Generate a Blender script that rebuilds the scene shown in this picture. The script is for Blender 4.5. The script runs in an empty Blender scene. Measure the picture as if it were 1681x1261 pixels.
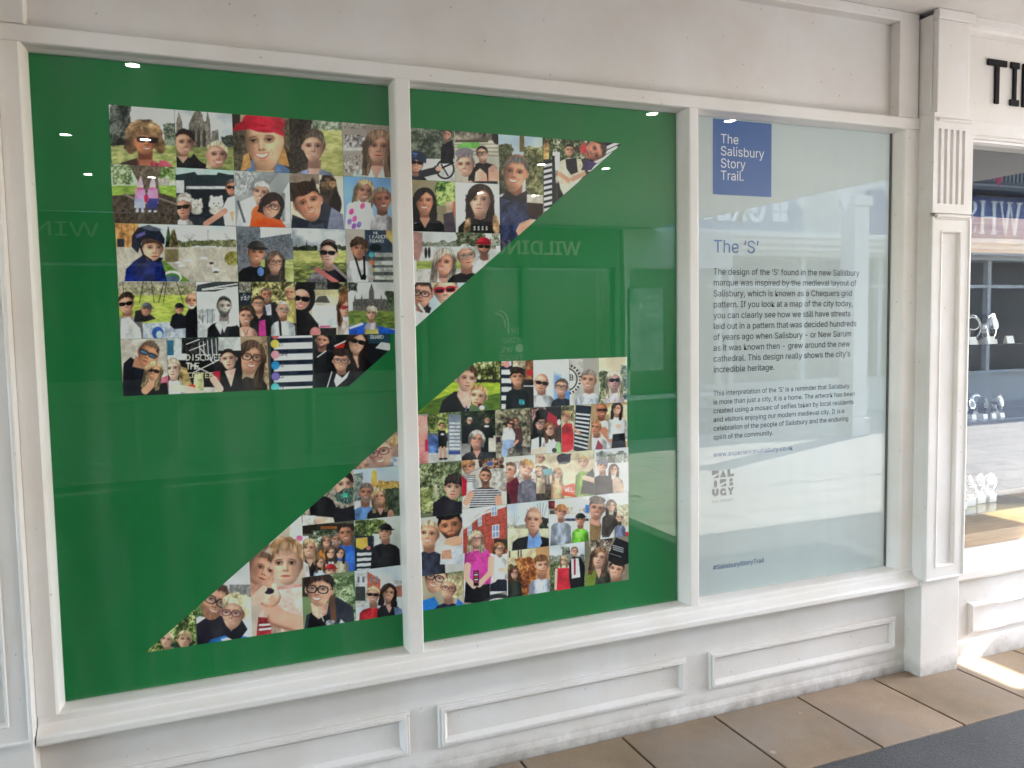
import bpy, bmesh, math, random
import numpy as np
from mathutils import Matrix, Vector

S = bpy.context.scene
COL = S.collection
rad = math.radians

# ------------------------------------------------------------------ camera
cam_d = bpy.data.cameras.new("camera")
cam = bpy.data.objects.new("camera", cam_d)
COL.objects.link(cam)
S.camera = cam
cam_d.sensor_width = 36.0
cam_d.lens = 1348.0 / 1681.0 * 36.0
cam_d.clip_start = 0.05
cam_d.clip_end = 600.0
rgt = Vector((0.92645, -0.376016, -0.017379))
upv = Vector((0.042643, 0.05897, 0.997349))
fwd = Vector((0.373994, 0.924735, -0.070667))
cam.matrix_world = Matrix(((rgt.x, upv.x, -fwd.x, 0.0), (rgt.y, upv.y, -fwd.y, -2.68524),
                           (rgt.z, upv.z, -fwd.z, 1.6), (0, 0, 0, 1)))

# ------------------------------------------------------------------ light
SUN_TRAVEL = Vector((-1.0, 0.40, -1.0)).normalized()
S.view_settings.view_transform = 'Standard'
S.view_settings.look = 'None'
S.view_settings.gamma = 1.0
S.view_settings.exposure = 4.2
wd = bpy.data.worlds.new("World")
S.world = wd
wd.use_nodes = True
wn = wd.node_tree.nodes
sky = wn.new('ShaderNodeTexSky')
sky.sky_type = 'NISHITA'
sky.sun_disc = False
sky.sun_elevation = math.asin(-SUN_TRAVEL.z)
sky.sun_rotation = math.atan2(-SUN_TRAVEL.x, -SUN_TRAVEL.y)
bg = wn['Background']
wd.node_tree.links.new(sky.outputs[0], bg.inputs[0])
bg.inputs[1].default_value = 0.15
sun_d = bpy.data.lights.new("sun", 'SUN')
sun_d.energy = 2.0
sun_d.angle = rad(0.5)
sun_d.color = (1.0, 0.95, 0.87)
sun = bpy.data.objects.new("sun", sun_d)
sun.rotation_euler = SUN_TRAVEL.to_track_quat('-Z', 'Y').to_euler()
sun.location = (9, -3, 9)
COL.objects.link(sun)
S.cycles.use_denoising = True
S.cycles.max_bounces = 12
S.cycles.diffuse_bounces = 6
S.cycles.glossy_bounces = 4
S.cycles.transparent_max_bounces = 16
S.cycles.sample_clamp_indirect = 4.0
S.cycles.use_adaptive_sampling = False
S.cycles.caustics_reflective = False
S.cycles.caustics_refractive = False
S.cycles.use_guiding = True
S.cycles.use_surface_guiding = True
S.cycles.use_volume_guiding = False
S.cycles.guiding_training_samples = 64

# ------------------------------------------------------------------ materials
def lin(c):
    c = np.asarray(c, dtype=float) / 255.0
    return np.where(c <= 0.04045, c / 12.92, ((c + 0.055) / 1.055) ** 2.4)

class Mat:
    def __init__(self, name):
        self.m = bpy.data.materials.new(name)
        self.m.use_nodes = True
        self.t = self.m.node_tree
        self.n = self.t.nodes
        self.b = self.n['Principled BSDF']
    def node(self, ty, **kw):
        nd = self.n.new(ty)
        for k, v in kw.items():
            setattr(nd, k, v)
        return nd
    def link(self, a, b):
        self.t.links.new(a, b)
    def coords(self):
        g = self.node('ShaderNodeNewGeometry')
        return g.outputs['Position']
    def noise(self, scale, detail=4.0, rough=0.55, vec=None):
        nd = self.node('ShaderNodeTexNoise')
        nd.inputs['Scale'].default_value = scale
        nd.inputs['Detail'].default_value = detail
        nd.inputs['Roughness'].default_value = rough
        self.link(vec if vec is not None else self.coords(), nd.inputs['Vector'])
        return nd.outputs['Fac']
    def ramp(self, fac, stops):
        r = self.node('ShaderNodeValToRGB')
        e = r.color_ramp.elements
        while len(e) < len(stops):
            e.new(0.5)
        for i, (p, c) in enumerate(stops):
            e[i].position = p
            e[i].color = (*c, 1.0) if len(c) == 3 else c
        self.link(fac, r.inputs[0])
        return r.outputs[0]
    def mix(self, fac, a, b, mode='MIX'):
        mx = self.node('ShaderNodeMix', data_type='RGBA', blend_type=mode)
        for sock, v in ((mx.inputs[0], fac), (mx.inputs[6], a), (mx.inputs[7], b)):
            if hasattr(v, 'links'):
                self.link(v, sock)
            elif isinstance(v, (int, float)):
                sock.default_value = v
            else:
                sock.default_value = (*v, 1.0)
        return mx.outputs[2]
    def bump(self, fac, strength, dist=0.002):
        b = self.node('ShaderNodeBump')
        b.inputs['Strength'].default_value = strength
        b.inputs['Distance'].default_value = dist
        self.link(fac, b.inputs['Height'])
        self.link(b.outputs[0], self.b.inputs['Normal'])
    def base(self, c):
        if hasattr(c, 'links'):
            self.link(c, self.b.inputs['Base Color'])
        else:
            self.b.inputs['Base Color'].default_value = (*c, 1.0)
        return self

def paint_mat(name, col, dirt=0.5, rough=0.42, speck=True, scale=1.0, grime=False):
    """old brushed gloss paint: faint blotches, runs, dark specks and chips"""
    M = Mat(name)
    pos = M.coords()
    big = M.noise(2.3 * scale, 5, 0.6, pos)
    mp = M.node('ShaderNodeMapping')
    mp.inputs['Scale'].default_value = (9, 9, 1.6)
    M.link(pos, mp.inputs['Vector'])
    runs = M.noise(1.6 * scale, 4, 0.6, mp.outputs[0])
    d = tuple(c * (1 - 0.16 * dirt) * k for c, k in zip(col, (0.99, 0.96, 0.91)))
    c1 = M.ramp(big, [(0.33, d), (0.62, col)])
    d2 = tuple(c * (1 - 0.10 * dirt) * k for c, k in zip(col, (1.0, 0.97, 0.92)))
    c2 = M.mix(M.ramp(runs, [(0.52, (0, 0, 0)), (0.75, (0.6, 0.6, 0.6))]), c1, d2)
    if speck:
        v = M.node('ShaderNodeTexVoronoi')
        v.inputs['Scale'].default_value = 19.0
        M.link(pos, v.inputs['Vector'])
        sp = M.ramp(v.outputs['Distance'], [(0.035, (1, 1, 1)), (0.085, (0, 0, 0))])
        keep = M.ramp(M.noise(5.0, 3, 0.6, pos), [(0.47, (0, 0, 0)), (0.53, (1, 1, 1))])
        k = M.mix(1.0, sp, keep, 'MULTIPLY')
        k2 = M.mix(1.0, k, (0.55, 0.55, 0.55), 'MULTIPLY')
        c2 = M.mix(k2, c2, (0.16, 0.13, 0.11))
        fine = M.ramp(M.noise(46, 5, 0.7, pos), [(0.685, (0, 0, 0)), (0.76, (0.45, 0.45, 0.45))])
        c2 = M.mix(fine, c2, (0.27, 0.24, 0.21))
    if grime:                       # splashed street dirt low on the woodwork
        sep = M.node('ShaderNodeSeparateXYZ')
        M.link(pos, sep.inputs[0])
        low = M.node('ShaderNodeMapRange')
        low.inputs['From Min'].default_value = 0.13
        low.inputs['From Max'].default_value = 0.0
        M.link(sep.outputs['Z'], low.inputs['Value'])
        add = M.node('ShaderNodeMath', operation='MULTIPLY')
        M.link(low.outputs[0], add.inputs[0])
        M.link(M.noise(11, 6, 0.7, pos), add.inputs[1])
        g = M.ramp(add.outputs[0], [(0.20, (0, 0, 0)), (0.62, (0.85, 0.85, 0.85))])
        c2 = M.mix(g, c2, (0.21, 0.18, 0.15))
    M.base(c2)
    M.b.inputs['Roughness'].default_value = rough
    M.b.inputs['Specular IOR Level'].default_value = 0.35
    n1 = M.noise(28, 4, 0.6, pos)
    M.bump(n1, 0.25, 0.003)
    return M.m

def plain_mat(name, col, rough=0.5, metal=0.0, var=0.12, scale=8.0, spec=0.4):
    M = Mat(name)
    a = tuple(c * (1 - var) for c in col)
    b = tuple(min(1, c * (1 + var)) for c in col)
    M.base(M.ramp(M.noise(scale, 4), [(0.3, a), (0.7, b)]))
    M.b.inputs['Roughness'].default_value = rough
    M.b.inputs['Metallic'].default_value = metal
    M.b.inputs['Specular IOR Level'].default_value = spec
    return M.m

def glass_mat(name, tint=(1, 1, 1), gain=1.0, dust=False):
    M = Mat(name)
    M.n.remove(M.b)
    out = M.n['Material Output']
    geo = M.node('ShaderNodeNewGeometry')
    ior = M.node('ShaderNodeMapRange')
    ior.inputs['To Min'].default_value = 1.52
    ior.inputs['To Max'].default_value = 1 / 1.52
    M.link(geo.outputs['Backfacing'], ior.inputs['Value'])
    fr = M.node('ShaderNodeFresnel')
    M.link(ior.outputs[0], fr.inputs['IOR'])
    mul = M.node('ShaderNodeMath', operation='MULTIPLY')
    mul.inputs[1].default_value = gain
    M.link(fr.outputs[0], mul.inputs[0])
    tr = M.node('ShaderNodeBsdfTransparent')
    tr.inputs[0].default_value = (*tint, 1)
    gl = M.node('ShaderNodeBsdfGlossy')
    gl.inputs['Roughness'].default_value = 0.0
    mx = M.node('ShaderNodeMixShader')
    M.link(mul.outputs[0], mx.inputs[0])
    M.link(tr.outputs[0], mx.inputs[1])
    M.link(gl.outputs[0], mx.inputs[2])
    if dust:                       # faint wiped smears and settled dust
        pos = M.coords()
        mp = M.node('ShaderNodeMapping')
        mp.inputs['Rotation'].default_value = (0, 0.6, 0)
        mp.inputs['Scale'].default_value = (5.0, 1.0, 0.8)
        M.link(pos, mp.inputs['Vector'])
        sm = M.ramp(M.noise(1.5, 6, 0.65, mp.outputs[0]), [(0.45, (0, 0, 0)), (0.8, (0.030, 0.030, 0.030))])
        v = M.node('ShaderNodeTexVoronoi')
        v.inputs['Scale'].default_value = 30.0
        M.link(pos, v.inputs['Vector'])
        sp = M.ramp(v.outputs['Distance'], [(0.02, (0.10, 0.10, 0.10)), (0.05, (0, 0, 0))])
        fac = M.mix(1.0, sm, M.mix(M.ramp(M.noise(3.1, 3, 0.6, pos), [(0.55, (0, 0, 0)), (0.62, (1, 1, 1))]), (0, 0, 0), sp), 'ADD')
        df = M.node('ShaderNodeBsdfDiffuse')
        df.inputs[0].default_value = (0.7, 0.72, 0.72, 1)
        m2 = M.node('ShaderNodeMixShader')
        M.link(fac, m2.inputs[0])
        M.link(mx.outputs[0], m2.inputs[1])
        M.link(df.outputs[0], m2.inputs[2])
        mx = m2
    M.link(mx.outputs[0], out.inputs['Surface'])
    return M.m

def emit_mat(name, col, k):
    M = Mat(name)
    M.base((0.8, 0.8, 0.8))
    M.b.inputs['Emission Color'].default_value = (*col, 1)
    M.b.inputs['Emission Strength'].default_value = k
    return M.m

WHITE = (0.68, 0.652, 0.635)
m_paint = paint_mat("old white paint", WHITE)
m_frame = paint_mat("glossy white frame paint", (0.71, 0.685, 0.665), dirt=0.45, rough=0.36)
m_riser = paint_mat("scuffed white riser paint", (0.66, 0.635, 0.62), dirt=0.6, rough=0.5, grime=True)
m_ceiling = paint_mat("white ceiling paint", (0.70, 0.68, 0.66), dirt=0.5, rough=0.7, speck=False)
m_glass = glass_mat("window glass", (0.985, 0.995, 0.99), 0.68, True)
m_glass_clear = glass_mat("clear window glass", (0.985, 0.995, 0.99), 1.0)
m_black = plain_mat("black letter", (0.008, 0.008, 0.010), 0.7, spec=0.1)
m_photo = Mat("printed photograph")
at = m_photo.node('ShaderNodeAttribute', attribute_name="print")
m_photo.link(at.outputs['Color'], m_photo.b.inputs['Base Color'])
m_photo.b.inputs['Roughness'].default_value = 0.6
m_photo.b.inputs['Specular IOR Level'].default_value = 0.04
m_photo = m_photo.m

# ------------------------------------------------------------------ mesh helpers
class MB:
    def __init__(self):
        self.v = []
        self.f = []
    def add(self, vs, fs):
        o = len(self.v)
        self.v += [tuple(p) for p in vs]
        self.f += [tuple(i + o for i in f) for f in fs]
        return self
    def box(self, x0, x1, y0, y1, z0, z1):
        vs = [(x, y, z) for z in (z0, z1) for y in (y0, y1) for x in (x0, x1)]
        return self.add(vs, [(0, 2, 3, 1), (4, 5, 7, 6), (0, 1, 5, 4), (2, 6, 7, 3), (0, 4, 6, 2), (1, 3, 7, 5)])
    def prism(self, prof, a0, a1, axis):
        """closed profile of 2-D points swept straight along x ('x': points are y,z), or z ('z': points are x,y)"""
        n = len(prof)
        def P(p, a):
            return (a, p[0], p[1]) if axis == 'x' else ((p[0], p[1], a) if axis == 'z' else (p[0], a, p[1]))
        vs = [P(p, a0) for p in prof] + [P(p, a1) for p in prof]
        fs = [(i, (i + 1) % n, (i + 1) % n + n, i + n) for i in range(n)]
        fs += [tuple(range(n - 1, -1, -1)), tuple(range(n, 2 * n))]
        return self.add(vs, fs)
    def frame(self, x0, x1, z0, z1, prof, yb):
        """mitred picture-frame moulding; prof = (inset from outer edge, y) points, closed at the back plane yb"""
        pts = list(prof)
        pts = [(pts[0][0], yb)] + pts + [(pts[-1][0], yb)]
        rings = []
        for ins, y in pts:
            rings.append([(x0 + ins, y, z0 + ins), (x1 - ins, y, z0 + ins), (x1 - ins, y, z1 - ins), (x0 + ins, y, z1 - ins)])
        vs = [p for r in rings for p in r]
        fs = []
        for k in range(len(rings) - 1):
            for i in range(4):
                j = (i + 1) % 4
                fs.append((k * 4 + i, k * 4 + j, k * 4 + 4 + j, k * 4 + 4 + i))
        return self.add(vs, fs)
    def tube(self, path, r, seg=10, caps=True):
        path = [Vector(p) for p in path]
        rings = []
        for i, p in enumerate(path):
            d = (path[min(i + 1, len(path) - 1)] - path[max(i - 1, 0)]).normalized()
            a = d.cross(Vector((0, 0, 1)))
            if a.length < 1e-3:
                a = d.cross(Vector((1, 0, 0)))
            a.normalize()
            b = d.cross(a)
            rr = r[i] if isinstance(r, (list, tuple)) else r
            rings.append([p + a * (rr * math.cos(t)) + b * (rr * math.sin(t)) for t in [2 * math.pi * k / seg for k in range(seg)]])
        vs = [q for rg in rings for q in rg]
        fs = []
        for k in range(len(rings) - 1):
            for i in range(seg):
                j = (i + 1) % seg
                fs.append((k * seg + i, k * seg + j, (k + 1) * seg + j, (k + 1) * seg + i))
        if caps:
            fs += [tuple(range(seg - 1, -1, -1)), tuple(range((len(rings) - 1) * seg, len(rings) * seg))]
        return self.add(vs, fs)
    def build(self, name, mat, parent=None, bevel=0.0, smooth=False):
        me = bpy.data.meshes.new(name)
        me.from_pydata(self.v, [], self.f)
        bm = bmesh.new()
        bm.from_mesh(me)
        bmesh.ops.recalc_face_normals(bm, faces=bm.faces)
        bm.to_mesh(me)
        bm.free()
        me.materials.append(mat)
        if smooth:
            me.polygons.foreach_set('use_smooth', [True] * len(me.polygons))
        o = bpy.data.objects.new(name, me)
        COL.objects.link(o)
        if bevel:
            md = o.modifiers.new("edge", 'BEVEL')
            md.width = bevel
            md.segments = 2
            md.limit_method = 'ANGLE'
            md.angle_limit = rad(35)
        if parent is not None:
            o.parent = parent
            o.matrix_parent_inverse = Matrix.Translation(-parent.location)
        return o

def tag(o, label=None, cat=None, group=None, kind=None):
    for k, v in (('label', label), ('category', cat), ('group', group), ('kind', kind)):
        if v:
            o[k] = v
    return o

def thing(name, label, cat, loc=(0, 0, 0), group=None):
    o = bpy.data.objects.new(name, None)
    o.empty_display_size = 0.1
    o.location = loc
    COL.objects.link(o)
    return tag(o, label, cat, group)

def copy_tree(o, parent=None):
    c = o.copy()
    COL.objects.link(c)
    if parent is not None:
        c.parent = parent
        c.matrix_parent_inverse = o.matrix_parent_inverse.copy()
    for ch in list(o.children):
        copy_tree(ch, c)
    return c

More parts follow.
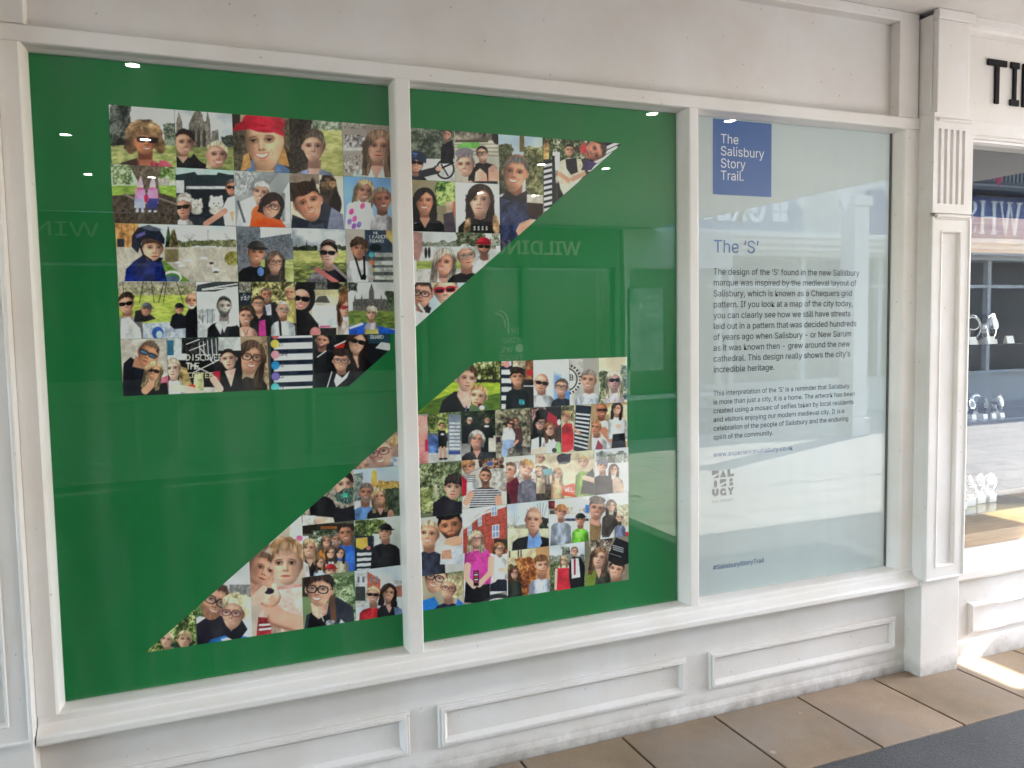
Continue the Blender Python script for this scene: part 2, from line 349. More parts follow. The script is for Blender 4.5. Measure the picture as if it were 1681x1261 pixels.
# ------------------------------------------------------------------ lettering (own outline table)
GL = {" ":[188,[]],"#":[440,[[242,0,326,509,377,509,294,0],[10,140,19,192,400,192,391,140],[64,0,147,509,198,509,115,0],[40,316,49,368,429,368,421,316]]],",":[188,[[38,-119,68,71,137,71,84,-119]]],"-":[453,[[337,244,337,188,114,188,114,244]]],".":[188,[[95,-4,78,-1,63,9,53,24,50,41,53,59,63,73,78,83,95,87,113,83,128,73,138,59,141,41,138,24,128,9,113,-1]]],"0":[453,[[227,-7,199,-5,174,1,151,11,130,24,111,41,95,62,80,86,69,113,60,144,53,178,49,214,48,254,49,294,53,330,60,364,69,395,81,422,95,447,112,467,130,484,151,498,174,508,200,514,227,516,254,514,279,508,302,498,323,484,342,467,358,447,372,422,384,395,393,364,400,330,404,294,405,254,404,214,400,178,393,144,384,113,373,86,359,62,342,41,323,24,302,11,279,1,254,-5],[227,50,261,56,290,74,303,87,313,103,323,122,330,144,336,168,340,194,343,223,344,254,343,285,340,314,336,341,330,365,323,387,313,405,303,422,290,435,261,453,227,460,192,453,163,435,151,422,140,405,131,387,123,365,117,341,113,314,110,285,109,254,110,223,113,194,117,168,123,144,131,122,140,103,151,87,163,74,192,56]]],"1":[453,[[76,0,76,55,391,55,391,0],[276,509,276,0,212,0,212,448,209,448,86,358,86,427,198,509]]],"2":[453,[[64,0,64,47,234,229,261,257,282,282,299,305,311,327,318,348,320,371,317,397,308,419,293,436,273,449,250,457,224,460,196,457,172,447,153,433,139,413,130,390,127,362,66,362,67,384,71,405,77,424,86,442,111,473,143,496,162,505,182,511,203,514,225,516,247,514,268,511,288,505,306,497,337,474,361,445,376,411,381,372,378,345,371,318,357,290,336,259,322,241,306,223,288,202,267,180,153,60,153,57,389,57,389,0]]],"3":[453,[[218,-7,195,-6,173,-3,152,2,133,10,98,30,70,57,52,91,44,132,109,132,115,107,126,87,144,71,165,59,191,52,219,50,248,53,275,61,297,74,315,93,325,116,329,145,326,172,316,196,299,217,275,234,242,244,201,248,157,248,157,299,288,448,288,452,70,452,70,509,372,509,372,461,211,278,211,289,239,290,264,288,287,284,308,276,327,265,344,253,359,239,371,222,381,205,387,186,392,166,393,145,392,123,387,103,380,84,370,66,358,50,344,36,327,23,309,12,288,4,266,-2,243,-6]]],"4":[453,[[40,105,40,158,247,509,311,509,109,166,109,163,413,163,413,105],[282,0,282,121,282,146,282,318,343,318,343,0]]],"5":[453,[[221,-7,199,-6,178,-2,159,3,140,11,108,32,83,60,66,93,60,130,122,130,127,108,138,89,154,73,173,60,196,52,221,50,250,53,276,64,298,82,314,104,324,131,328,162,324,193,314,221,297,244,275,262,248,273,218,277,192,275,167,268,145,258,128,246,67,253,96,509,366,509,366,452,151,452,134,301,136,301,155,315,178,325,203,331,229,334,263,330,294,321,321,306,345,285,364,260,379,231,388,199,391,163,390,139,385,117,379,95,369,76,357,57,343,41,327,27,309,15,289,6,268,-1,245,-5]]],"6":[453,[[226,-7,203,-5,182,-1,161,5,142,15,125,26,109,40,96,56,84,74,75,94,69,115,65,138,64,162,68,199,80,239,89,261,102,285,118,311,137,340,252,509,322,509,151,261,145,261,154,275,165,288,179,299,196,307,214,312,235,314,257,313,278,309,298,303,316,295,346,271,370,240,378,221,384,201,388,180,389,157,388,134,384,112,377,92,368,73,356,55,343,39,327,26,310,14,291,5,271,-2,249,-6],[226,48,254,52,279,63,299,79,314,101,324,128,327,157,324,187,314,213,299,235,279,251,254,262,226,265,198,262,174,252,153,235,138,214,128,188,125,158,128,128,138,102,153,79,174,63,198,52]]],"7":[453,[[97,0,323,448,323,452,62,452,62,509,391,509,391,449,165,0]]],"8":[453,[[226,-7,201,-6,178,-2,156,3,136,11,101,33,74,62,57,96,52,135,55,166,65,195,81,220,101,241,125,256,153,265,153,267,119,282,93,308,76,342,70,380,75,417,90,450,114,477,146,498,164,506,184,511,204,514,226,516,248,514,269,511,288,506,306,498,337,477,361,450,377,417,382,380,376,342,359,308,333,282,300,267,300,265,327,256,351,241,372,220,387,195,397,166,401,135,395,96,378,62,352,33,317,11,296,3,275,-2,251,-6],[226,49,258,52,285,60,307,74,323,91,333,113,337,139,333,165,322,189,305,208,283,223,256,232,226,235,196,232,169,223,147,208,130,189,119,165,115,139,119,113,129,91,145,74,167,60,195,52],[226,290,252,292,274,300,293,313,307,330,316,351,319,376,316,399,308,420,294,437,275,449,252,457,226,460,200,457,177,449,159,437,145,420,136,399,133,376,136,351,145,330,159,313,178,300,201,292]]],"9":[453,[[226,516,249,514,271,510,291,503,310,494,328,482,343,468,356,452,368,434,377,414,384,393,388,371,389,347,385,309,373,270,363,248,350,224,334,197,315,168,200,0,130,0,301,248,307,248,299,234,287,221,273,210,257,202,238,196,218,195,195,196,175,199,155,206,137,214,106,237,83,269,74,287,68,307,65,329,64,352,65,375,69,397,75,417,85,436,96,454,110,469,125,483,143,494,162,504,182,510,203,514],[226,460,199,457,174,446,154,429,138,407,129,381,125,352,129,322,138,295,154,274,174,257,199,247,226,243,254,247,279,257,299,273,314,295,324,321,327,350,324,381,314,407,299,429,279,446,254,457]]],"A":[480,[[16,0,201,509,276,509,463,0,395,0,287,302,276,334,264,372,257,394,250,420,241,447,232,478,245,478,236,447,228,419,220,393,213,371,201,333,191,302,85,0],[110,142,110,199,370,199,370,142]]],"B":[456,[[60,0,60,509,241,509,266,508,289,504,310,499,329,491,359,469,381,442,394,410,398,374,395,344,387,320,373,301,356,286,336,275,315,267,315,262,339,257,363,245,385,227,402,203,414,173,418,136,413,100,400,67,377,39,344,18,324,10,301,4,275,1,247,0],[125,57,245,57,272,58,296,63,315,70,330,80,349,105,355,137,352,161,342,184,327,203,306,218,279,228,248,231,125,231],[125,285,238,285,265,288,288,296,308,309,323,326,333,348,336,372,330,403,313,429,283,446,240,452,125,452]]],"C":[510,[[267,-7,235,-5,205,1,177,11,150,25,126,42,104,63,86,88,70,115,57,146,48,179,42,215,40,254,42,293,48,329,57,362,70,393,86,421,104,445,126,466,150,484,177,498,205,508,235,514,267,516,305,513,340,504,373,490,402,471,427,447,448,418,463,385,473,348,408,348,401,373,389,395,375,413,357,428,337,440,315,449,292,454,267,456,245,454,223,450,203,443,184,432,166,419,150,403,137,385,125,364,116,340,109,314,105,285,103,254,105,223,109,194,116,168,125,145,137,123,151,105,166,89,184,76,203,66,223,59,245,54,267,53,292,55,315,60,337,69,357,81,375,96,389,114,401,136,408,160,473,160,463,124,448,91,428,62,402,38,373,19,341,5,305,-4]]],"D":[502,[[219,0,96,0,96,57,215,57,244,58,272,63,296,70,318,81,337,94,354,110,368,128,379,149,388,172,394,198,398,226,399,255,398,285,394,312,388,337,379,361,368,381,354,399,338,415,320,428,299,438,275,446,249,450,221,452,93,452,93,509,225,509,261,507,294,501,325,492,353,478,377,461,399,441,418,418,433,391,446,361,455,329,460,293,462,255,460,217,455,181,446,149,433,119,417,92,398,68,376,48,351,31,322,17,291,8,256,2],[125,509,125,0,60,0,60,509]]],"E":[419,[[60,0,60,509,372,509,372,452,125,452,125,286,355,286,355,229,125,229,125,57,375,57,375,0]]],"F":[410,[[60,0,60,509,369,509,369,452,125,452,125,278,346,278,346,221,125,221,125,0]]],"G":[520,[[269,-7,236,-5,205,1,176,11,149,25,125,43,104,64,85,88,69,116,57,146,47,179,42,215,40,254,42,293,47,329,57,362,69,393,85,421,103,445,125,466,149,484,175,498,203,508,233,514,265,516,304,513,340,504,374,489,403,469,429,445,449,416,465,384,474,349,408,349,399,372,387,393,373,411,356,427,337,439,315,448,291,454,265,456,243,454,222,450,202,443,183,432,166,419,150,404,137,385,125,364,116,340,109,314,105,285,103,254,105,223,109,194,116,168,125,145,137,124,151,105,166,90,184,76,203,66,224,59,246,54,269,53,309,57,345,71,374,93,396,123,404,141,410,160,414,180,415,202,434,199,283,199,283,256,478,256,478,200,476,170,471,141,463,115,451,91,436,69,419,50,399,33,377,19,352,8,326,0,298,-5]]],"H":[517,[[60,0,60,509,125,509,125,289,392,289,392,509,457,509,457,0,392,0,392,232,125,232,125,0]]],"I":[300,[[31,0,31,57,118,57,118,452,31,452,31,509,269,509,269,452,183,452,183,57,269,57,269,0]]],"L":[393,[[60,0,60,509,125,509,125,57,361,57,361,0]]],"M":[628,[[60,0,60,509,152,509,277,187,287,159,299,123,311,84,322,49,307,49,318,83,330,121,342,158,352,187,476,509,568,509,568,0,504,0,504,291,504,327,505,369,506,413,507,457,513,457,505,433,498,409,482,363,467,322,456,291,342,0,286,0,170,291,159,321,145,361,129,408,112,457,119,457,120,416,121,372,122,328,122,291,122,0]]],"N":[523,[[60,0,60,509,136,509,343,183,352,169,363,151,375,130,388,107,401,82,414,55,405,54,402,81,401,108,400,134,399,157,399,195,399,509,463,509,463,0,387,0,202,290,177,331,164,354,148,381,108,452,119,454,122,384,124,328,125,291,125,0]]],"O":[533,[[267,-7,235,-5,205,1,177,11,150,25,126,42,105,63,86,88,70,115,57,146,48,179,42,215,40,254,42,293,48,329,57,362,70,393,86,421,105,445,126,466,150,484,177,498,205,508,235,514,267,516,299,514,329,508,357,498,384,484,408,466,429,445,448,421,464,393,477,362,486,329,491,293,493,254,491,215,486,179,477,146,464,115,448,88,429,63,408,42,384,25,357,11,329,1,299,-5],[267,53,289,54,310,59,330,66,349,76,367,89,383,105,396,123,408,144,418,168,425,194,429,223,430,254,429,286,425,314,418,341,408,365,396,386,383,404,367,420,349,433,330,443,310,450,289,454,267,456,245,454,223,450,203,443,184,433,167,420,151,404,137,385,125,364,116,340,109,314,105,285,103,254,105,223,109,194,116,168,125,144,137,123,151,105,167,89,184,76,203,66,223,59,245,54]]],"R":[449,[[60,0,60,509,236,509,264,507,290,504,313,497,333,489,367,465,390,433,399,415,405,395,408,374,409,352,408,330,405,309,399,290,390,271,367,240,333,217,312,209,289,203,264,199,236,198,96,198,96,255,234,255,269,258,298,267,319,281,334,300,342,324,345,352,342,380,334,405,319,425,298,440,269,449,233,452,125,452,125,0],[353,0,230,229,303,229,428,0]]],"S":[447,[[224,-9,197,-8,172,-4,149,1,128,9,108,19,91,31,76,45,64,60,54,77,46,96,41,115,38,137,104,137,110,110,123,88,142,71,166,59,194,52,224,49,257,52,286,60,311,74,329,92,341,114,346,139,342,161,332,179,316,193,296,205,272,214,245,222,184,239,154,249,128,260,105,274,86,289,71,307,60,326,54,348,52,372,58,413,75,448,87,463,102,476,119,488,138,498,158,506,180,511,203,514,227,516,252,514,275,511,296,505,316,498,351,476,377,449,394,415,401,378,337,378,326,412,302,437,286,447,267,453,247,457,225,459,194,456,167,448,145,435,129,418,118,398,115,376,119,352,131,334,148,319,169,308,191,300,212,293,264,279,287,272,312,264,336,252,359,238,379,220,395,198,405,171,408,139,403,99,386,64,374,48,360,34,343,21,323,11,302,2,278,-4,252,-8]]],"T":[449,[[32,452,32,509,417,509,417,452,257,452,257,0,193,0,193,452]]],"U":[517,[[259,-8,230,-7,203,-2,177,5,154,15,133,28,114,43,98,60,85,80,74,101,66,124,62,148,60,173,60,509,124,509,124,178,128,144,141,113,160,87,187,68,220,56,259,52,298,56,331,68,357,87,377,113,389,144,393,178,393,509,457,509,457,173,456,148,451,124,443,101,433,80,419,60,403,43,384,28,363,15,340,5,315,-2,288,-7]]],"V":[480,[[204,0,16,509,84,509,192,206,203,176,215,137,222,115,230,89,239,61,248,31,235,31,244,62,252,90,260,115,267,138,279,176,290,206,395,509,463,509,278,0]]],"W":[686,[[155,0,16,509,82,509,163,196,170,171,175,145,187,94,192,67,197,40,189,40,194,67,200,94,205,120,211,145,224,196,306,509,380,509,462,196,468,171,474,145,486,94,492,67,497,40,488,40,493,67,499,94,504,120,510,145,523,196,603,509,670,509,530,0,455,0,368,323,359,356,351,391,347,410,344,431,340,452,336,475,350,475,346,453,342,433,339,413,335,395,327,359,318,323,230,0]]],"Y":[472,[[203,0,203,208,16,509,91,509,192,344,208,318,222,292,236,264,250,230,224,230,237,265,251,293,265,318,280,344,381,509,455,509,268,208,268,0]]],"a":[389,[[160,-9,126,-5,94,5,68,22,48,45,35,73,30,108,34,138,43,161,58,179,78,193,100,203,125,211,152,216,178,220,234,227,252,230,265,235,273,243,276,255,276,257,273,279,267,297,256,311,240,322,220,329,196,331,171,329,149,322,132,313,118,301,107,288,100,274,41,291,57,322,79,346,104,364,133,375,163,382,194,384,215,383,239,379,263,372,286,360,306,343,322,320,333,290,337,251,337,0,277,0,277,52,272,52,264,38,252,25,236,12,215,1,190,-6],[170,45,202,49,228,59,248,74,263,93,272,115,276,138,276,190,270,186,259,182,246,179,231,176,200,171,175,168,154,164,134,159,117,150,103,139,95,124,92,105,94,87,102,72,114,61,130,52,149,47]]],"b":[424,[[229,-8,198,-5,172,4,153,17,138,31,127,46,118,59,112,59,112,0,53,0,53,509,114,509,114,319,118,319,127,331,137,346,152,360,171,373,197,381,229,384,252,383,274,378,294,371,313,361,330,347,345,332,359,313,370,293,379,270,385,245,389,218,390,189,389,160,385,133,379,108,370,84,359,64,346,45,330,29,313,16,294,5,274,-2,252,-7],[220,47,253,51,279,66,301,88,316,117,325,151,328,189,325,227,316,261,301,290,280,311,253,325,220,330,188,325,161,312,140,291,125,263,116,229,113,189,116,150,125,115,140,86,162,65,188,51]]],"c":[396,[[207,-8,182,-7,159,-2,137,6,117,16,98,30,82,46,68,64,56,85,46,108,40,133,36,159,34,187,36,216,40,243,46,268,56,291,68,312,82,330,98,346,117,360,137,371,159,378,182,383,207,384,234,383,260,377,284,368,305,356,324,341,340,322,353,301,362,277,303,262,298,276,290,289,281,301,270,311,257,319,242,325,226,329,207,330,173,325,145,310,124,287,108,258,99,224,96,187,99,151,108,117,124,89,145,66,173,51,207,46,226,48,243,52,258,58,271,66,282,76,292,89,299,102,304,117,363,102,354,78,341,56,325,37,306,21,285,9,261,-1,235,-6]]],"d":[424,[[195,-8,172,-7,151,-2,130,5,111,16,94,29,79,45,66,64,55,84,46,108,39,133,35,160,34,189,35,218,39,245,46,270,55,293,66,313,79,332,95,347,112,361,131,371,151,378,173,383,196,384,228,381,253,373,272,360,287,346,298,331,306,319,311,319,311,509,372,509,372,0,313,0,313,59,307,59,298,46,287,31,272,17,252,4,227,-5],[205,47,236,51,263,65,284,86,299,115,309,150,312,189,309,229,300,263,284,291,263,312,237,325,205,330,172,325,145,311,124,290,108,261,99,227,96,189,99,151,109,117,124,88,145,66,172,51]]],"e":[404,[[212,-8,185,-7,161,-2,138,6,117,16,98,30,82,46,68,64,56,85,46,108,40,132,35,159,34,187,35,215,39,242,46,267,55,290,67,311,81,329,97,346,115,359,135,370,157,378,180,383,205,384,236,382,266,374,294,361,319,341,341,315,357,282,363,263,368,242,370,219,371,194,371,169,75,169,75,221,338,221,310,202,307,237,298,269,283,294,263,314,237,326,205,330,173,326,146,313,125,294,109,270,99,241,96,211,96,178,100,139,110,106,128,80,151,61,179,50,212,46,234,48,254,53,271,61,285,73,297,88,306,105,365,91,353,63,335,39,311,19,283,4,249,-5]]],"f":[254,[[228,379,228,327,6,327,6,379],[81,0,81,432,84,461,96,486,113,505,135,519,161,527,187,530,207,529,222,527,234,524,243,521,227,468,215,472,206,473,195,474,171,470,154,460,145,443,142,419,142,0]]],"g":[425,[[207,-151,168,-148,134,-140,105,-127,82,-110,64,-91,51,-69,101,-41,110,-53,122,-66,136,-78,154,-88,178,-95,207,-97,249,-92,282,-75,304,-47,311,-6,311,68,306,68,298,56,287,41,272,28,252,16,227,8,195,5,173,6,152,10,132,17,113,27,95,39,80,53,67,71,55,90,46,112,39,136,35,163,34,191,35,220,39,246,46,271,55,293,66,314,80,332,95,347,112,361,131,371,152,378,173,383,196,384,228,382,253,373,273,360,288,346,299,331,308,319,313,319,313,379,372,379,372,-9,371,-32,367,-54,360,-73,350,-90,324,-117,291,-136,271,-142,251,-147,229,-150],[205,59,237,63,264,75,285,95,300,121,309,154,312,193,309,231,300,264,285,291,264,312,237,325,205,330,172,325,145,312,124,290,109,262,99,229,96,193,99,155,109,123,124,96,145,76,172,63]]],"h":[410,[[114,227,114,0,53,0,53,509,114,509,114,287,102,287,112,312,124,332,137,349,152,362,187,379,227,384,264,380,295,369,321,349,341,321,348,304,353,285,356,264,357,240,357,0,296,0,296,235,290,275,273,304,246,323,210,329,184,326,161,317,141,303,126,283,117,257]]],"i":[167,[[53,0,53,379,114,379,114,0],[84,443,67,446,54,455,44,468,41,483,44,499,54,512,67,521,84,524,100,521,114,512,123,499,126,483,123,468,114,455,100,446]]],"j":[167,[[53,379,114,379,114,-30,111,-63,102,-90,86,-113,65,-129,37,-139,4,-143,-10,-143,-10,-87,2,-87,25,-83,40,-72,50,-54,53,-29],[83,443,67,446,53,455,44,468,41,483,44,499,53,512,67,521,83,524,100,521,114,512,123,499,126,483,123,468,114,455,100,446]]],"k":[381,[[110,137,110,212,121,212,284,379,360,379,184,199,177,199],[53,0,53,509,114,509,114,0],[294,0,148,186,191,229,372,0]]],"l":[189,[[139,-2,101,3,74,20,58,47,53,84,53,509,114,509,114,99,115,77,120,62,130,54,146,52,160,53,170,54,181,3,162,-1,151,-2]]],"m":[610,[[53,0,53,379,112,379,112,295,108,295,118,323,132,346,151,363,172,376,195,384,219,386,257,380,287,361,309,331,321,295,312,295,322,321,337,343,357,361,381,375,407,383,437,386,468,383,497,372,522,354,541,328,553,296,557,255,557,0,496,0,496,254,490,289,473,313,447,326,419,330,395,328,374,320,358,307,345,290,338,270,335,247,335,0,274,0,274,260,269,288,253,311,229,326,199,330,178,328,158,320,140,307,126,289,117,266,114,238,114,0]]],"n":[410,[[114,227,114,0,53,0,53,379,112,379,112,287,102,287,112,312,124,332,137,349,152,362,187,379,227,384,264,380,295,369,321,349,341,321,348,304,353,285,356,264,357,240,357,0,296,0,296,235,290,275,273,304,246,323,210,329,184,326,161,317,141,303,126,283,117,257]]],"o":[415,[[207,-8,182,-7,159,-2,137,6,117,16,98,30,82,46,68,64,56,85,46,108,40,133,36,159,34,187,36,216,40,243,46,268,56,291,68,312,82,330,98,346,117,360,137,371,159,378,182,383,207,384,233,383,256,378,278,371,299,360,317,346,333,330,347,312,359,291,369,268,376,243,380,216,381,187,380,159,376,133,369,108,359,85,347,64,333,46,317,30,299,16,278,6,256,-2,233,-7],[207,46,242,51,270,66,292,89,307,117,316,151,319,187,316,224,307,258,292,287,270,310,242,325,207,330,173,325,145,310,124,287,108,258,99,224,96,187,99,151,108,117,124,89,145,66,173,51]]],"p":[424,[[53,-143,53,379,112,379,112,319,118,319,126,331,137,346,152,360,171,373,197,381,229,384,252,383,274,378,294,371,313,361,330,347,345,332,359,313,370,293,379,270,385,245,389,218,390,189,389,160,385,133,379,108,370,84,359,64,346,45,330,29,313,16,294,5,274,-2,252,-7,229,-8,198,-5,173,4,153,17,138,31,127,46,118,59,114,59,114,-143],[220,47,253,51,279,66,301,88,316,117,325,151,328,189,325,227,316,261,301,290,280,311,253,325,220,330,188,325,161,312,140,291,125,263,116,229,113,189,116,150,125,115,140,86,162,65,188,51]]],"q":[424,[[372,-143,311,-143,311,59,306,59,298,46,287,31,272,17,252,4,227,-5,195,-8,172,-7,151,-2,130,5,111,16,94,29,79,45,66,64,55,84,46,108,39,133,35,160,34,189,35,218,39,245,46,270,55,293,66,313,79,332,95,347,112,361,131,371,151,378,173,383,196,384,228,381,253,373,272,360,287,346,298,331,307,319,313,319,313,379,372,379],[205,47,236,51,263,65,284,86,299,115,309,150,312,189,309,229,300,263,284,291,263,312,237,325,205,330,172,325,145,311,124,290,108,261,99,227,96,189,99,151,109,117,124,88,145,66,172,51]]],"r":[259,[[53,0,53,379,112,379,112,321,115,321,130,347,152,367,181,380,213,385,229,384,243,384,243,322,230,324,219,325,207,326,182,323,159,315,140,301,126,284,117,262,114,237,114,0]]],"s":[365,[[182,-8,145,-5,112,3,84,18,62,38,45,63,36,94,94,107,105,79,124,60,150,49,181,45,217,50,244,62,262,81,268,103,265,121,254,136,237,147,212,155,149,170,125,177,104,186,87,196,72,208,53,237,47,274,51,305,65,332,87,354,115,370,149,381,187,384,223,381,254,372,279,358,299,339,314,316,324,290,268,277,258,298,243,316,219,328,187,333,156,329,131,317,114,299,109,277,112,258,124,243,144,232,172,223,229,209,254,202,275,194,292,183,306,171,325,142,331,107,326,75,312,47,290,24,260,6,223,-5]]],"t":[227,[[204,379,204,327,6,327,6,379],[65,471,126,471,126,98,128,76,136,61,150,53,170,50,185,51,202,54,213,2,203,-1,192,-3,180,-4,168,-4,145,-3,125,2,107,10,92,21,72,52,65,93]]],"u":[410,[[182,-5,146,-1,115,11,89,31,69,59,62,76,57,95,54,116,53,139,53,379,114,379,114,144,119,105,137,75,164,56,200,50,226,53,249,62,268,77,283,97,293,122,296,153,296,379,357,379,357,0,298,0,298,92,307,92,297,67,286,47,272,30,257,17,222,0]]],"v":[389,[[163,0,17,379,84,379,165,155,177,121,187,87,196,53,206,21,184,21,194,53,203,87,213,121,224,155,305,379,371,379,226,0]]],"w":[567,[[138,0,23,379,87,379,133,214,143,177,154,137,159,115,165,91,170,67,175,41,165,41,170,66,175,90,180,113,186,135,191,156,196,176,201,195,206,214,252,379,316,379,362,214,366,196,371,176,376,157,382,136,387,114,392,91,397,67,402,41,391,41,397,66,402,90,408,113,413,135,418,156,423,176,429,195,434,214,480,379,545,379,429,0,368,0,319,172,305,225,297,252,291,280,277,338,291,338,277,280,263,225,255,198,248,172,199,0]]],"x":[379,[[21,0,171,218,171,171,29,379,100,379,147,306,164,279,179,253,193,229,207,206,175,206,190,229,202,253,216,279,233,306,282,379,352,379,209,169,209,214,358,0,287,0,231,85,214,112,200,136,187,159,173,182,205,182,191,159,178,136,165,112,148,85,91,0]]],"y":[389,[[47,-139,61,-86,71,-87,88,-90,104,-89,118,-84,130,-74,141,-58,151,-36,163,-1,17,379,84,379,165,155,177,121,187,87,196,53,206,21,184,21,193,53,202,87,212,121,224,155,305,379,371,379,204,-58,191,-85,177,-107,159,-124,139,-136,117,-143,91,-145,77,-145,65,-143,54,-141]]],"\u00a3":[425,[[37,41,37,57,62,61,80,74,90,95,93,125,85,358,86,380,89,401,94,421,102,439,125,471,156,495,174,504,194,510,216,514,239,516,277,511,310,499,339,480,362,454,378,422,387,385,328,377,318,411,300,437,273,453,240,459,210,456,186,446,168,430,155,410,148,387,146,360,153,127,152,106,145,89,135,75,123,64,108,55,92,49,76,45,61,42,48,41],[37,0,37,57,301,57,315,58,324,63,329,72,330,85,330,107,388,107,388,91,382,51,366,23,339,6,299,0],[37,229,37,280,311,280,311,229]]],"\u2018":[177,[[52,318,104,509,151,509,121,318]]],"\u2019":[177,[[52,318,82,509,151,509,98,318]]]}

def glyph_mesh(s, size, sx=1.0, depth=0.0, bold=0.0, track=0.0):
    cu = bpy.data.curves.new("lettering", 'CURVE')
    cu.dimensions = '2D'
    cu.fill_mode = 'BOTH' if depth else 'FRONT'
    cu.extrude = depth / 2
    cu.offset = bold
    x = 0.0
    k = size / 1000.0
    for ch in s:
        adv, cons = GL[ch]
        for c in cons:
            sp = cu.splines.new('POLY')
            n = len(c) // 2
            sp.points.add(n - 1)
            for i in range(n):
                sp.points[i].co = ((x + c[2 * i]) * k * sx, c[2 * i + 1] * k, 0, 1)
            sp.use_cyclic_u = True
        x += adv + track
    o = bpy.data.objects.new("lettering", cu)
    COL.objects.link(o)
    dg = bpy.context.evaluated_depsgraph_get()
    me = bpy.data.meshes.new_from_object(o.evaluated_get(dg))
    bpy.data.objects.remove(o)
    bpy.data.curves.remove(cu)
    return me, x * k * sx

def lettering(name, lines, mat, parent=None, facing=-1, depth=0.0, bold=0.0, track=0.0):
    """lines = (text, x, y, z baseline, size, width or None); facing -1: read from -y, +1: read from +y"""
    vs, fs = [], []
    for (s, x, y, z, size, width) in lines:
        sx = 1.0
        if width:
            w0 = sum(GL[c][0] + track for c in s) * size / 1000.0
            sx = width / w0
        me, w = glyph_mesh(s, size, sx, depth, bold, track)
        off = len(vs)
        for v in me.vertices:
            vs.append((x + v.co.x * (1 if facing < 0 else -1), y + v.co.z * facing * -1, z + v.co.y))
        for p in me.polygons:
            fs.append(tuple(i + off for i in p.vertices))
        bpy.data.meshes.remove(me)
    mb = MB()
    mb.add(vs, fs)
    return mb.build(name, mat, parent)

# ------------------------------------------------------------------ setting: paving, asphalt, street, ceiling
def slab_material():
    M = Mat("buff paving stone")
    pos = M.coords()
    tone = M.node('ShaderNodeAttribute', attribute_name="tone")
    n1 = M.ramp(M.noise(3.2, 6, 0.62, pos), [(0.25, (0.185, 0.137, 0.094)), (0.5, (0.255, 0.190, 0.132)), (0.75, (0.315, 0.248, 0.182))])
    grain = M.ramp(M.noise(170, 3, 0.7, pos), [(0.3, (0.78, 0.76, 0.74)), (0.7, (1.12, 1.1, 1.08))])
    c = M.mix(1.0, n1, grain, 'MULTIPLY')
    c = M.mix(1.0, c, tone.outputs['Color'], 'MULTIPLY')
    grey = M.ramp(M.noise(1.7, 5, 0.6, pos), [(0.45, (0, 0, 0)), (0.7, (0.6, 0.6, 0.6))])
    c = M.mix(grey, c, (0.215, 0.198, 0.18))
    spots = M.node('ShaderNodeTexVoronoi')
    spots.inputs['Scale'].default_value = 5.5
    M.link(pos, spots.inputs['Vector'])
    gum = M.ramp(spots.outputs['Distance'], [(0.05, (0.7, 0.7, 0.7)), (0.085, (0, 0, 0))])
    c = M.mix(gum, c, (0.40, 0.36, 0.30))
    dk = M.ramp(M.noise(21, 5, 0.7, pos), [(0.66, (0, 0, 0)), (0.74, (0.6, 0.6, 0.6))])
    c = M.mix(dk, c, (0.085, 0.07, 0.055))
    M.base(c)
    M.b.inputs['Roughness'].default_value = 0.72
    M.b.inputs['Specular IOR Level'].default_value = 0.3
    M.bump(M.noise(120, 4, 0.7, pos), 0.5, 0.002)
    return M.m

def asphalt_material():
    M = Mat("asphalt")
    pos = M.coords()
    v = M.node('ShaderNodeTexVoronoi')
    v.inputs['Scale'].default_value = 210
    M.link(pos, v.inputs['Vector'])
    stone = M.ramp(v.outputs['Distance'], [(0.1, (0.085, 0.085, 0.086)), (0.55, (0.030, 0.030, 0.031))])
    pat = M.ramp(M.noise(2.2, 5, 0.6, pos), [(0.3, (0.75, 0.75, 0.75)), (0.7, (1.2, 1.2, 1.22))])
    c = M.mix(1.0, stone, pat, 'MULTIPLY')
    pale = M.ramp(M.noise(60, 3, 0.7, pos), [(0.66, (0, 0, 0)), (0.75, (0.6, 0.6, 0.6))])
    c = M.mix(pale, c, (0.20, 0.19, 0.18))
    gumv = M.node('ShaderNodeTexVoronoi')
    gumv.inputs['Scale'].default_value = 6.0
    M.link(pos, gumv.inputs['Vector'])
    gum = M.ramp(gumv.outputs['Distance'], [(0.055, (0.8, 0.8, 0.8)), (0.09, (0, 0, 0))])
    c = M.mix(gum, c, (0.24, 0.23, 0.21))
    M.base(c)
    M.b.inputs['Roughness'].default_value = 0.75
    M.bump(v.outputs['Distance'], 0.6, 0.004)
    return M.m

random.seed(4)
mb = MB()
tones = []
EDGES = [3.235 - 0.4265 * k for k in range(20, -12, -1)]
for i in range(len(EDGES) - 1):
    a, b = EDGES[i] + 0.0045, EDGES[i + 1] - 0.0045
    n = len(mb.v)
    mb.prism([(a + .0, -0.44), (b, -0.44), (b, 0.026), (a, 0.026)], -0.05, 0.0, 'z')
    t = random.uniform(0.86, 1.1)
    tones += [(t, t * random.uniform(0.97, 1.02), t * random.uniform(0.92, 1.03), 1)] * (len(mb.v) - n)
pav = tag(mb.build("pavement", slab_material(), bevel=0.003), kind='structure')
ca = pav.data.attributes.new("tone", 'FLOAT_COLOR', 'POINT')
ca.data.foreach_set('color', np.array(tones, dtype=np.float32).ravel())

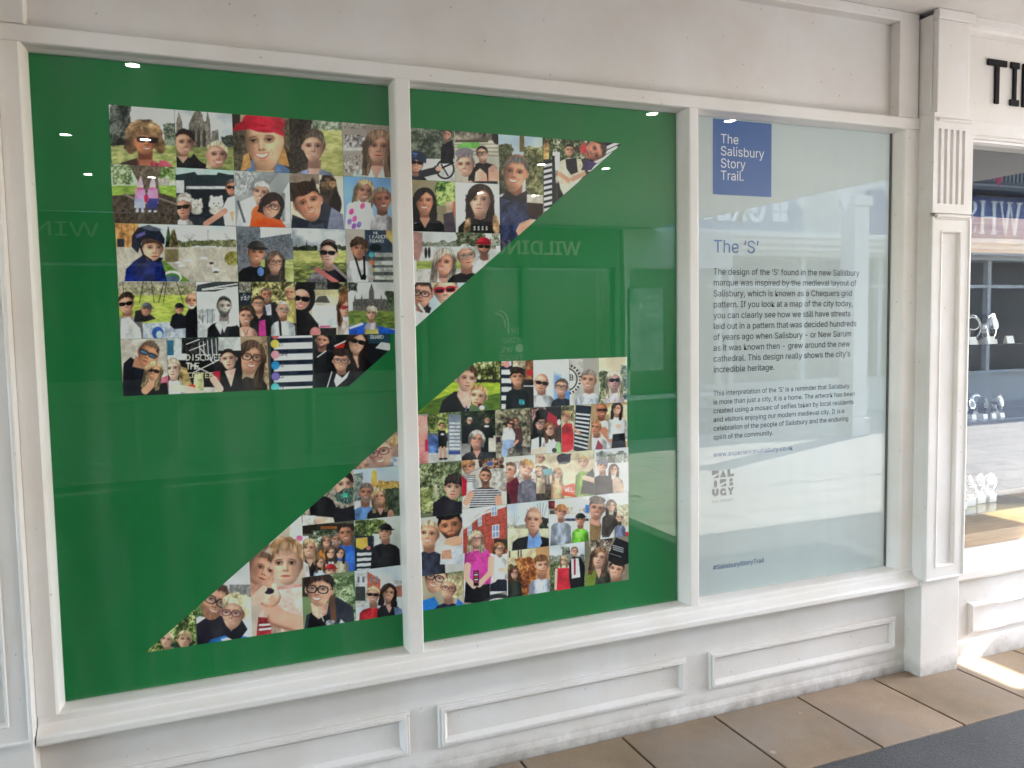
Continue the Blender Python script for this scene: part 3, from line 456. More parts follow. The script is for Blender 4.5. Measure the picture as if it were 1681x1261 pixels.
mb = MB().box(-40, 40, -40, 0.3, -0.09, -0.012)
m_joint = plain_mat("dark joint grit", (0.045, 0.042, 0.038), 0.9, scale=40)
tag(mb.build("ground", m_joint), kind='structure')
mb = MB()
xs = [-14 + 0.02 * i for i in range(0, 1301)]
random.seed(9)
edge, w = [], 0.0
for x in xs:
    w = w * 0.8 + random.uniform(-0.0018, 0.0018)
    edge.append((x, -0.443 + w))
loop = edge + [(12.0, -2.35), (3.4, -2.35), (3.4, -6.9), (-14, -6.9)]
mb.add([(x, y, -0.004) for x, y in loop], [tuple(range(len(loop)))])
tag(mb.build("asphalt_path", asphalt_material()), kind='structure')

def street_material():
    M = Mat("grey street paving")
    pos = M.coords()
    br = M.node('ShaderNodeTexBrick')
    br.inputs['Scale'].default_value = 1.0
    br.inputs['Brick Width'].default_value = 0.6
    br.inputs['Row Height'].default_value = 0.4
    br.inputs['Mortar Size'].default_value = 0.006
    br.inputs['Color1'].default_value = (0.52, 0.49, 0.45, 1)
    br.inputs['Color2'].default_value = (0.45, 0.43, 0.40, 1)
    br.inputs['Mortar'].default_value = (0.13, 0.12, 0.11, 1)
    M.link(pos, br.inputs['Vector'])
    pat = M.ramp(M.noise(4, 5, 0.6, pos), [(0.3, (0.8, 0.8, 0.8)), (0.7, (1.1, 1.1, 1.1))])
    M.base(M.mix(1.0, br.outputs['Color'], pat, 'MULTIPLY'))
    M.b.inputs['Roughness'].default_value = 0.8
    return M.m
m_street = street_material()
tag(MB().box(3.404, 40, -30, -2.354, -0.05, -0.004).box(-40, 3.4, -30, -6.904, -0.05, -0.0042).build("street", m_street), kind='structure')

cl = MB().box(-9, 6.2, -7.2, 0.30, 2.905, 3.2).box(6.2005, 7.2, -3.0, -1.58, 2.91, 3.19).box(6.62, 7.2, -1.578, -0.9, 2.911, 3.189)  # real ceiling, plus two unseen slabs added past its edge to block sun
cl = tag(cl.build("ceiling", m_ceiling, bevel=0.004), kind='structure')

# ------------------------------------------------------------------ the shopfront
shop = thing("shopfront", "white painted wooden shopfront with three tall panes under a blank fascia", "shopfront", (1.3, 0.1, 0))
GT, GB, GY = 2.4033, 0.4902, 0.05
MB().prism([(0.0, 2.4155), (0.006, 2.4125), (0.03, 2.4095), (0.05, 2.4033), (0.12, 2.4033), (0.12, 2.463), (0.004, 2.463), (0.0, 2.459)], -0.43, 3.012, 'x').build("head_rail", m_frame, shop, bevel=0.002)
MB().prism([(0.05, GB), (0.012, 0.4845), (0.0, 0.480), (0.0, 0.457), (-0.034, 0.441), (-0.042, 0.434), (-0.042, 0.415), (-0.036, 0.408), (0.12, 0.408), (0.12, GB)], -0.43, 3.012, 'x').build("sill", m_frame, shop, bevel=0.003)
MB().prism([(0.6838, 0.052), (0.6885, 0.012), (0.6905, 0.004), (0.695, 0.0), (0.738, 0.0), (0.7415, 0.004), (0.7432, 0.012), (0.749, 0.052), (0.749, 0.12), (0.6838, 0.12)], 0.481, 2.414, 'z').build("mullion", m_frame, shop)
MB().prism([(1.8113, 0.052), (1.8275, 0.008), (1.8305, 0.002), (1.835, 0.0), (1.868, 0.0), (1.872, 0.003), (1.8735, 0.012), (1.880, 0.052), (1.880, 0.12), (1.8113, 0.12)], 0.481, 2.414, 'z').build("mullion", m_frame, shop)
MB().prism([(-0.431, 0.0), (-0.381, 0.0), (-0.374, 0.004), (-0.371, 0.012), (-0.3631, 0.052), (-0.3631, 0.12), (-0.431, 0.12)], 0.481, 2.414, 'z').build("jamb", m_frame, shop)
MB().prism([(2.9115, 0.052), (2.929, 0.016), (2.936, 0.008), (2.944, 0.006), (3.0125, 0.006), (3.0125, 0.12), (2.9115, 0.12)], 0.481, 2.414, 'z').build("jamb", m_frame, shop)
for a, b in ((-0.3631, 0.6838), (0.749, 1.8113), (1.880, 2.9115)):
    MB().box(a - 0.008, b + 0.008, GY, GY + 0.006, GB - 0.006, GT + 0.006).build("window_pane", m_glass, shop)
# fascia: a set-back panel inside a flat surround
MB().box(-0.36, 2.9, 0.06, 0.14, 2.455, 2.865).build("fascia_panel", m_paint, shop)
fr = MB().box(-0.45, -0.36, 0.0, 0.14, 2.4635, 2.905).box(2.9, 3.012, 0.012, 0.14, 2.4635, 2.905).box(-0.3595, 2.8995, 0.004, 0.14, 2.862, 2.904)
fr.build("fascia_surround", m_paint, shop, bevel=0.004)
MB().prism([(0.10, 0.4075), (0.045, 0.4075), (0.04, 0.39), (0.04, 0.05), (0.034, 0.03), (0.034, -0.03), (0.10, -0.03)], -0.44, 3.02, 'x').build("stall_riser", m_riser, shop, bevel=0.003)
PROF = [(0.0, 0.030), (0.003, 0.026), (0.010, 0.026), (0.013, 0.019), (0.021, 0.019), (0.024, 0.026), (0.031, 0.034), (0.034, 0.037)]
for a, b in ((-0.33, 0.690), (0.795, 1.833), (1.942, 2.950)):
    MB().frame(a, b, 0.108, 0.264, PROF, 0.045).build("panel_moulding", m_riser, shop)

# ------------------------------------------------------------------ pilasters
def pilaster(label, dx):
    p = thing("pilaster", label, "pilaster", (3.13 + dx, 0.0, 0.0), "pilasters at the ends of the shopfront")
    X = lambda x: x + dx
    # lower shaft
    MB().box(X(3.012), X(3.245), -0.052, 0.10, 0.437, 2.470).build("shaft", m_paint, p, bevel=0.003)
    # raised frame of the tall sunk panel
    fm = MB().frame(X(3.012), X(3.245), 0.437, 2.036, [(0.0, -0.070), (0.007, -0.071), (0.012, -0.065), (0.056, -0.065), (0.059, -0.069), (0.064, -0.067), (0.068, -0.0535)], -0.0515)
    fm.build("panel_moulding", m_paint, p)
    # fluted block
    prof = [(X(3.012), -0.0515), (X(3.012), -0.070)]
    n = 5
    x0, wgr, gap = 3.038, 0.0185, 0.0165
    for k in range(n):
        a = x0 + k * (wgr + gap)
        for j in range(0, 9):
            t = math.pi * j / 8
            prof.append((X(a + wgr / 2 - math.cos(t) * wgr / 2), -0.070 + math.sin(t) * 0.012))
    prof += [(X(3.245), -0.070), (X(3.245), -0.0515)]
    flb = MB().prism(prof, 2.092, 2.408, 'z')
    flb.box(X(3.012), X(3.245), -0.070, -0.0515, 2.052, 2.092)
    flb.box(X(3.012), X(3.245), -0.070, -0.0515, 2.408, 2.474)
    flb.build("fluted_panel", m_paint, p)
    for z in (2.040, 2.446):
        pr = [(-0.062 - 0.019 * math.cos(t), z + 0.011 * math.sin(t)) for t in [math.pi * (-0.5 + j / 10) for j in range(11)]]
        MB().prism(pr, X(3.030), X(3.230), 'x').build("roll_moulding", m_paint, p, bevel=0.004)
    MB().box(X(3.020), X(3.245), -0.046, 0.10, 2.4705, 2.886).box(X(3.026), X(3.207), -0.072, -0.0455, 2.472, 2.862).box(X(3.024), X(3.240), -0.076, -0.0455, 2.862, 2.904).build("upper_block", m_paint, p, bevel=0.004)
    MB().box(X(3.0095), X(3.2425), -0.050, 0.10, -0.02, 0.4365).build("plinth", m_riser, p, bevel=0.004)
    return p
pilaster("fluted white pilaster between the shopfront and the watch window", 0.0)
pilaster("white panelled pilaster at the left edge beside the green pane", -3.677)

# ------------------------------------------------------------------ display boards behind the glass
def green_mat():
    M = Mat("printed green vinyl")
    c = tuple(lin((34, 123, 66)) * 1.0)
    M.base(M.ramp(M.noise(1.5, 3), [(0.3, tuple(x * 0.94 for x in c)), (0.7, tuple(x * 1.06 for x in c))]))
    M.b.inputs['Roughness'].default_value = 0.45
    M.b.inputs['Specular IOR Level'].default_value = 0.04
    return M.m
m_green = green_mat()
BY = 0.062
board_left = thing("display_board", "green board with the left part of a photo mosaic, behind the first pane", "display board", (0.16, 0.08, 1.4))
MB().box(-0.372, 0.706, BY, BY + 0.012, 0.478, 2.412).build("backing_panel", m_green, board_left)
board_right = thing("display_board", "green board with the right part of a photo mosaic, behind the middle pane", "display board", (1.27, 0.08, 1.4))
MB().box(0.726, 1.826, BY, BY + 0.012, 0.478, 2.412).build("backing_panel", m_green, board_right)

info = thing("information_board", "pale frosted board with blue logo and text about the letter S", "information board", (2.4, 0.08, 1.4))
m_pale = Mat("frosted pale vinyl")
cpale = tuple(lin((194, 203, 203)) * 0.95)
m_pale.base(m_pale.ramp(m_pale.noise(1.2, 3), [(0.3, tuple(x * 0.97 for x in cpale)), (0.7, tuple(x * 1.03 for x in cpale))]))
m_pale.b.inputs['Roughness'].default_value = 0.5
m_pale.b.inputs['Specular IOR Level'].default_value = 0.05
m_pale = m_pale.m
m_blue = plain_mat("blue print", tuple(lin((0, 84, 160)) * 0.9), 0.5, var=0.04)
m_ink = plain_mat("charcoal print", (0.018, 0.022, 0.028), 0.5, var=0.02)
m_inkblue = plain_mat("dark blue print", (0.008, 0.075, 0.26), 0.5, var=0.02)
m_whiteprint = plain_mat("white print", (0.72, 0.76, 0.82), 0.5, var=0.02)
m_greyink = plain_mat("slate print", (0.030, 0.036, 0.05), 0.5, var=0.03)
MB().box(1.872, 2.905, BY, BY + 0.012, 0.478, 2.412).build("backing_panel", m_pale, info)
# narrow dark gasket at the right-hand edge of the pane
MB().box(2.9035, 2.9125, 0.0565, 0.0615, 0.488, 2.405).build("gasket", plain_mat("grey rubber", (0.06, 0.065, 0.065), 0.6), shop)
PY = BY - 0.0010
TY = BY - 0.0014
MB().box(1.9815, 2.2665, PY, BY - 0.0002, 2.105, 2.3985).build("logo_square", m_blue, info)
lettering("logo_lettering", [("The", 2.0155, TY - 0.0005, 2.306, 0.0705, None), ("Salisbury", 2.0155, TY - 0.0005, 2.2585, 0.0705, 0.2144), ("Story", 2.0155, TY - 0.0005, 2.211, 0.0705, None), ("Trail.", 2.0155, TY - 0.0005, 2.1635, 0.0705, None)], m_whiteprint, info)
lettering("heading", [("The ‘S’", 1.9825, TY, 1.877, 0.0985, 0.2245)], m_inkblue, info)
body1 = ["The design of the ‘S’ found in the new Salisbury", "marque was inspired by the medieval layout of", "Salisbury, which is known as a Chequers grid",
         "pattern. If you look at a map of the city today,", "you can clearly see how we still have streets", "laid out in a pattern that was decided hundreds",
         "of years ago when Salisbury - or New Sarum", "as it was known then - grew around the new", "cathedral. This design really shows the city’s", "incredible heritage."]
lettering("main_text", [(s, 1.9825, TY, 1.7895 - 0.04345 * i, 0.0485, None) for i, s in enumerate(body1)], m_ink, info)
body2 = ["This interpretation of the ‘S’ is a reminder that Salisbury", "is more than just a city, it is a home. The artwork has been", "created using a mosaic of selfies taken by local residents",
         "and visitors enjoying our modern medieval city. It is a", "celebration of the people of Salisbury and the enduring", "spirit of the community."]
lettering("small_text", [(s, 1.9825, TY, 1.3055 - 0.0357 * i, 0.0391, None) for i, s in enumerate(body2)], m_ink, info)
lettering("web_address", [("www.experiencesalisbury.co.uk", 1.9825, TY, 1.0565, 0.0385, 0.403)], m_inkblue, info)
lettering("hashtag", [("#SalisburyStoryTrail", 1.9805, TY, 0.5915, 0.0387, 0.258)], m_inkblue, info)

def emblem():
    """nine block letters in a 3 x 3 square with the name beneath"""
    mb = MB()
    X0, Z0, c, g = 1.978, 0.8945, 0.031, 0.0065
    def pl(i, j, pts):
        ox, oz = X0 + i * (c + g), Z0 + (2 - j) * (c + g)
        mb.prism([(ox + x * c, oz + z * c) for x, z in pts], PY, BY - 0.0003, 'y')
    pl(0, 0, [(0, 1), (1, 1), (1, .62), (0, .38)]); pl(0, 0, [(0.12, 0), (1, 0), (1, .5)])
    pl(1, 0, [(0, 0), (1, 0), (.5, 1)])
    pl(2, 0, [(0, 0), (1, 0), (1, .38), (.42, .38), (.42, 1), (0, 1)])
    pl(0, 1, [(.3, 0), (.75, 0), (.75, .7), (.52, 1), (.3, .7)])
    pl(1, 1, [(0, 1), (1, 1), (1, .62), (0, .38)]); pl(1, 1, [(0, 0), (1, 0), (1, .5)])
    pl(2, 1, [(.3, .55), (.75, .55), (.85, .78), (.75, 1), (.3, 1)]); pl(2, 1, [(.3, 0), (.8, 0), (.92, .22), (.8, .45), (.3, .45)])
    pl(0, 2, [(0, 1), (.36, 1), (.36, .4), (.64, .4), (.64, 1), (1, 1), (1, .3), (.7, 0), (.3, 0), (0, .3)])
    pl(1, 2, [(0, .5), (.15, .9), (.5, 1), (.85, .9), (1, .55), (.62, .55), (.5, .68), (.36, .5)]); pl(1, 2, [(.36, .5), (0, .5), (.15, .1), (.45, 0), (.5, .3)]); pl(1, 2, [(.62, .42), (1, .42), (1, 0), (.5, 0)])
    pl(2, 2, [(0, 1), (.34, 1), (.5, .72), (.66, 1), (1, 1), (.68, .45), (.68, 0), (.32, 0), (.32, .45)])
    return mb.build("emblem", m_greyink, info)
emblem()
lettering("emblem_name", [("SALISBURY", 1.9785, TY, 0.8695, 0.0185, 0.106)], m_greyink, info, track=120)

# ------------------------------------------------------------------ neighbouring shopfront with watches
nb = thing("shopfront", "neighbouring white shopfront with a watch display behind clear glass", "shopfront", (3.8, 0.1, 0))
NX1 = 5.2
MB().box(3.246, NX1, 0.0, 0.14, 2.475, 2.842).build("fascia_panel", m_paint, nb)
MB().prism([(0.0, 2.8425), (-0.03, 2.852), (-0.034, 2.866), (-0.05, 2.874), (-0.05, 2.904), (0.14, 2.904), (0.14, 2.8425)], 3.247, NX1, 'x').build("cornice", m_paint, nb)
MB().prism([(-0.006, 2.4745), (-0.006, 2.418), (0.004, 2.412), (0.010, 2.404), (0.022, 2.402), (0.026, 2.393), (0.05, 2.386), (0.12, 2.386), (0.12, 2.4745)], 3.247, NX1, 'x').build("head_rail", m_frame, nb)
MB().prism([(3.247, -0.004), (3.29, -0.004), (3.30, 0.01), (3.312, 0.052), (3.312, 0.12), (3.247, 0.12)], 0.50, 2.40, 'z').build("jamb", m_frame, nb)
MB().prism([(0.05, 0.512), (0.012, 0.500), (0.010, 0.482), (-0.012, 0.474), (-0.014, 0.452), (-0.034, 0.444), (-0.042, 0.436), (-0.042, 0.405), (-0.03, 0.392), (0.0, 0.388), (0.12, 0.388), (0.12, 0.512)], 3.247, NX1, 'x').build("sill", m_frame, nb, bevel=0.002)
MB().prism([(0.10, 0.3875), (0.0, 0.3875), (0.0, 0.10), (-0.008, 0.09), (-0.008, -0.03), (0.10, -0.03)], 3.2435, NX1, 'x').build("stall_riser", m_riser, nb, bevel=0.002)
MB().frame(3.36, NX1 - 0.05, 0.125, 0.275, [(a, b - 0.04) for a, b in PROF], 0.004).build("panel_moulding", m_riser, nb)
MB().box(3.30, NX1, GY, GY + 0.006, 0.505, 2.392).build("window_pane", m_glass_clear, nb)

def wood_mat(name, c0, c1, sc=1.0):
    M = Mat(name)
    pos = M.coords()
    mp = M.node('ShaderNodeMapping')
    mp.inputs['Scale'].default_value = (1.2, 14, 14)
    M.link(pos, mp.inputs['Vector'])
    M.base(M.ramp(M.noise(3.0 * sc, 6, 0.6, mp.outputs[0]), [(0.3, c0), (0.65, c1)]))
    M.b.inputs['Roughness'].default_value = 0.4
    return M.m
m_oak = wood_mat("golden oak", (0.32, 0.17, 0.07), (0.48, 0.29, 0.13))
m_dark = plain_mat("dark display lining", (0.06, 0.064, 0.075), 0.8, scale=3)
pel = MB()
top = [(3.30, 2.07), (NX1, 2.07)]
arch = [(3.30 + (NX1 - 3.30) * k / 24, 1.888 + 0.016 * min(1, 5 * math.sin(math.pi * k / 24))) for k in range(25)]
pel.prism([top[1], top[0]] + arch, 0.085, 0.105, 'y')
pel.build("pelmet", m_oak, nb, bevel=0.003)
MB().box(3.30, NX1, 0.066, 0.70, 0.478, 0.575).build("display_plinth", m_oak, nb, bevel=0.003)
inn = MB().box(3.26, NX1, 0.70, 0.74, 0.40, 2.85).box(3.246, 3.298, 0.125, 0.70, 0.40, 2.85).box(NX1, NX1 + 0.04, 0.066, 0.74, -0.02, 2.90).box(3.30, NX1, 0.125, 0.70, 2.60, 2.64)
inn.build("display_lining", m_dark, nb)
sign = thing("shop_sign", "black raised capital letters on the neighbouring white fascia", "sign", (3.55, -0.01, 2.65))
for s, x, wd_ in (("T", 3.398, 0.133), ("I", 3.548, 0.062), ("M", 3.615, 0.20)):
    lettering("letter", [(s, x, -0.006, 2.564, 0.187 / 0.509, wd_)], m_black, sign, depth=0.008, bold=0.003)

m_shelf = glass_mat("shelf glass", (0.86, 0.93, 0.92), 1.4)
def shelf(label, z, y0, y1, x1):
    return tag(MB().box(3.302, x1, y0, y1, z - 0.006, z).build("glass_shelf", m_shelf), label, "shelf")
shelf("upper clear shelf carrying three large watches behind the neighbouring window", 1.470, 0.16, 0.50, 5.1)
shelf("middle clear shelf carrying a close row of watches with tickets", 1.105, 0.13, 0.45, 5.1)
shelf("lowest pale shelf carrying watches on white blocks above the oak plinth", 0.660, 0.10, 0.50, 4.05)

m_steel = plain_mat("brushed watch steel", (0.62, 0.62, 0.63), 0.22, 1.0, scale=60)
m_dial = plain_mat("white watch dial", (0.62, 0.62, 0.60), 0.35)
m_card = plain_mat("white card", (0.78, 0.78, 0.77), 0.6, var=0.03)
m_strapdark = plain_mat("dark watch strap", (0.03, 0.028, 0.03), 0.5)
def make_watch(label):
    w = thing("wristwatch", label, "watch", (0, 0, 0), "watches in the neighbouring window")
    R = 0.034
    n = 28
    vs, fs = [], []
    a0, a1 = rad(-62), rad(242)
    for k in range(n + 1):
        t = a0 + (a1 - a0) * k / n
        cx, cz = R * math.cos(t) * 0.82, R * math.sin(t) + 0.050
        nx, nz = math.cos(t), math.sin(t)
        hw = 0.010 + (0.003 if abs(t - rad(90)) < rad(25) else 0)
        for s, o in ((-1, 0.0), (1, 0.0), (1, 0.0045), (-1, 0.0045)):
            vs.append((cx + nx * o, s * hw, cz + nz * o))
    for k in range(n):
        for i in range(4):
            j = (i + 1) % 4
            fs.append((k * 4 + i, k * 4 + j, k * 4 + 4 + j, k * 4 + 4 + i))
    fs += [(0, 1, 2, 3), tuple(n * 4 + i for i in (3, 2, 1, 0))]
    MB().add(vs, fs).build("strap", m_steel, w)
    # case: a short disc leaning on the front of the strap, facing -y / up
    def disc(r, y0, y1, cz, tilt):
        seg = 28
        V = [(r * math.cos(2 * math.pi * i / seg), y, r * math.sin(2 * math.pi * i / seg)) for y in (y0, y1) for i in range(seg)]
        ct, st = math.cos(tilt), math.sin(tilt)
        V = [(x, y * ct - z * st - 0.012, y * st + z * ct + cz) for x, y, z in V]
        F = [(i, (i + 1) % seg, (i + 1) % seg + seg, i + seg) for i in range(seg)] + [tuple(range(seg)), tuple(range(2 * seg - 1, seg - 1, -1))]
        return MB().add(V, F)
    case = disc(0.021, -0.006, 0.004, 0.060, rad(-14)).build("case", m_steel, w)
    disc(0.0172, -0.0075, -0.0055, 0.060, rad(-14)).build("dial", m_dial, case)
    st = MB().prism([(-0.020, 0.0), (0.020, 0.0), (0.016, 0.012), (-0.016, 0.012)], -0.018, 0.018, 'y')
    st.prism([(-0.006, 0.012), (0.006, 0.012), (0.010, 0.080), (-0.010, 0.080)], 0.004, 0.010, 'y')
    st.build("display_stand", m_card, w)
    return w
def make_ticket(label):
    t = MB().prism([(-0.007, 0.0), (0.011, 0.0), (0.004, 0.026), (0.0, 0.026)], -0.018, 0.018, 'x').build("price_ticket", m_card)
    tag(t, label, "price ticket", "price tickets in the neighbouring window")
    return t
W0 = make_watch("large steel watch on the upper shelf close against the pilaster")
T0 = make_ticket("white price ticket on the upper shelf beside the first large watch")
wl = [
    (3.525, 0.26, 1.470, 1.75, 22, None), (3.655, 0.26, 1.470, 1.65, -18, "large steel watch on the upper shelf, second from the pilaster"),
    (3.790, 0.26, 1.470, 1.70, 14, "large steel watch on the upper shelf by the right edge of the picture"),
    (3.490, 0.22, 1.105, 1.45, 38, "pale watch at the pilaster end of the middle shelf"),
    (3.560, 0.32, 1.105, 1.25, -12, "watch on the middle shelf, second from the pilaster"), (3.610, 0.22, 1.105, 1.15, 12, "watch on the middle shelf, third from the pilaster"),
    (3.660, 0.31, 1.105, 1.25, -22, "watch on the middle shelf, fourth from the pilaster"), (3.708, 0.22, 1.105, 1.15, 24, "watch on the middle shelf, fifth from the pilaster"),
    (3.760, 0.31, 1.105, 1.25, -8, "watch on the middle shelf, sixth from the pilaster"), (3.812, 0.22, 1.105, 1.2, 16, "watch in the front of the middle shelf at the right edge of the picture"),
    (3.545, 0.40, 1.105, 1.2, 10, "watch in the back row of the middle shelf, first from the pilaster"), (3.612, 0.40, 1.105, 1.2, -16, "watch in the back row of the middle shelf, second from the pilaster"),
    (3.690, 0.40, 1.105, 1.2, 20, "watch in the back row of the middle shelf, third from the pilaster"), (3.765, 0.40, 1.105, 1.2, -6, "watch in the back row of the middle shelf, last before the edge of the picture"),
    (3.520, 0.20, 0.700, 1.5, 40, "watch on the first white block of the lowest shelf"), (3.635, 0.24, 0.700, 1.35, 24, "watch on the second white block of the lowest shelf"),
    (3.735, 0.26, 0.700, 1.25, 6, "watch on the third white block of the lowest shelf"), (3.815, 0.26, 0.700, 1.2, -12, "watch on the fourth white block of the lowest shelf"),
]
for i, (x, y, z, sc, rz, lb) in enumerate(wl):
    o = W0 if i == 0 else copy_tree(W0)
    o.location = (x, y, z)
    o.rotation_euler = (0, 0, rad(rz))
    o.scale = (sc, sc, sc)
    if i % 3 == 1 or i in (5, 8, 12):          # some have dark dials, some dark leather straps
        for ch in o.children:
            if ch.name.startswith('case'):
                ch.children[0].material_slots[0].link = 'OBJECT'
                ch.children[0].material_slots[0].material = m_strapdark
            if ch.name.startswith('strap') and i in (5, 7, 12):
                ch.material_slots[0].link = 'OBJECT'
                ch.material_slots[0].material = m_strapdark
    if lb:
        o['label'] = lb
tl = [(3.590, 0.19, 1.470, 1.4, None), (3.718, 0.19, 1.470, 1.4, "white price ticket on the upper shelf beside the second large watch"), (3.850, 0.19, 1.470, 1.4, "white price ticket on the upper shelf beside the last large watch"),
      (3.510, 0.17, 1.105, 1.3, "white price ticket at the pilaster end of the middle shelf"), (3.60, 0.18, 1.105, 0.8, "small price ticket on the middle shelf in front of the second watch"),
      (3.665, 0.17, 1.105, 0.8, "small price ticket on the middle shelf in front of the third watch"), (3.725, 0.17, 1.105, 0.8, "small price ticket on the middle shelf in front of the fourth watch"), (3.785, 0.17, 1.105, 0.8, "small price ticket on the middle shelf in front of the fifth watch")]
for i, (x, y, z, sc, lb) in enumerate(tl):
    o = T0 if i == 0 else copy_tree(T0)
    o.location = (x, y, z)
    o.scale = (sc, sc, sc)
    if lb:
        o['label'] = lb
for i, (x, y, wb, lb) in enumerate([(3.520, 0.20, 0.038, "white block under the first watch on the lowest shelf"), (3.635, 0.24, 0.034, "white block under the second watch on the lowest shelf"),
                                  (3.735, 0.26, 0.030, "white block under the third watch on the lowest shelf"), (3.815, 0.26, 0.026, "white block under the fourth watch on the lowest shelf")]):
    b = MB().box(x - wb, x + wb, y - 0.03, y + 0.03, 0.6605, 0.6995).build("display_block", m_card, bevel=0.003)
    tag(b, lb, "display block", "white display blocks on the lowest shelf")

# ------------------------------------------------------------------ what closes the view to either side
tag(MB().box(-9.0, -0.668, 0.0, 0.14, -0.03, 2.904).build("wall", m_paint), "plain white painted wall beyond the left pilaster", "wall")
tag(MB().box(-9.0, 6.2, 0.80, 0.95, -0.05, 3.2).build("rear_wall", m_dark), "dark wall at the back of the shop units", "wall")
tag(MB().box(5.245, 6.2, 0.0, 0.14, -0.03, 2.904).build("wall", m_paint), "plain white painted wall past the watch window", "wall")

# ------------------------------------------------------------------ the other side of the passage and street (seen in the glass)
m_darkglass = plain_mat("dark shop interior", (0.012, 0.014, 0.016), 0.5)
m_grey = paint_mat("grey green joinery", (0.10, 0.13, 0.12), dirt=0.6, speck=False)
m_grey2 = paint_mat("mid grey joinery", (0.26, 0.27, 0.26), dirt=0.6, speck=False)
m_pwall = paint_mat("pale render", (0.55, 0.54, 0.52), dirt=0.7, rough=0.8, speck=False)
m_cream = plain_mat("cream letter", (0.88, 0.90, 0.74), 0.5)
m_floor = plain_mat("smooth passage paving", (0.24, 0.23, 0.215), 0.7, scale=4)

def opposite_shop(label, x0, x1, y, bays, riser, fascia_mat, frame_mat, riser_mat, cat="shopfront"):
    t = thing("shopfront", label, cat, ((x0 + x1) / 2, y - 0.2, 0))
    MB().box(x0, x1, y - 0.25, y, 2.36, 2.875).build("fascia_panel", fascia_mat, t, bevel=0.005)
    MB().box(x0 + 0.01, x1 - 0.01, y - 0.24, y - 0.02, -0.02, riser).build("stall_riser", riser_mat, t)
    MB().box(x0 + 0.01, x1 - 0.01, y - 0.7, y - 0.66, riser, 2.36).build("shop_interior", m_darkglass, t)
    fb = MB()
    fb.box(x0, x1, y - 0.12, y + 0.03, riser + 0.001, riser + 0.06)
    w = (x1 - x0) / bays
    for k in range(bays + 1):
        a = min(max(x0 + k * w - 0.04, x0), x1 - 0.08)
        fb.box(a, a + 0.08, y - 0.10, y + 0.02, riser + 0.062, 2.358)
    fb.build("window_frame", frame_mat, t, bevel=0.004)
    for k in range(bays):
        a = x0 + k * w
        MB().frame(a + 0.18, a + w - 0.18, 0.16, riser - 0.14, [(0.0, y + 0.02), (0.03, y + 0.025), (0.05, y + 0.0)], y - 0.03).build("panel_moulding", riser_mat, t)
    MB().box(x0 + 0.02, x1 - 0.02, y - 0.065, y - 0.058, riser + 0.03, 2.37).build("window_pane", m_glass, t)
    return t
oa = opposite_shop("pale panelled shopfront across the passage beside the wine shop", -3.2, 2.70, -7.0, 4, 1.02, m_grey, m_grey2, m_grey2)
ob = opposite_shop("dark green wine shop across the passage with cream lettering", 2.76, 5.55, -7.0, 2, 0.75, m_grey, m_grey, m_grey)
lettering("lettering", [("WILDING", 4.96, -6.985, 2.515, 0.335, 1.25)], m_cream, ob, facing=1, depth=0.02, bold=0.003)
lettering("lettering", [("WIN", -0.72, -6.985, 2.62, 0.29, 0.66)], m_cream, oa, facing=1, depth=0.01)
lettering("window_lettering", [("IN", 4.07, -6.985, 1.50, 0.14, None), ("WINE", 4.12, -6.985, 1.38, 0.14, 0.30), ("WE", 3.98, -6.985, 1.265, 0.14, 0.18), ("TRUST", 4.12, -6.985, 1.155, 0.14, 0.34)], m_cream, ob, facing=1)
bt = MB()
seg = 18
bt.add([(4.07 + 0.06 * math.cos(2 * math.pi * i / seg), -6.985, 1.312 + 0.055 * math.sin(2 * math.pi * i / seg)) for i in range(seg)], [tuple(range(seg))])
bt.build("window_emblem", m_cream, ob)
bt = MB()
bt.tube([(3.80, -6.985, 1.80), (3.87, -6.985, 1.77), (3.91, -6.985, 1.70), (3.92, -6.985, 1.60), (3.92, -6.985, 1.50)], 0.012, 6)
bt.build("window_emblem", m_cream, ob)
bt = MB()
bt.tube([(3.74, -6.985, 1.77), (3.83, -6.985, 1.73), (3.87, -6.985, 1.66), (3.88, -6.985, 1.58)], 0.010, 6)
bt.build("window_emblem", m_cream, ob)
oc = opposite_shop("pale corner shopfront across the passage with a food poster in its window", 5.62, 7.4, -7.0, 1, 0.55, m_pwall, m_pwall, m_grey)
tag(MB().box(5.66, 6.22, -6.99, -6.98, 0.95, 2.08).build("poster", plain_mat("poster paper", (0.34, 0.36, 0.33), 0.5, var=0.5, scale=5)), "food poster in the corner shop window across the passage", "poster")
for ln in (("What", 6.16, -6.975, 1.93, 0.12, None), ("GOOD", 6.18, -6.975, 1.80, 0.17, None), ("ideas", 6.16, -6.975, 1.69, 0.12, None)):
    lettering("poster_lettering", [ln], m_cream, oc, facing=1)
# wall that closes the passage behind the shops
tag(MB().box(-9, 6.2, -7.9, -7.75, -0.05, 3.2).build("rear_wall", m_pwall), "pale rendered wall behind the shops across the passage", "wall")

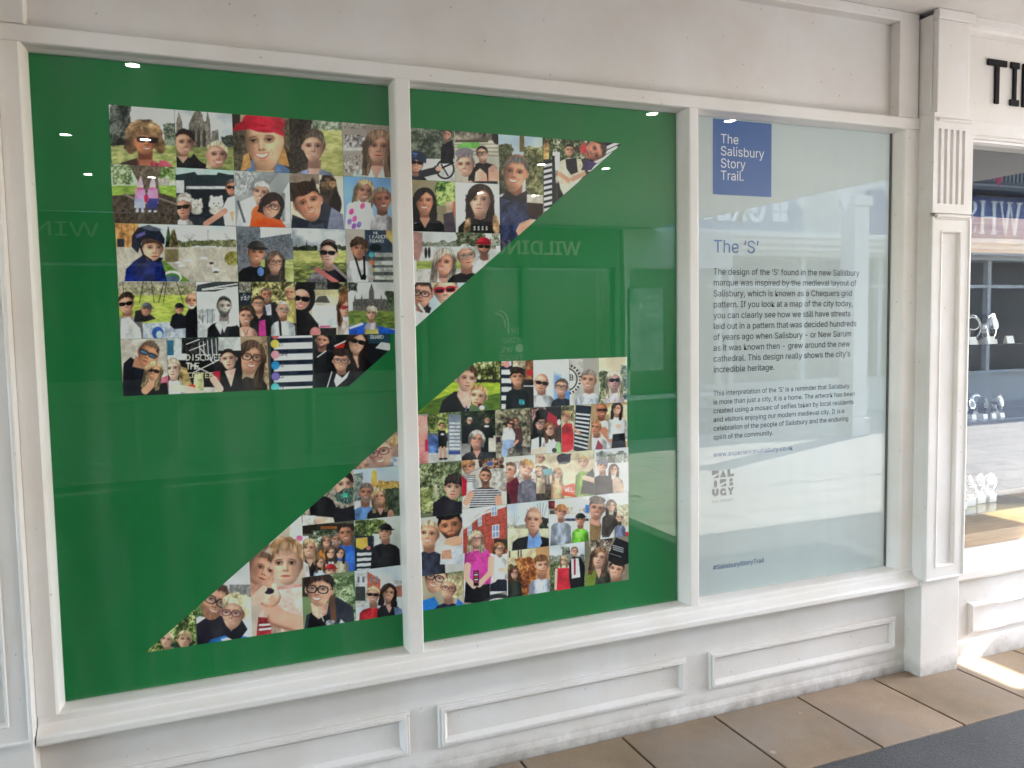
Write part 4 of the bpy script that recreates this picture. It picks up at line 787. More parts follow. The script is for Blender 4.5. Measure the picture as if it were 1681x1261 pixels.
# open street at the right
st = thing("terrace_building", "pale two storey terrace with blue shop fascias across the open street", "building", (12, -9, 0))
MB().box(6.25, 24, -8.6, -8.1, 2.66, 5.2).build("wall", m_pwall, st)
MB().box(6.25, 24, -8.5, -8.25, -0.02, 0.55).build("stall_riser", m_pwall, st)
MB().box(6.25, 24, -8.9, -8.62, -0.02, 3.4).build("shop_interior", m_darkglass, st)
fr2 = MB()
for x in (6.3, 8.0, 9.7, 11.4, 12.9, 14.1, 15.3, 17, 19, 21):
    fr2.box(x, x + 0.09, -8.3, -8.2, 0.6, 2.66)
fr2.box(6.25, 24, -8.32, -8.18, 0.552, 0.60).box(6.25, 24, -8.29, -8.21, 2.15, 2.21)
fr2.build("window_frame", m_pwall, st)
MB().prism([(-8.1, 2.74), (-7.98, 2.74), (-7.96, 2.80), (-7.88, 2.84), (-7.86, 2.90), (-7.80, 2.94), (-7.80, 3.02), (-8.1, 3.04)], 6.25, 24, 'x').build("cornice", m_frame, st)
m_bluesign = plain_mat("blue grey sign", (0.16, 0.22, 0.36), 0.4)
m_navy = plain_mat("deep blue sign", (0.03, 0.065, 0.27), 0.4)
m_wl = plain_mat("white sign letter", (0.8, 0.8, 0.8), 0.4)
bk = thing("shop_sign", "blue grey bakery sign with white letters and four squares across the street", "sign", (9, -8.05, 3.1))
MB().box(6.3, 9.55, -8.09, -8.0, 3.05, 3.95).build("sign_board", m_bluesign, bk)
lettering("letter", [("GREGGS", 8.78, -7.985, 3.20, 0.72, 1.95)], m_wl, bk, facing=1, depth=0.02, bold=0.02)
sq = MB()
for i in (0, 1):
    for j in (0, 1):
        sq.box(8.92 + 0.16 * i, 9.055 + 0.16 * i, -8.0, -7.98, 3.20 + 0.17 * j, 3.345 + 0.17 * j)
sq.build("emblem", m_wl, bk)
wh = thing("shop_sign", "deep blue bookshop sign with tall white serif letters across the street", "sign", (14.3, -8.05, 3.4))
MB().box(11.0, 17.0, -8.09, -8.0, 3.06, 3.80).build("sign_board", m_navy, wh)
def serif(mb, ch, x, z, h):
    """Roman capitals read from +y: built right to left"""
    y0, y1 = -8.0, -7.98
    P = lambda pts: mb.prism([(x - a * h, z + b * h) for a, b in pts], y0, y1, 'y')
    if ch == 'W':
        P([(0, 1), (.24, 1), (.24, .95), (.18, .95), (.34, .28), (.31, .05), (.28, 0), (.26, 0), (.07, .95), (0, .95)])
        P([(.34, .28), (.52, 1), (.56, 1), (.35, .0), (.30, .0)])
        P([(.44, 1), (.66, 1), (.66, .95), (.60, .95), (.75, .28), (.72, 0), (.68, 0), (.50, .95), (.44, .95)])
        P([(.72, .2), (.90, .95), (.84, .95), (.84, 1), (1.04, 1), (1.04, .95), (.96, .95), (.75, 0), (.70, 0)])
        return 1.10
    if ch == 'H':
        for o in (0, .5):
            P([(o + .06, .05), (o + .06, .95), (o, .95), (o, 1), (o + .24, 1), (o + .24, .95), (o + .18, .95), (o + .18, .05), (o + .24, .05), (o + .24, 0), (o, 0), (o, .05)])
        P([(.18, .47), (.18, .54), (.56, .54), (.56, .47)])
        return .84
    pts = [(.42, .78), (.38, .92), (.25, .97), (.11, .90), (.08, .74), (.2, .6), (.36, .48), (.46, .32), (.42, .12), (.26, .02), (.1, .06), (.04, .24)]
    wdt = [.02, .03, .03, .05, .06, .07, .07, .07, .06, .04, .03, .02]
    L = [(a + w_, b) for (a, b), w_ in zip(pts, wdt)]
    R = [(a - w_, b) for (a, b), w_ in zip(pts, wdt)]
    for k in range(len(pts) - 1):
        P([L[k], L[k + 1], R[k + 1], R[k]])
    return .58
sl = MB()
xx = 14.68
for ch in "WHS":
    xx -= serif(sl, ch, xx, 3.12, 0.60) * 0.60
sl.build("letter", m_wl, wh)
bal = MB()
m_iron = plain_mat("black ironwork", (0.015, 0.016, 0.018), 0.4)
bal.box(11.5, 17, -7.65, -7.60, 4.22, 4.26).box(11.5, 17, -7.65, -7.60, 3.95, 3.99)
for k in range(56):
    bal.box(11.5 + 0.1 * k, 11.53 + 0.1 * k, -7.64, -7.61, 3.96, 4.25)
bal.box(11.5, 17, -8.1, -7.6, 3.84, 3.90)
tag(bal.build("balcony_railing", m_iron), "black iron balcony railing above the bookshop sign across the street", "railing")

def column(label, x, y):
    t = thing("column", label, "column", (x, y, 0))
    MB().box(x - 0.13, x + 0.13, y - 0.13, y + 0.13, 0.25, 3.14).build("shaft", m_frame, t, bevel=0.01)
    MB().box(x - 0.16, x + 0.16, y - 0.16, y + 0.16, -0.02, 0.25).build("base", m_frame, t, bevel=0.01)
    MB().box(x - 0.16, x + 0.16, y - 0.16, y + 0.16, 3.14, 3.28).build("capital", m_frame, t, bevel=0.02)
column("square white column standing in the open street across from the shop", 8.68, -6.0)
flag_cols = {'white': plain_mat("white bunting", (0.75, 0.75, 0.74), 0.7), 'red': plain_mat("red bunting", (0.55, 0.03, 0.07), 0.7)}
bu = thing("bunting", "string of white and red triangular flags hung over the open street", "bunting", (9, -5, 3.4))
pts = [(6.22 + 0.655 * k, -5.0, 2.956 + 0.102 * k + 0.012 * (k % 2)) for k in range(14)]
MB().tube(pts, 0.007, 6).build("cord", m_wl, bu)
for k in range(14):
    x, y, z = pts[k]
    if 0 < k:
        w_, d_ = (0.12, 0.26) if k % 2 == 0 else (0.085, 0.17)
        MB().prism([(x - w_, z - 0.006 - 0.156 * w_), (x + w_, z - 0.006 + 0.156 * w_), (x + 0.01, z - d_)], y - 0.0015, y + 0.0015, 'y').build("flag", flag_cols['white' if k in (1, 2, 3, 5) or k % 2 else 'red'], bu)

m_lamp = emit_mat("lit lamp lens", (1.0, 0.94, 0.84), 30.0)
def downlight():
    t = thing("downlight", "round recessed ceiling light in the passage", "ceiling light", (0, 0, 2.905), "recessed lights in the passage ceiling")
    seg = 20
    def ring(r0, r1, z0, z1):
        V = [(r * math.cos(2 * math.pi * i / seg), r * math.sin(2 * math.pi * i / seg), z) for r, z in ((r0, z0), (r1, z1)) for i in range(seg)]
        return V, [(i, (i + 1) % seg, (i + 1) % seg + seg, i + seg) for i in range(seg)]
    m = MB()
    m.add(*ring(0.055, 0.055, 2.906, 2.899)).add(*ring(0.055, 0.036, 2.899, 2.897)).add(*ring(0.036, 0.031, 2.897, 2.902))
    m.build("trim", m_frame, t)
    MB().add([(0.0325 * math.cos(2 * math.pi * i / seg), 0.0325 * math.sin(2 * math.pi * i / seg), 2.9005) for i in range(seg)], [tuple(range(seg))]).build("lens", m_lamp, t)
    return t
D0 = downlight()
first = True
for x in (-0.63, -0.15, 2.79, 3.37):
    for y in (-1.70, -3.38, -4.85):
        o = D0 if first else copy_tree(D0)
        first = False
        o.location = (x, y, 2.905)

# ------------------------------------------------------------------ printed photographs: a small painter working on sample points
GAIN = 1.12
HOM = np.array([[589.408435673491, -31.228578491082438, 329.8772680123062],
                [67.23629454990741, -523.719868143787, 1359.276012594185],
                [0.14101567620860977, -0.02664517094855011, 1.0]])      # board metres -> artwork units
HINV = np.linalg.inv(HOM)

def hash2(ix, iy, seed):
    h = (ix.astype(np.int64) * 374761393 + iy.astype(np.int64) * 668265263 + seed * 1442695041) & 0xFFFFFFFF
    h = ((h ^ (h >> 13)) * 1274126177) & 0xFFFFFFFF
    return ((h ^ (h >> 16)) & 0xFFFF) / 65535.0

def vnoise(x, y, seed=0):
    ix, iy = np.floor(x), np.floor(y)
    fx, fy = x - ix, y - iy
    fx, fy = fx * fx * (3 - 2 * fx), fy * fy * (3 - 2 * fy)
    a, b = hash2(ix, iy, seed), hash2(ix + 1, iy, seed)
    c, d = hash2(ix, iy + 1, seed), hash2(ix + 1, iy + 1, seed)
    return (a * (1 - fx) + b * fx) * (1 - fy) + (c * (1 - fx) + d * fx) * fy

def fbm(x, y, seed=0, o=3):
    s, a, n = 0.0, 0.5, 0.0
    for k in range(o):
        s = s + a * vnoise(x * 2 ** k, y * 2 ** k, seed + 17 * k)
        n += a
        a *= 0.55
    return s / n

def smooth(a, b, x):
    t = np.clip((x - a) / (b - a), 0, 1)
    return t * t * (3 - 2 * t)

class P:
    """paints into colour array c (sRGB 0-255) at sample points x, y (units of the tile's sketch grid)"""
    def __init__(self, x, y, s, seed):
        self.x, self.y, self.s, self.seed = x, y, s, seed     # s: sketch units per artwork unit
        self.c = np.full((len(x), 3), 128.0)
        self.k = 0
    def sd(self):
        self.k += 1
        return self.seed * 131 + self.k * 7
    def put(self, m, col):
        col = np.asarray(col, dtype=float)
        if col.ndim == 1:
            col = col[None, :]
        m = np.clip(m, 0, 1)[:, None]
        self.c = self.c * (1 - m) + col * m
    def soft(self, d, w=None):
        w = (w or 0.55) * self.s
        return smooth(w, -w, d)
    # --- masks
    def ell(self, cx, cy, rx, ry, rot=0.0, w=None):
        a = rad(rot)
        dx, dy = self.x - cx, self.y - cy
        X, Y = dx * math.cos(a) + dy * math.sin(a), -dx * math.sin(a) + dy * math.cos(a)
        d = (np.sqrt((X / rx) ** 2 + (Y / ry) ** 2) - 1) * min(rx, ry)
        return self.soft(d, w)
    def pol(self, pts, w=None):
        p = np.array(pts, dtype=float)
        n = len(p)
        d = np.full(len(self.x), 1e9)
        sgn = np.ones(len(self.x))
        for i in range(n):
            a, b = p[i], p[i - 1]
            e = b - a
            wx, wy = self.x - a[0], self.y - a[1]
            t = np.clip((wx * e[0] + wy * e[1]) / (e @ e + 1e-9), 0, 1)
            d = np.minimum(d, (wx - e[0] * t) ** 2 + (wy - e[1] * t) ** 2)
            c1, c2, c3 = self.y >= a[1], self.y < b[1], e[0] * wy > e[1] * wx
            sgn = np.where((c1 & c2 & c3) | (~c1 & ~c2 & ~c3), -sgn, sgn)
        return self.soft(sgn * np.sqrt(d), w)
    def seg(self, x0, y0, x1, y1, r, w=None):
        ex, ey = x1 - x0, y1 - y0
        t = np.clip(((self.x - x0) * ex + (self.y - y0) * ey) / (ex * ex + ey * ey + 1e-9), 0, 1)
        return self.soft(np.hypot(self.x - x0 - ex * t, self.y - y0 - ey * t) - r, w)
    def n(self, sc, o=3, ax=1.0):
        return fbm(self.x / sc * ax, self.y / sc, self.sd(), o)
    # --- simple fills
    def bg(self, col, col2=None, y0=None, y1=None):
        if col2 is None:
            self.c[:] = col
        else:
            t = smooth(y0, y1, self.y)[:, None]
            self.c = np.array(col, float) * (1 - t) + np.array(col2, float) * t
    def E(self, cx, cy, rx, ry, col, rot=0, w=None, var=0.10):
        if w and w > 1.2:           # ragged, hair-like edge instead of a blur
            sx, sy = self.x, self.y
            q = min(rx, ry) * .30
            k = self.sd()
            self.x = sx + q * (fbm(sx / (q * .9), sy / (q * .9), k, 4) - .5)
            self.y = sy + q * (fbm(sx / (q * .9), sy / (q * .9), k + 3, 4) - .5)
            m = self.ell(cx, cy, rx, ry, rot, 1.1)
            self.x, self.y = sx, sy
            self.tex(m, col, var)
            return
        self.tex(self.ell(cx, cy, rx, ry, rot, w), col, var)
    def G(self, pts, col, w=None, var=0.10):
        self.tex(self.pol(pts, w), col, var)
    def R(self, x0, y0, x1, y1, col, w=None, var=0.10):
        self.G([(x0, y0), (x1, y0), (x1, y1), (x0, y1)], col, w, var)
    def L(self, x0, y0, x1, y1, r, col, w=None):
        self.put(self.seg(x0, y0, x1, y1, r, w), col)
    def tex(self, m, col, var=0.10):
        f = 1 + var * 3.6 * (self.n(15 * self.s, 3) - 0.5) + var * 1.6 * (self.n(4 * self.s, 2) - 0.5)
        self.put(m, np.array(col, float)[None, :] * f[:, None])
    # --- textures inside a box
    def box(self, b):
        x0, y0, x1, y1 = b
        return self.soft(np.maximum(np.maximum(x0 - self.x, self.x - x1), np.maximum(y0 - self.y, self.y - y1)))
    def rag(self, b, amt=5.0):
        """box with an uneven, organic outline"""
        x0, y0, x1, y1 = b
        k = self.sd()
        q = amt * self.s
        dx = 2.2 * q * (fbm(self.x / (q * 2.2), self.y / (q * 2.2), k, 4) - .5)
        dy = 2.2 * q * (fbm(self.x / (q * 2.2), self.y / (q * 2.2), k + 5, 4) - .5)
        X, Y = self.x + dx, self.y + dy
        return self.soft(np.maximum(np.maximum(x0 - X, X - x1), np.maximum(y0 - Y, Y - y1)), .8)
    def leaves(self, b, dark=(40, 55, 35), mid=(95, 120, 60), lite=(190, 200, 130), sc=7, m=None):
        m = self.rag(b) if m is None else m
        a, f, g = self.n(sc * 3 * self.s, 3), self.n(sc * .9 * self.s, 3), self.n(sc * .28 * self.s, 2)
        t = np.clip((a - 0.5) * 1.2 + (f - 0.5) * 1.3 + (g - 0.5) * 1.1 + 0.5, 0, 1)[:, None]
        col = np.where(t < 0.5, np.array(dark) * (1 - 2 * t) + np.array(mid) * 2 * t, np.array(mid) * (2 - 2 * t) + np.array(lite) * (2 * t - 1))
        self.put(m, col)
    def grass(self, b, a=(160, 175, 90), d=(105, 130, 60), m=None):
        m = self.rag(b, 1.6) if m is None else m
        t = np.clip(0.5 + 2.2 * (fbm(self.x / (9 * self.s), self.y / (3 * self.s), self.sd(), 3) - 0.5), 0, 1)[:, None]
        self.put(m, np.array(a) * t + np.array(d) * (1 - t))
    def clouds(self, b, a=(228, 230, 232), d=(170, 180, 188)):
        t = np.clip(0.5 + 2.2 * (self.n(22 * self.s, 4, 0.7) - 0.5), 0, 1)[:, None]
        self.put(self.box(b), np.array(a) * t + np.array(d) * (1 - t))
    def bricks(self, m, a=(165, 75, 60), joint=(185, 140, 125), w=16, h=6, rot=0.0):
        r = rad(rot)
        X, Y = self.x * math.cos(r) + self.y * math.sin(r), -self.x * math.sin(r) + self.y * math.cos(r)
        row = np.floor(Y / h)
        fx, fy = np.mod(X / w + 0.5 * np.mod(row, 2), 1), np.mod(Y / h, 1)
        j = np.maximum(smooth(0.1, 0.0, fx), smooth(0.22, 0.0, fy)) * 0.6
        v = 0.85 + 0.3 * hash2(np.floor(X / w + 0.5 * np.mod(row, 2)), row, self.seed)
        self.put(m, np.array(a) * v[:, None] * (1 - j[:, None]) + np.array(joint) * j[:, None])
    def stone(self, m, a=(140, 132, 120), d=(80, 76, 70), sc=5):
        t = np.clip(0.5 + 1.3 * (self.n(sc * self.s, 3, 1.5) - 0.5) + 1.0 * (self.n(sc * .4 * self.s, 2) - 0.5), 0, 1)[:, None]
        self.put(m, np.array(a) * t + np.array(d) * (1 - t))
    def cathedral(self, x0, x1, yb, yt, a=(148, 142, 132), d=(92, 88, 82), spire=True):
        """long gabled church with pinnacles (and a tall spire) between x0 and x1"""
        w = x1 - x0
        roof = yt + (yb - yt) * (0.55 if spire else 0.35)
        m = self.pol([(x0, yb), (x0, roof + (yb - roof) * .25), (x0 + w * .12, roof), (x1 - w * .12, roof), (x1, roof + (yb - roof) * .3), (x1, yb)])
        if spire:
            cx = x0 + w * .5
            m = np.maximum(m, self.pol([(cx - w * .075, yb), (cx - w * .07, roof - (roof - yt) * .45), (cx, yt), (cx + w * .07, roof - (roof - yt) * .45), (cx + w * .075, yb)]))
        for f in (.06, .24, .76, .94):
            m = np.maximum(m, self.pol([(x0 + w * f - w * .025, yb), (x0 + w * f - w * .025, roof), (x0 + w * f, roof - (yb - roof) * .35), (x0 + w * f + w * .025, roof), (x0 + w * f + w * .025, yb)]))
        self.stone(m, a, d)
        for k in range(7):
            xx = x0 + w * (.1 + .135 * k)
            self.put(self.pol([(xx - w * .02, yb - (yb - roof) * .15), (xx - w * .02, roof + (yb - roof) * .45), (xx, roof + (yb - roof) * .3), (xx + w * .02, roof + (yb - roof) * .45), (xx + w * .02, yb - (yb - roof) * .15)]) * .75, d)
    def board(self, b, n=9, slope=0.0, navy=(28, 42, 62), white=(225, 228, 230), dots=False, f=0.55):
        """striped score board: white name strips on navy"""
        x0, y0, x1, y1 = b
        m = self.box(b)
        yy = (self.y - y0 - slope * (self.x - x0)) / (y1 - y0) * n
        st = smooth(0.06, 0.0, np.abs(np.mod(yy, 1) - 0.5) - f / 2)
        self.put(m, navy)
        xin = x0 + (x1 - x0) * (.12 if not dots else .28)
        self.put(m * st * self.soft(np.maximum(xin - self.x, self.x - (x1 - (x1 - x0) * .06))), white)
        if dots:
            cols = [(235, 205, 70), (240, 150, 170), (40, 150, 210), (130, 110, 200), (70, 190, 190), (235, 120, 100)]
            r = (y1 - y0) / n * .42
            for k in range(n):
                self.E(x0 + (x1 - x0) * .15, y0 + (k + .5) * (y1 - y0) / n + slope * (x1 - x0) * .15, r, r, cols[k % 6], var=.03)
            g = smooth(.52, .62, self.n(2.2 * self.s, 2, 1.6))
            self.put(m * st * g * self.soft(np.maximum(xin - self.x, self.x - (xin + (x1 - xin) * .45))) * .7, (60, 65, 75))
    def words(self, lines, x, y, h, col, pitch=1.35, w=0.62):
        """tiny block capitals drawn with strokes"""
        for li, s in enumerate(lines):
            for i, ch in enumerate(s):
                X, Y = x + i * h * w * 1.3, y + li * h * pitch
                for (a, b, c, d) in STROKES.get(ch, []):
                    self.L(X + a * h * w, Y + b * h, X + c * h * w, Y + d * h, h * .08, col, .35)
    # --- people
    def torso(self, cx, cy, w, col, wide=1.75, drop=2.3, skin=None, v=0.0, tilt=0, var=.16):
        """shoulders below a head whose half-width is w; v > 0 opens a neckline"""
        a = rad(tilt)
        def T(px, py):
            return (cx + w * (px * math.cos(a) - py * math.sin(a)), cy + w * (px * math.sin(a) + py * math.cos(a)))
        if skin is not None:
            self.tex(self.pol([T(-.5, .6), T(.5, .6), T(.56, 1.75), T(-.56, 1.75)]), [c * .84 for c in skin], .05)
            self.tex(self.pol([T(-.62, .7), T(.62, .7), T(.56, 1.42), T(-.1, 1.62), T(-.56, 1.42)], 1.6) * .62, [skin[0] * .56, skin[1] * .47, skin[2] * .44], .05)
        pts = [T(-.55, 1.45), T(-wide * .75, 1.75), T(-wide, 2.25), T(-wide * 1.12, 6), T(wide * 1.12, 6), T(wide, 2.25), T(wide * .75, 1.75), T(.55, 1.45), T(0, 1.62 + v)]
        m = self.pol(pts, .9)
        sh = 1.04 - .34 * smooth(.2, 1.0, np.abs((self.x - cx) / (w * wide)) + .12 * (self.x - cx) / (w * wide))
        fold = 1 + .75 * (self.n(11 * self.s, 3, 1.8) - .5)
        self.put(m, np.array(col, float)[None, :] * (sh * fold)[:, None])
        if skin is not None and v > .1:
            self.put(self.pol([T(-.5, 1.4), T(.5, 1.4), T(0, 1.58 + v)]), [c * .93 for c in skin])
    def head(self, cx, cy, w, skin=(222, 172, 145), hair=(70, 50, 38), style='short', tilt=0, h=1.30, glasses=None, smile=1, beard=None,
             light=-.4, eyes=True, lips=None, cap=None, turn=0.0, blush=.5, fringe=0.0):
        """a head: half-width w, half-height h*w, rolled by tilt degrees, turned left/right by turn"""
        skin, hair = np.array(skin, float), np.array(hair, float)
        hair = hair * .84 + hair.mean() * .16
        rj = random.Random(int(cx * 7 + cy * 13 + self.seed * 101))
        tilt += rj.uniform(-5, 5)
        h *= rj.uniform(.95, 1.05)
        if turn == 0.0:
            turn = rj.uniform(-.42, .42)
        if light == -.4:
            light = rj.choice((-.4, -.4, .4))
        gaze, open_ = rj.uniform(-.03, .03), rj.uniform(.8, 1.25)
        mouth = rj.uniform(.86, 1.12)
        a = rad(tilt)
        dx, dy = self.x - cx, self.y - cy
        X = (dx * math.cos(a) + dy * math.sin(a)) / w
        Y = (-dx * math.sin(a) + dy * math.cos(a)) / w
        near = (np.abs(X) < 3.2) & (Y > -2.6) & (Y < 4.2)
        if not near.any():
            return
        S1 = self.s / w                                        # one artwork unit in head units
        def sf(d, k=.55):
            q = max(k * S1, .012)
            return smooth(q, -q, d)
        nz = fbm(X * 2.2, Y * 2.2, self.sd(), 3) - .5
        strand = fbm(X * 9 + nz, Y * 1.6, self.sd(), 3) - .5
        fine = fbm(X * 16, Y * 16, self.sd(), 2) - .5
        gl = .55 + .75 * smooth(.2, -1.3, Y + .35 * X * (1 if light > 0 else -1))
        hcol = np.clip(hair[None, :] * (np.minimum(gl, 1.12) * (1 + .95 * strand))[:, None] * .93 + 3, 0, 246)
        hc2 = np.clip(hair[None, :] * (.72 + .9 * strand)[:, None], 0, 246)
        # hair behind the head
        if style in ('long', 'bob', 'wavy', 'curly', 'afro'):
            if style == 'long':
                half = 1.16 + .12 * smooth(-.4, 1.2, Y) + .12 * nz
                d = np.where(Y < -.35, np.hypot(X / 1.18, (Y + .35) / 1.18) * 1.18 - 1.18 + .05 * nz, np.abs(X) - half)
                d = np.maximum(d, Y - 2.55 - .5 * nz)
            elif style == 'wavy':
                half = 1.2 + .3 * smooth(-.4, 1.4, Y) + .4 * nz
                d = np.where(Y < -.35, np.hypot(X / 1.22, (Y + .35) / 1.22) * 1.22 - 1.22 + .1 * nz, np.abs(X) - half)
                d = np.maximum(d, Y - 2.2 - .7 * nz)
            elif style == 'bob':
                half = 1.22 + .1 * nz
                d = np.where(Y < -.35, np.hypot(X / 1.24, (Y + .35) / 1.15) * 1.2 - 1.2 + .08 * nz, np.abs(X) - half)
                d = np.maximum(d, Y - 1.05 - .3 * nz)
            else:
                rr = 1.5 if style == 'afro' else 1.34
                d = np.hypot(X / rr, (Y + .3) / (rr * .98)) - 1 + .5 * nz * (.6 if style == 'curly' else .4)
            if style in ('long', 'wavy'):      # parted over the shoulders, neck left free
                d = np.maximum(d, -np.maximum(np.abs(X + .1 * nz) - .60 - .10 * np.sin(3 * Y), 1.0 - Y))
            self.put(sf(d, .8), hc2)
        # ears
        if style in ('short', 'bald', 'up', 'grey', 'curlytop', 'cap', 'quiff'):
            for s in (-1, 1):
                self.put(sf(np.hypot((X - s * 1.0) / .13, (Y - .02) / .27) * .13 - .13), skin * .82)
        # face
        jaw = 1 - .25 * smooth(.0, 1.05, Y) + .05 * smooth(.5, .9, Y)
        d = (np.abs(X / jaw) ** 2.15 + np.abs(Y / h) ** 2.15) ** (1 / 2.15) - 1
        face = sf(d, .7)
        side = np.clip(.5 + .5 * X * (1 if light > 0 else -1), 0, 1)
        sh = .70 + .40 * side - .26 * smooth(.45, 1.05, np.abs(X)) - .20 * smooth(.72, 1.3, Y) + .07 * smooth(-.2, -.8, Y) - .14 * smooth(-.75, -1.1, Y)
        sh = sh + .05 * fine + .06 * nz
        fc = skin[None, :] * np.stack([sh * 1.03, sh * .985, sh * .935], 1)
        bl = blush * (np.exp(-(((np.abs(X) - .5) / .28) ** 2 + ((Y - .3) / .25) ** 2)) + .7 * np.exp(-((X / .22) ** 2 + ((Y - .3) / .2) ** 2)))
        fc = fc + bl[:, None] * np.array([10, -14, -14])
        self.put(face, fc)
        tx = turn * .45
        def mk(px, py, rx, ry, rot=0.0, k=.5):
            r = rad(rot)
            ux, uy = X - px - tx, Y - py
            x2, y2 = ux * math.cos(r) + uy * math.sin(r), -ux * math.sin(r) + uy * math.cos(r)
            return sf((np.hypot(x2 / rx, y2 / ry) - 1) * min(rx, ry), k) * face
        if beard is not None:
            t = smooth(.38, .75, Y + .35 * np.abs(X) ** 2) * (1 - .0) 
            bd = np.maximum(t * sf(-(np.hypot((X - tx) / .36, (Y - .60) / .13) - 1) * .13), 0)
            self.put(face * bd * (.82 + .3 * nz), np.array(beard, float) * (1 + .5 * strand)[:, None])
        dark = skin * .42
        if eyes:
            for s in (-1, 1):
                ex = s * .42
                self.put(mk(ex, -.15, .30, .22, 0, 1.2) * .62, skin * np.array([.56, .48, .46]))
                self.put(mk(ex, -.335 + .03 * np.abs(X), .24, .045, s * 9, .9) * .50, np.minimum(hair, skin * .5) * .8 + 8)
                self.put(mk(ex, -.10, .15, .055 * open_) * .42, (200, 186, 176))
                self.put(mk(ex + gaze, -.105, .10, .075 * open_) * .88, (44, 32, 28))
                self.put(mk(ex, -.165, .20, .035) * .85, (40, 28, 24))
        # nose
        self.put(mk(.13 * (-1 if light > 0 else 1), .10, .085, .36, 0, .9) * .45, skin * .62)
        self.put(mk(.62 * (-1 if light > 0 else 1), .35, .28, .55, 0, 2.0) * .25, skin * .58)
        self.put(mk(.42 * (1 if light > 0 else -1), .22, .24, .17, 0, 2.0) * .30, np.minimum(skin * 1.18, 255))
        self.put(mk(0, -.72, .5, .26, 0, 2.0) * .25, np.minimum(skin * 1.16, 255))
        self.put(mk(-.03, .12, .05, .30) * .35, np.minimum(skin * 1.16, 255))
        self.put(mk(0, .38, .22, .075, 0, .9) * .50, skin * .55)
        for s in (-1, 1):
            self.put(mk(s * .10, .375, .045, .03) * .7, skin * .3)
        lp = np.array(lips if lips is not None else skin * np.array([.76, .56, .54]), float)
        if smile:
            k = (.37 if smile == 1 else .44) * mouth
            up = .16 * ((X - tx) / k) ** 2
            dd = np.hypot((X - tx) / k, (Y + up - .70) / (.095 if smile == 1 else .15)) - 1
            self.put(sf(dd * .12, .45) * face, lp)
            dd = np.hypot((X - tx) / (k * .84), (Y + up - .685) / (.052 if smile == 1 else .092)) - 1
            self.put(sf(dd * .07, .4) * face * .85, (232, 220, 208))
            for s in (-1, 1):
                self.put(mk(s * .52, .52, .035, .22, s * -22) * .35, skin * .6)
        else:
            self.put(mk(0, .72, .30, .085), lp)
            self.put(mk(0, .705, .29, .022) * .8, lp * .5)
        self.put(mk(0, .93, .26, .05) * .28, skin * .6)
        if glasses == 'sun' or (isinstance(glasses, tuple) and glasses[0] == 'sun'):
            gc = np.array(glasses[1] if isinstance(glasses, tuple) else (22, 22, 26), float)
            fcx = np.array(glasses[2] if isinstance(glasses, tuple) and len(glasses) > 2 else (15, 15, 18), float)
            for s in (-1, 1):
                q = (np.abs((X - tx - s * .45) / .43) ** 2.6 + np.abs((Y + .07) / .27) ** 2.6) ** (1 / 2.6) - 1
                self.put(sf(q * .3), fcx)
                q2 = (np.abs((X - tx - s * .45) / .36) ** 2.6 + np.abs((Y + .07) / .21) ** 2.6) ** (1 / 2.6) - 1
                shade = gc[None, :] * (1 + .9 * smooth(.15, -.3, Y + .07 + .2 * X))[:, None]
                self.put(sf(q2 * .3), np.clip(shade, 0, 255))
            self.put(sf(np.maximum(np.abs(X - tx) - 1.02, np.abs(Y + .20) - .045)), fcx)
        elif glasses is not None:
            gc = np.array(glasses, float)
            for s in (-1, 1):
                q = (np.abs((X - tx - s * .44) / .38) ** 2.4 + np.abs((Y + .06) / .28) ** 2.4) ** (1 / 2.4) - 1
                self.put(sf(np.abs(q * .3) - .045), gc)
                self.put(sf(q * .3) * .12, (235, 238, 240))
            self.put(sf(np.maximum(np.abs(X - tx) - .1, np.abs(Y + .10) - .04)), gc)
            self.put(sf(np.maximum(np.abs(np.abs(X) - .92) - .12, np.abs(Y + .13) - .035)) * .8, gc)
        # hair in front
        hl = None
        if style in ('short', 'grey', 'quiff'):
            hl = np.maximum(np.hypot(X / 1.05, (Y + .24) / 1.19) - 1 + .20 * nz + .08 * strand, Y + .86 - fringe - .62 * np.abs(X) ** 3.2 + .34 * nz + .16 * strand)
            if style == 'quiff':
                hl = np.minimum(hl, np.hypot((X + .1) / 1.02, (Y + 1.12) / .52) - 1 + .25 * nz)
        elif style == 'up':
            hl = np.maximum(np.hypot(X / 1.05, (Y + .24) / 1.15) - 1 + .06 * nz, Y + .94 - fringe - .66 * np.abs(X + .12) ** 2.0 + .12 * strand)
        elif style == 'curlytop':
            hl = np.maximum(np.hypot(X / 1.2, (Y + .62) / .98) - 1 + .45 * nz, Y + .55 - fringe - .3 * X * X + .4 * nz)
        elif style in ('long', 'bob', 'wavy', 'curly', 'afro'):
            part = .25
            hl = np.maximum(np.hypot(X / 1.17, (Y + .30) / 1.20) - 1 + .05 * nz, Y + .98 - fringe - .95 * np.abs(X - part) ** 1.35 + .22 * nz + .12 * strand)
            sidehair = np.maximum(np.abs(np.abs(X) - 1.10) - .20 + .26 * nz, np.maximum(-.5 - Y, Y - (1.9 if style == 'long' else .95)))
            hl = np.minimum(hl, sidehair) if style != 'afro' else hl
        elif style == 'bald':
            self.put(sf(np.hypot(X / 1.0, (Y + .35) / .98) - 1) * (1 - face) * .9, skin * .92)
            self.put(np.exp(-(((X + .2) / .4) ** 2 + ((Y + .85) / .25) ** 2)) * face * .45, np.minimum(skin * 1.22, 255))
        if hl is not None:
            self.put(smooth(.34, .0, hl) * face * .38, skin * np.array([.60, .48, .40]))
            self.put(smooth(.07, -.07, hl), hcol)
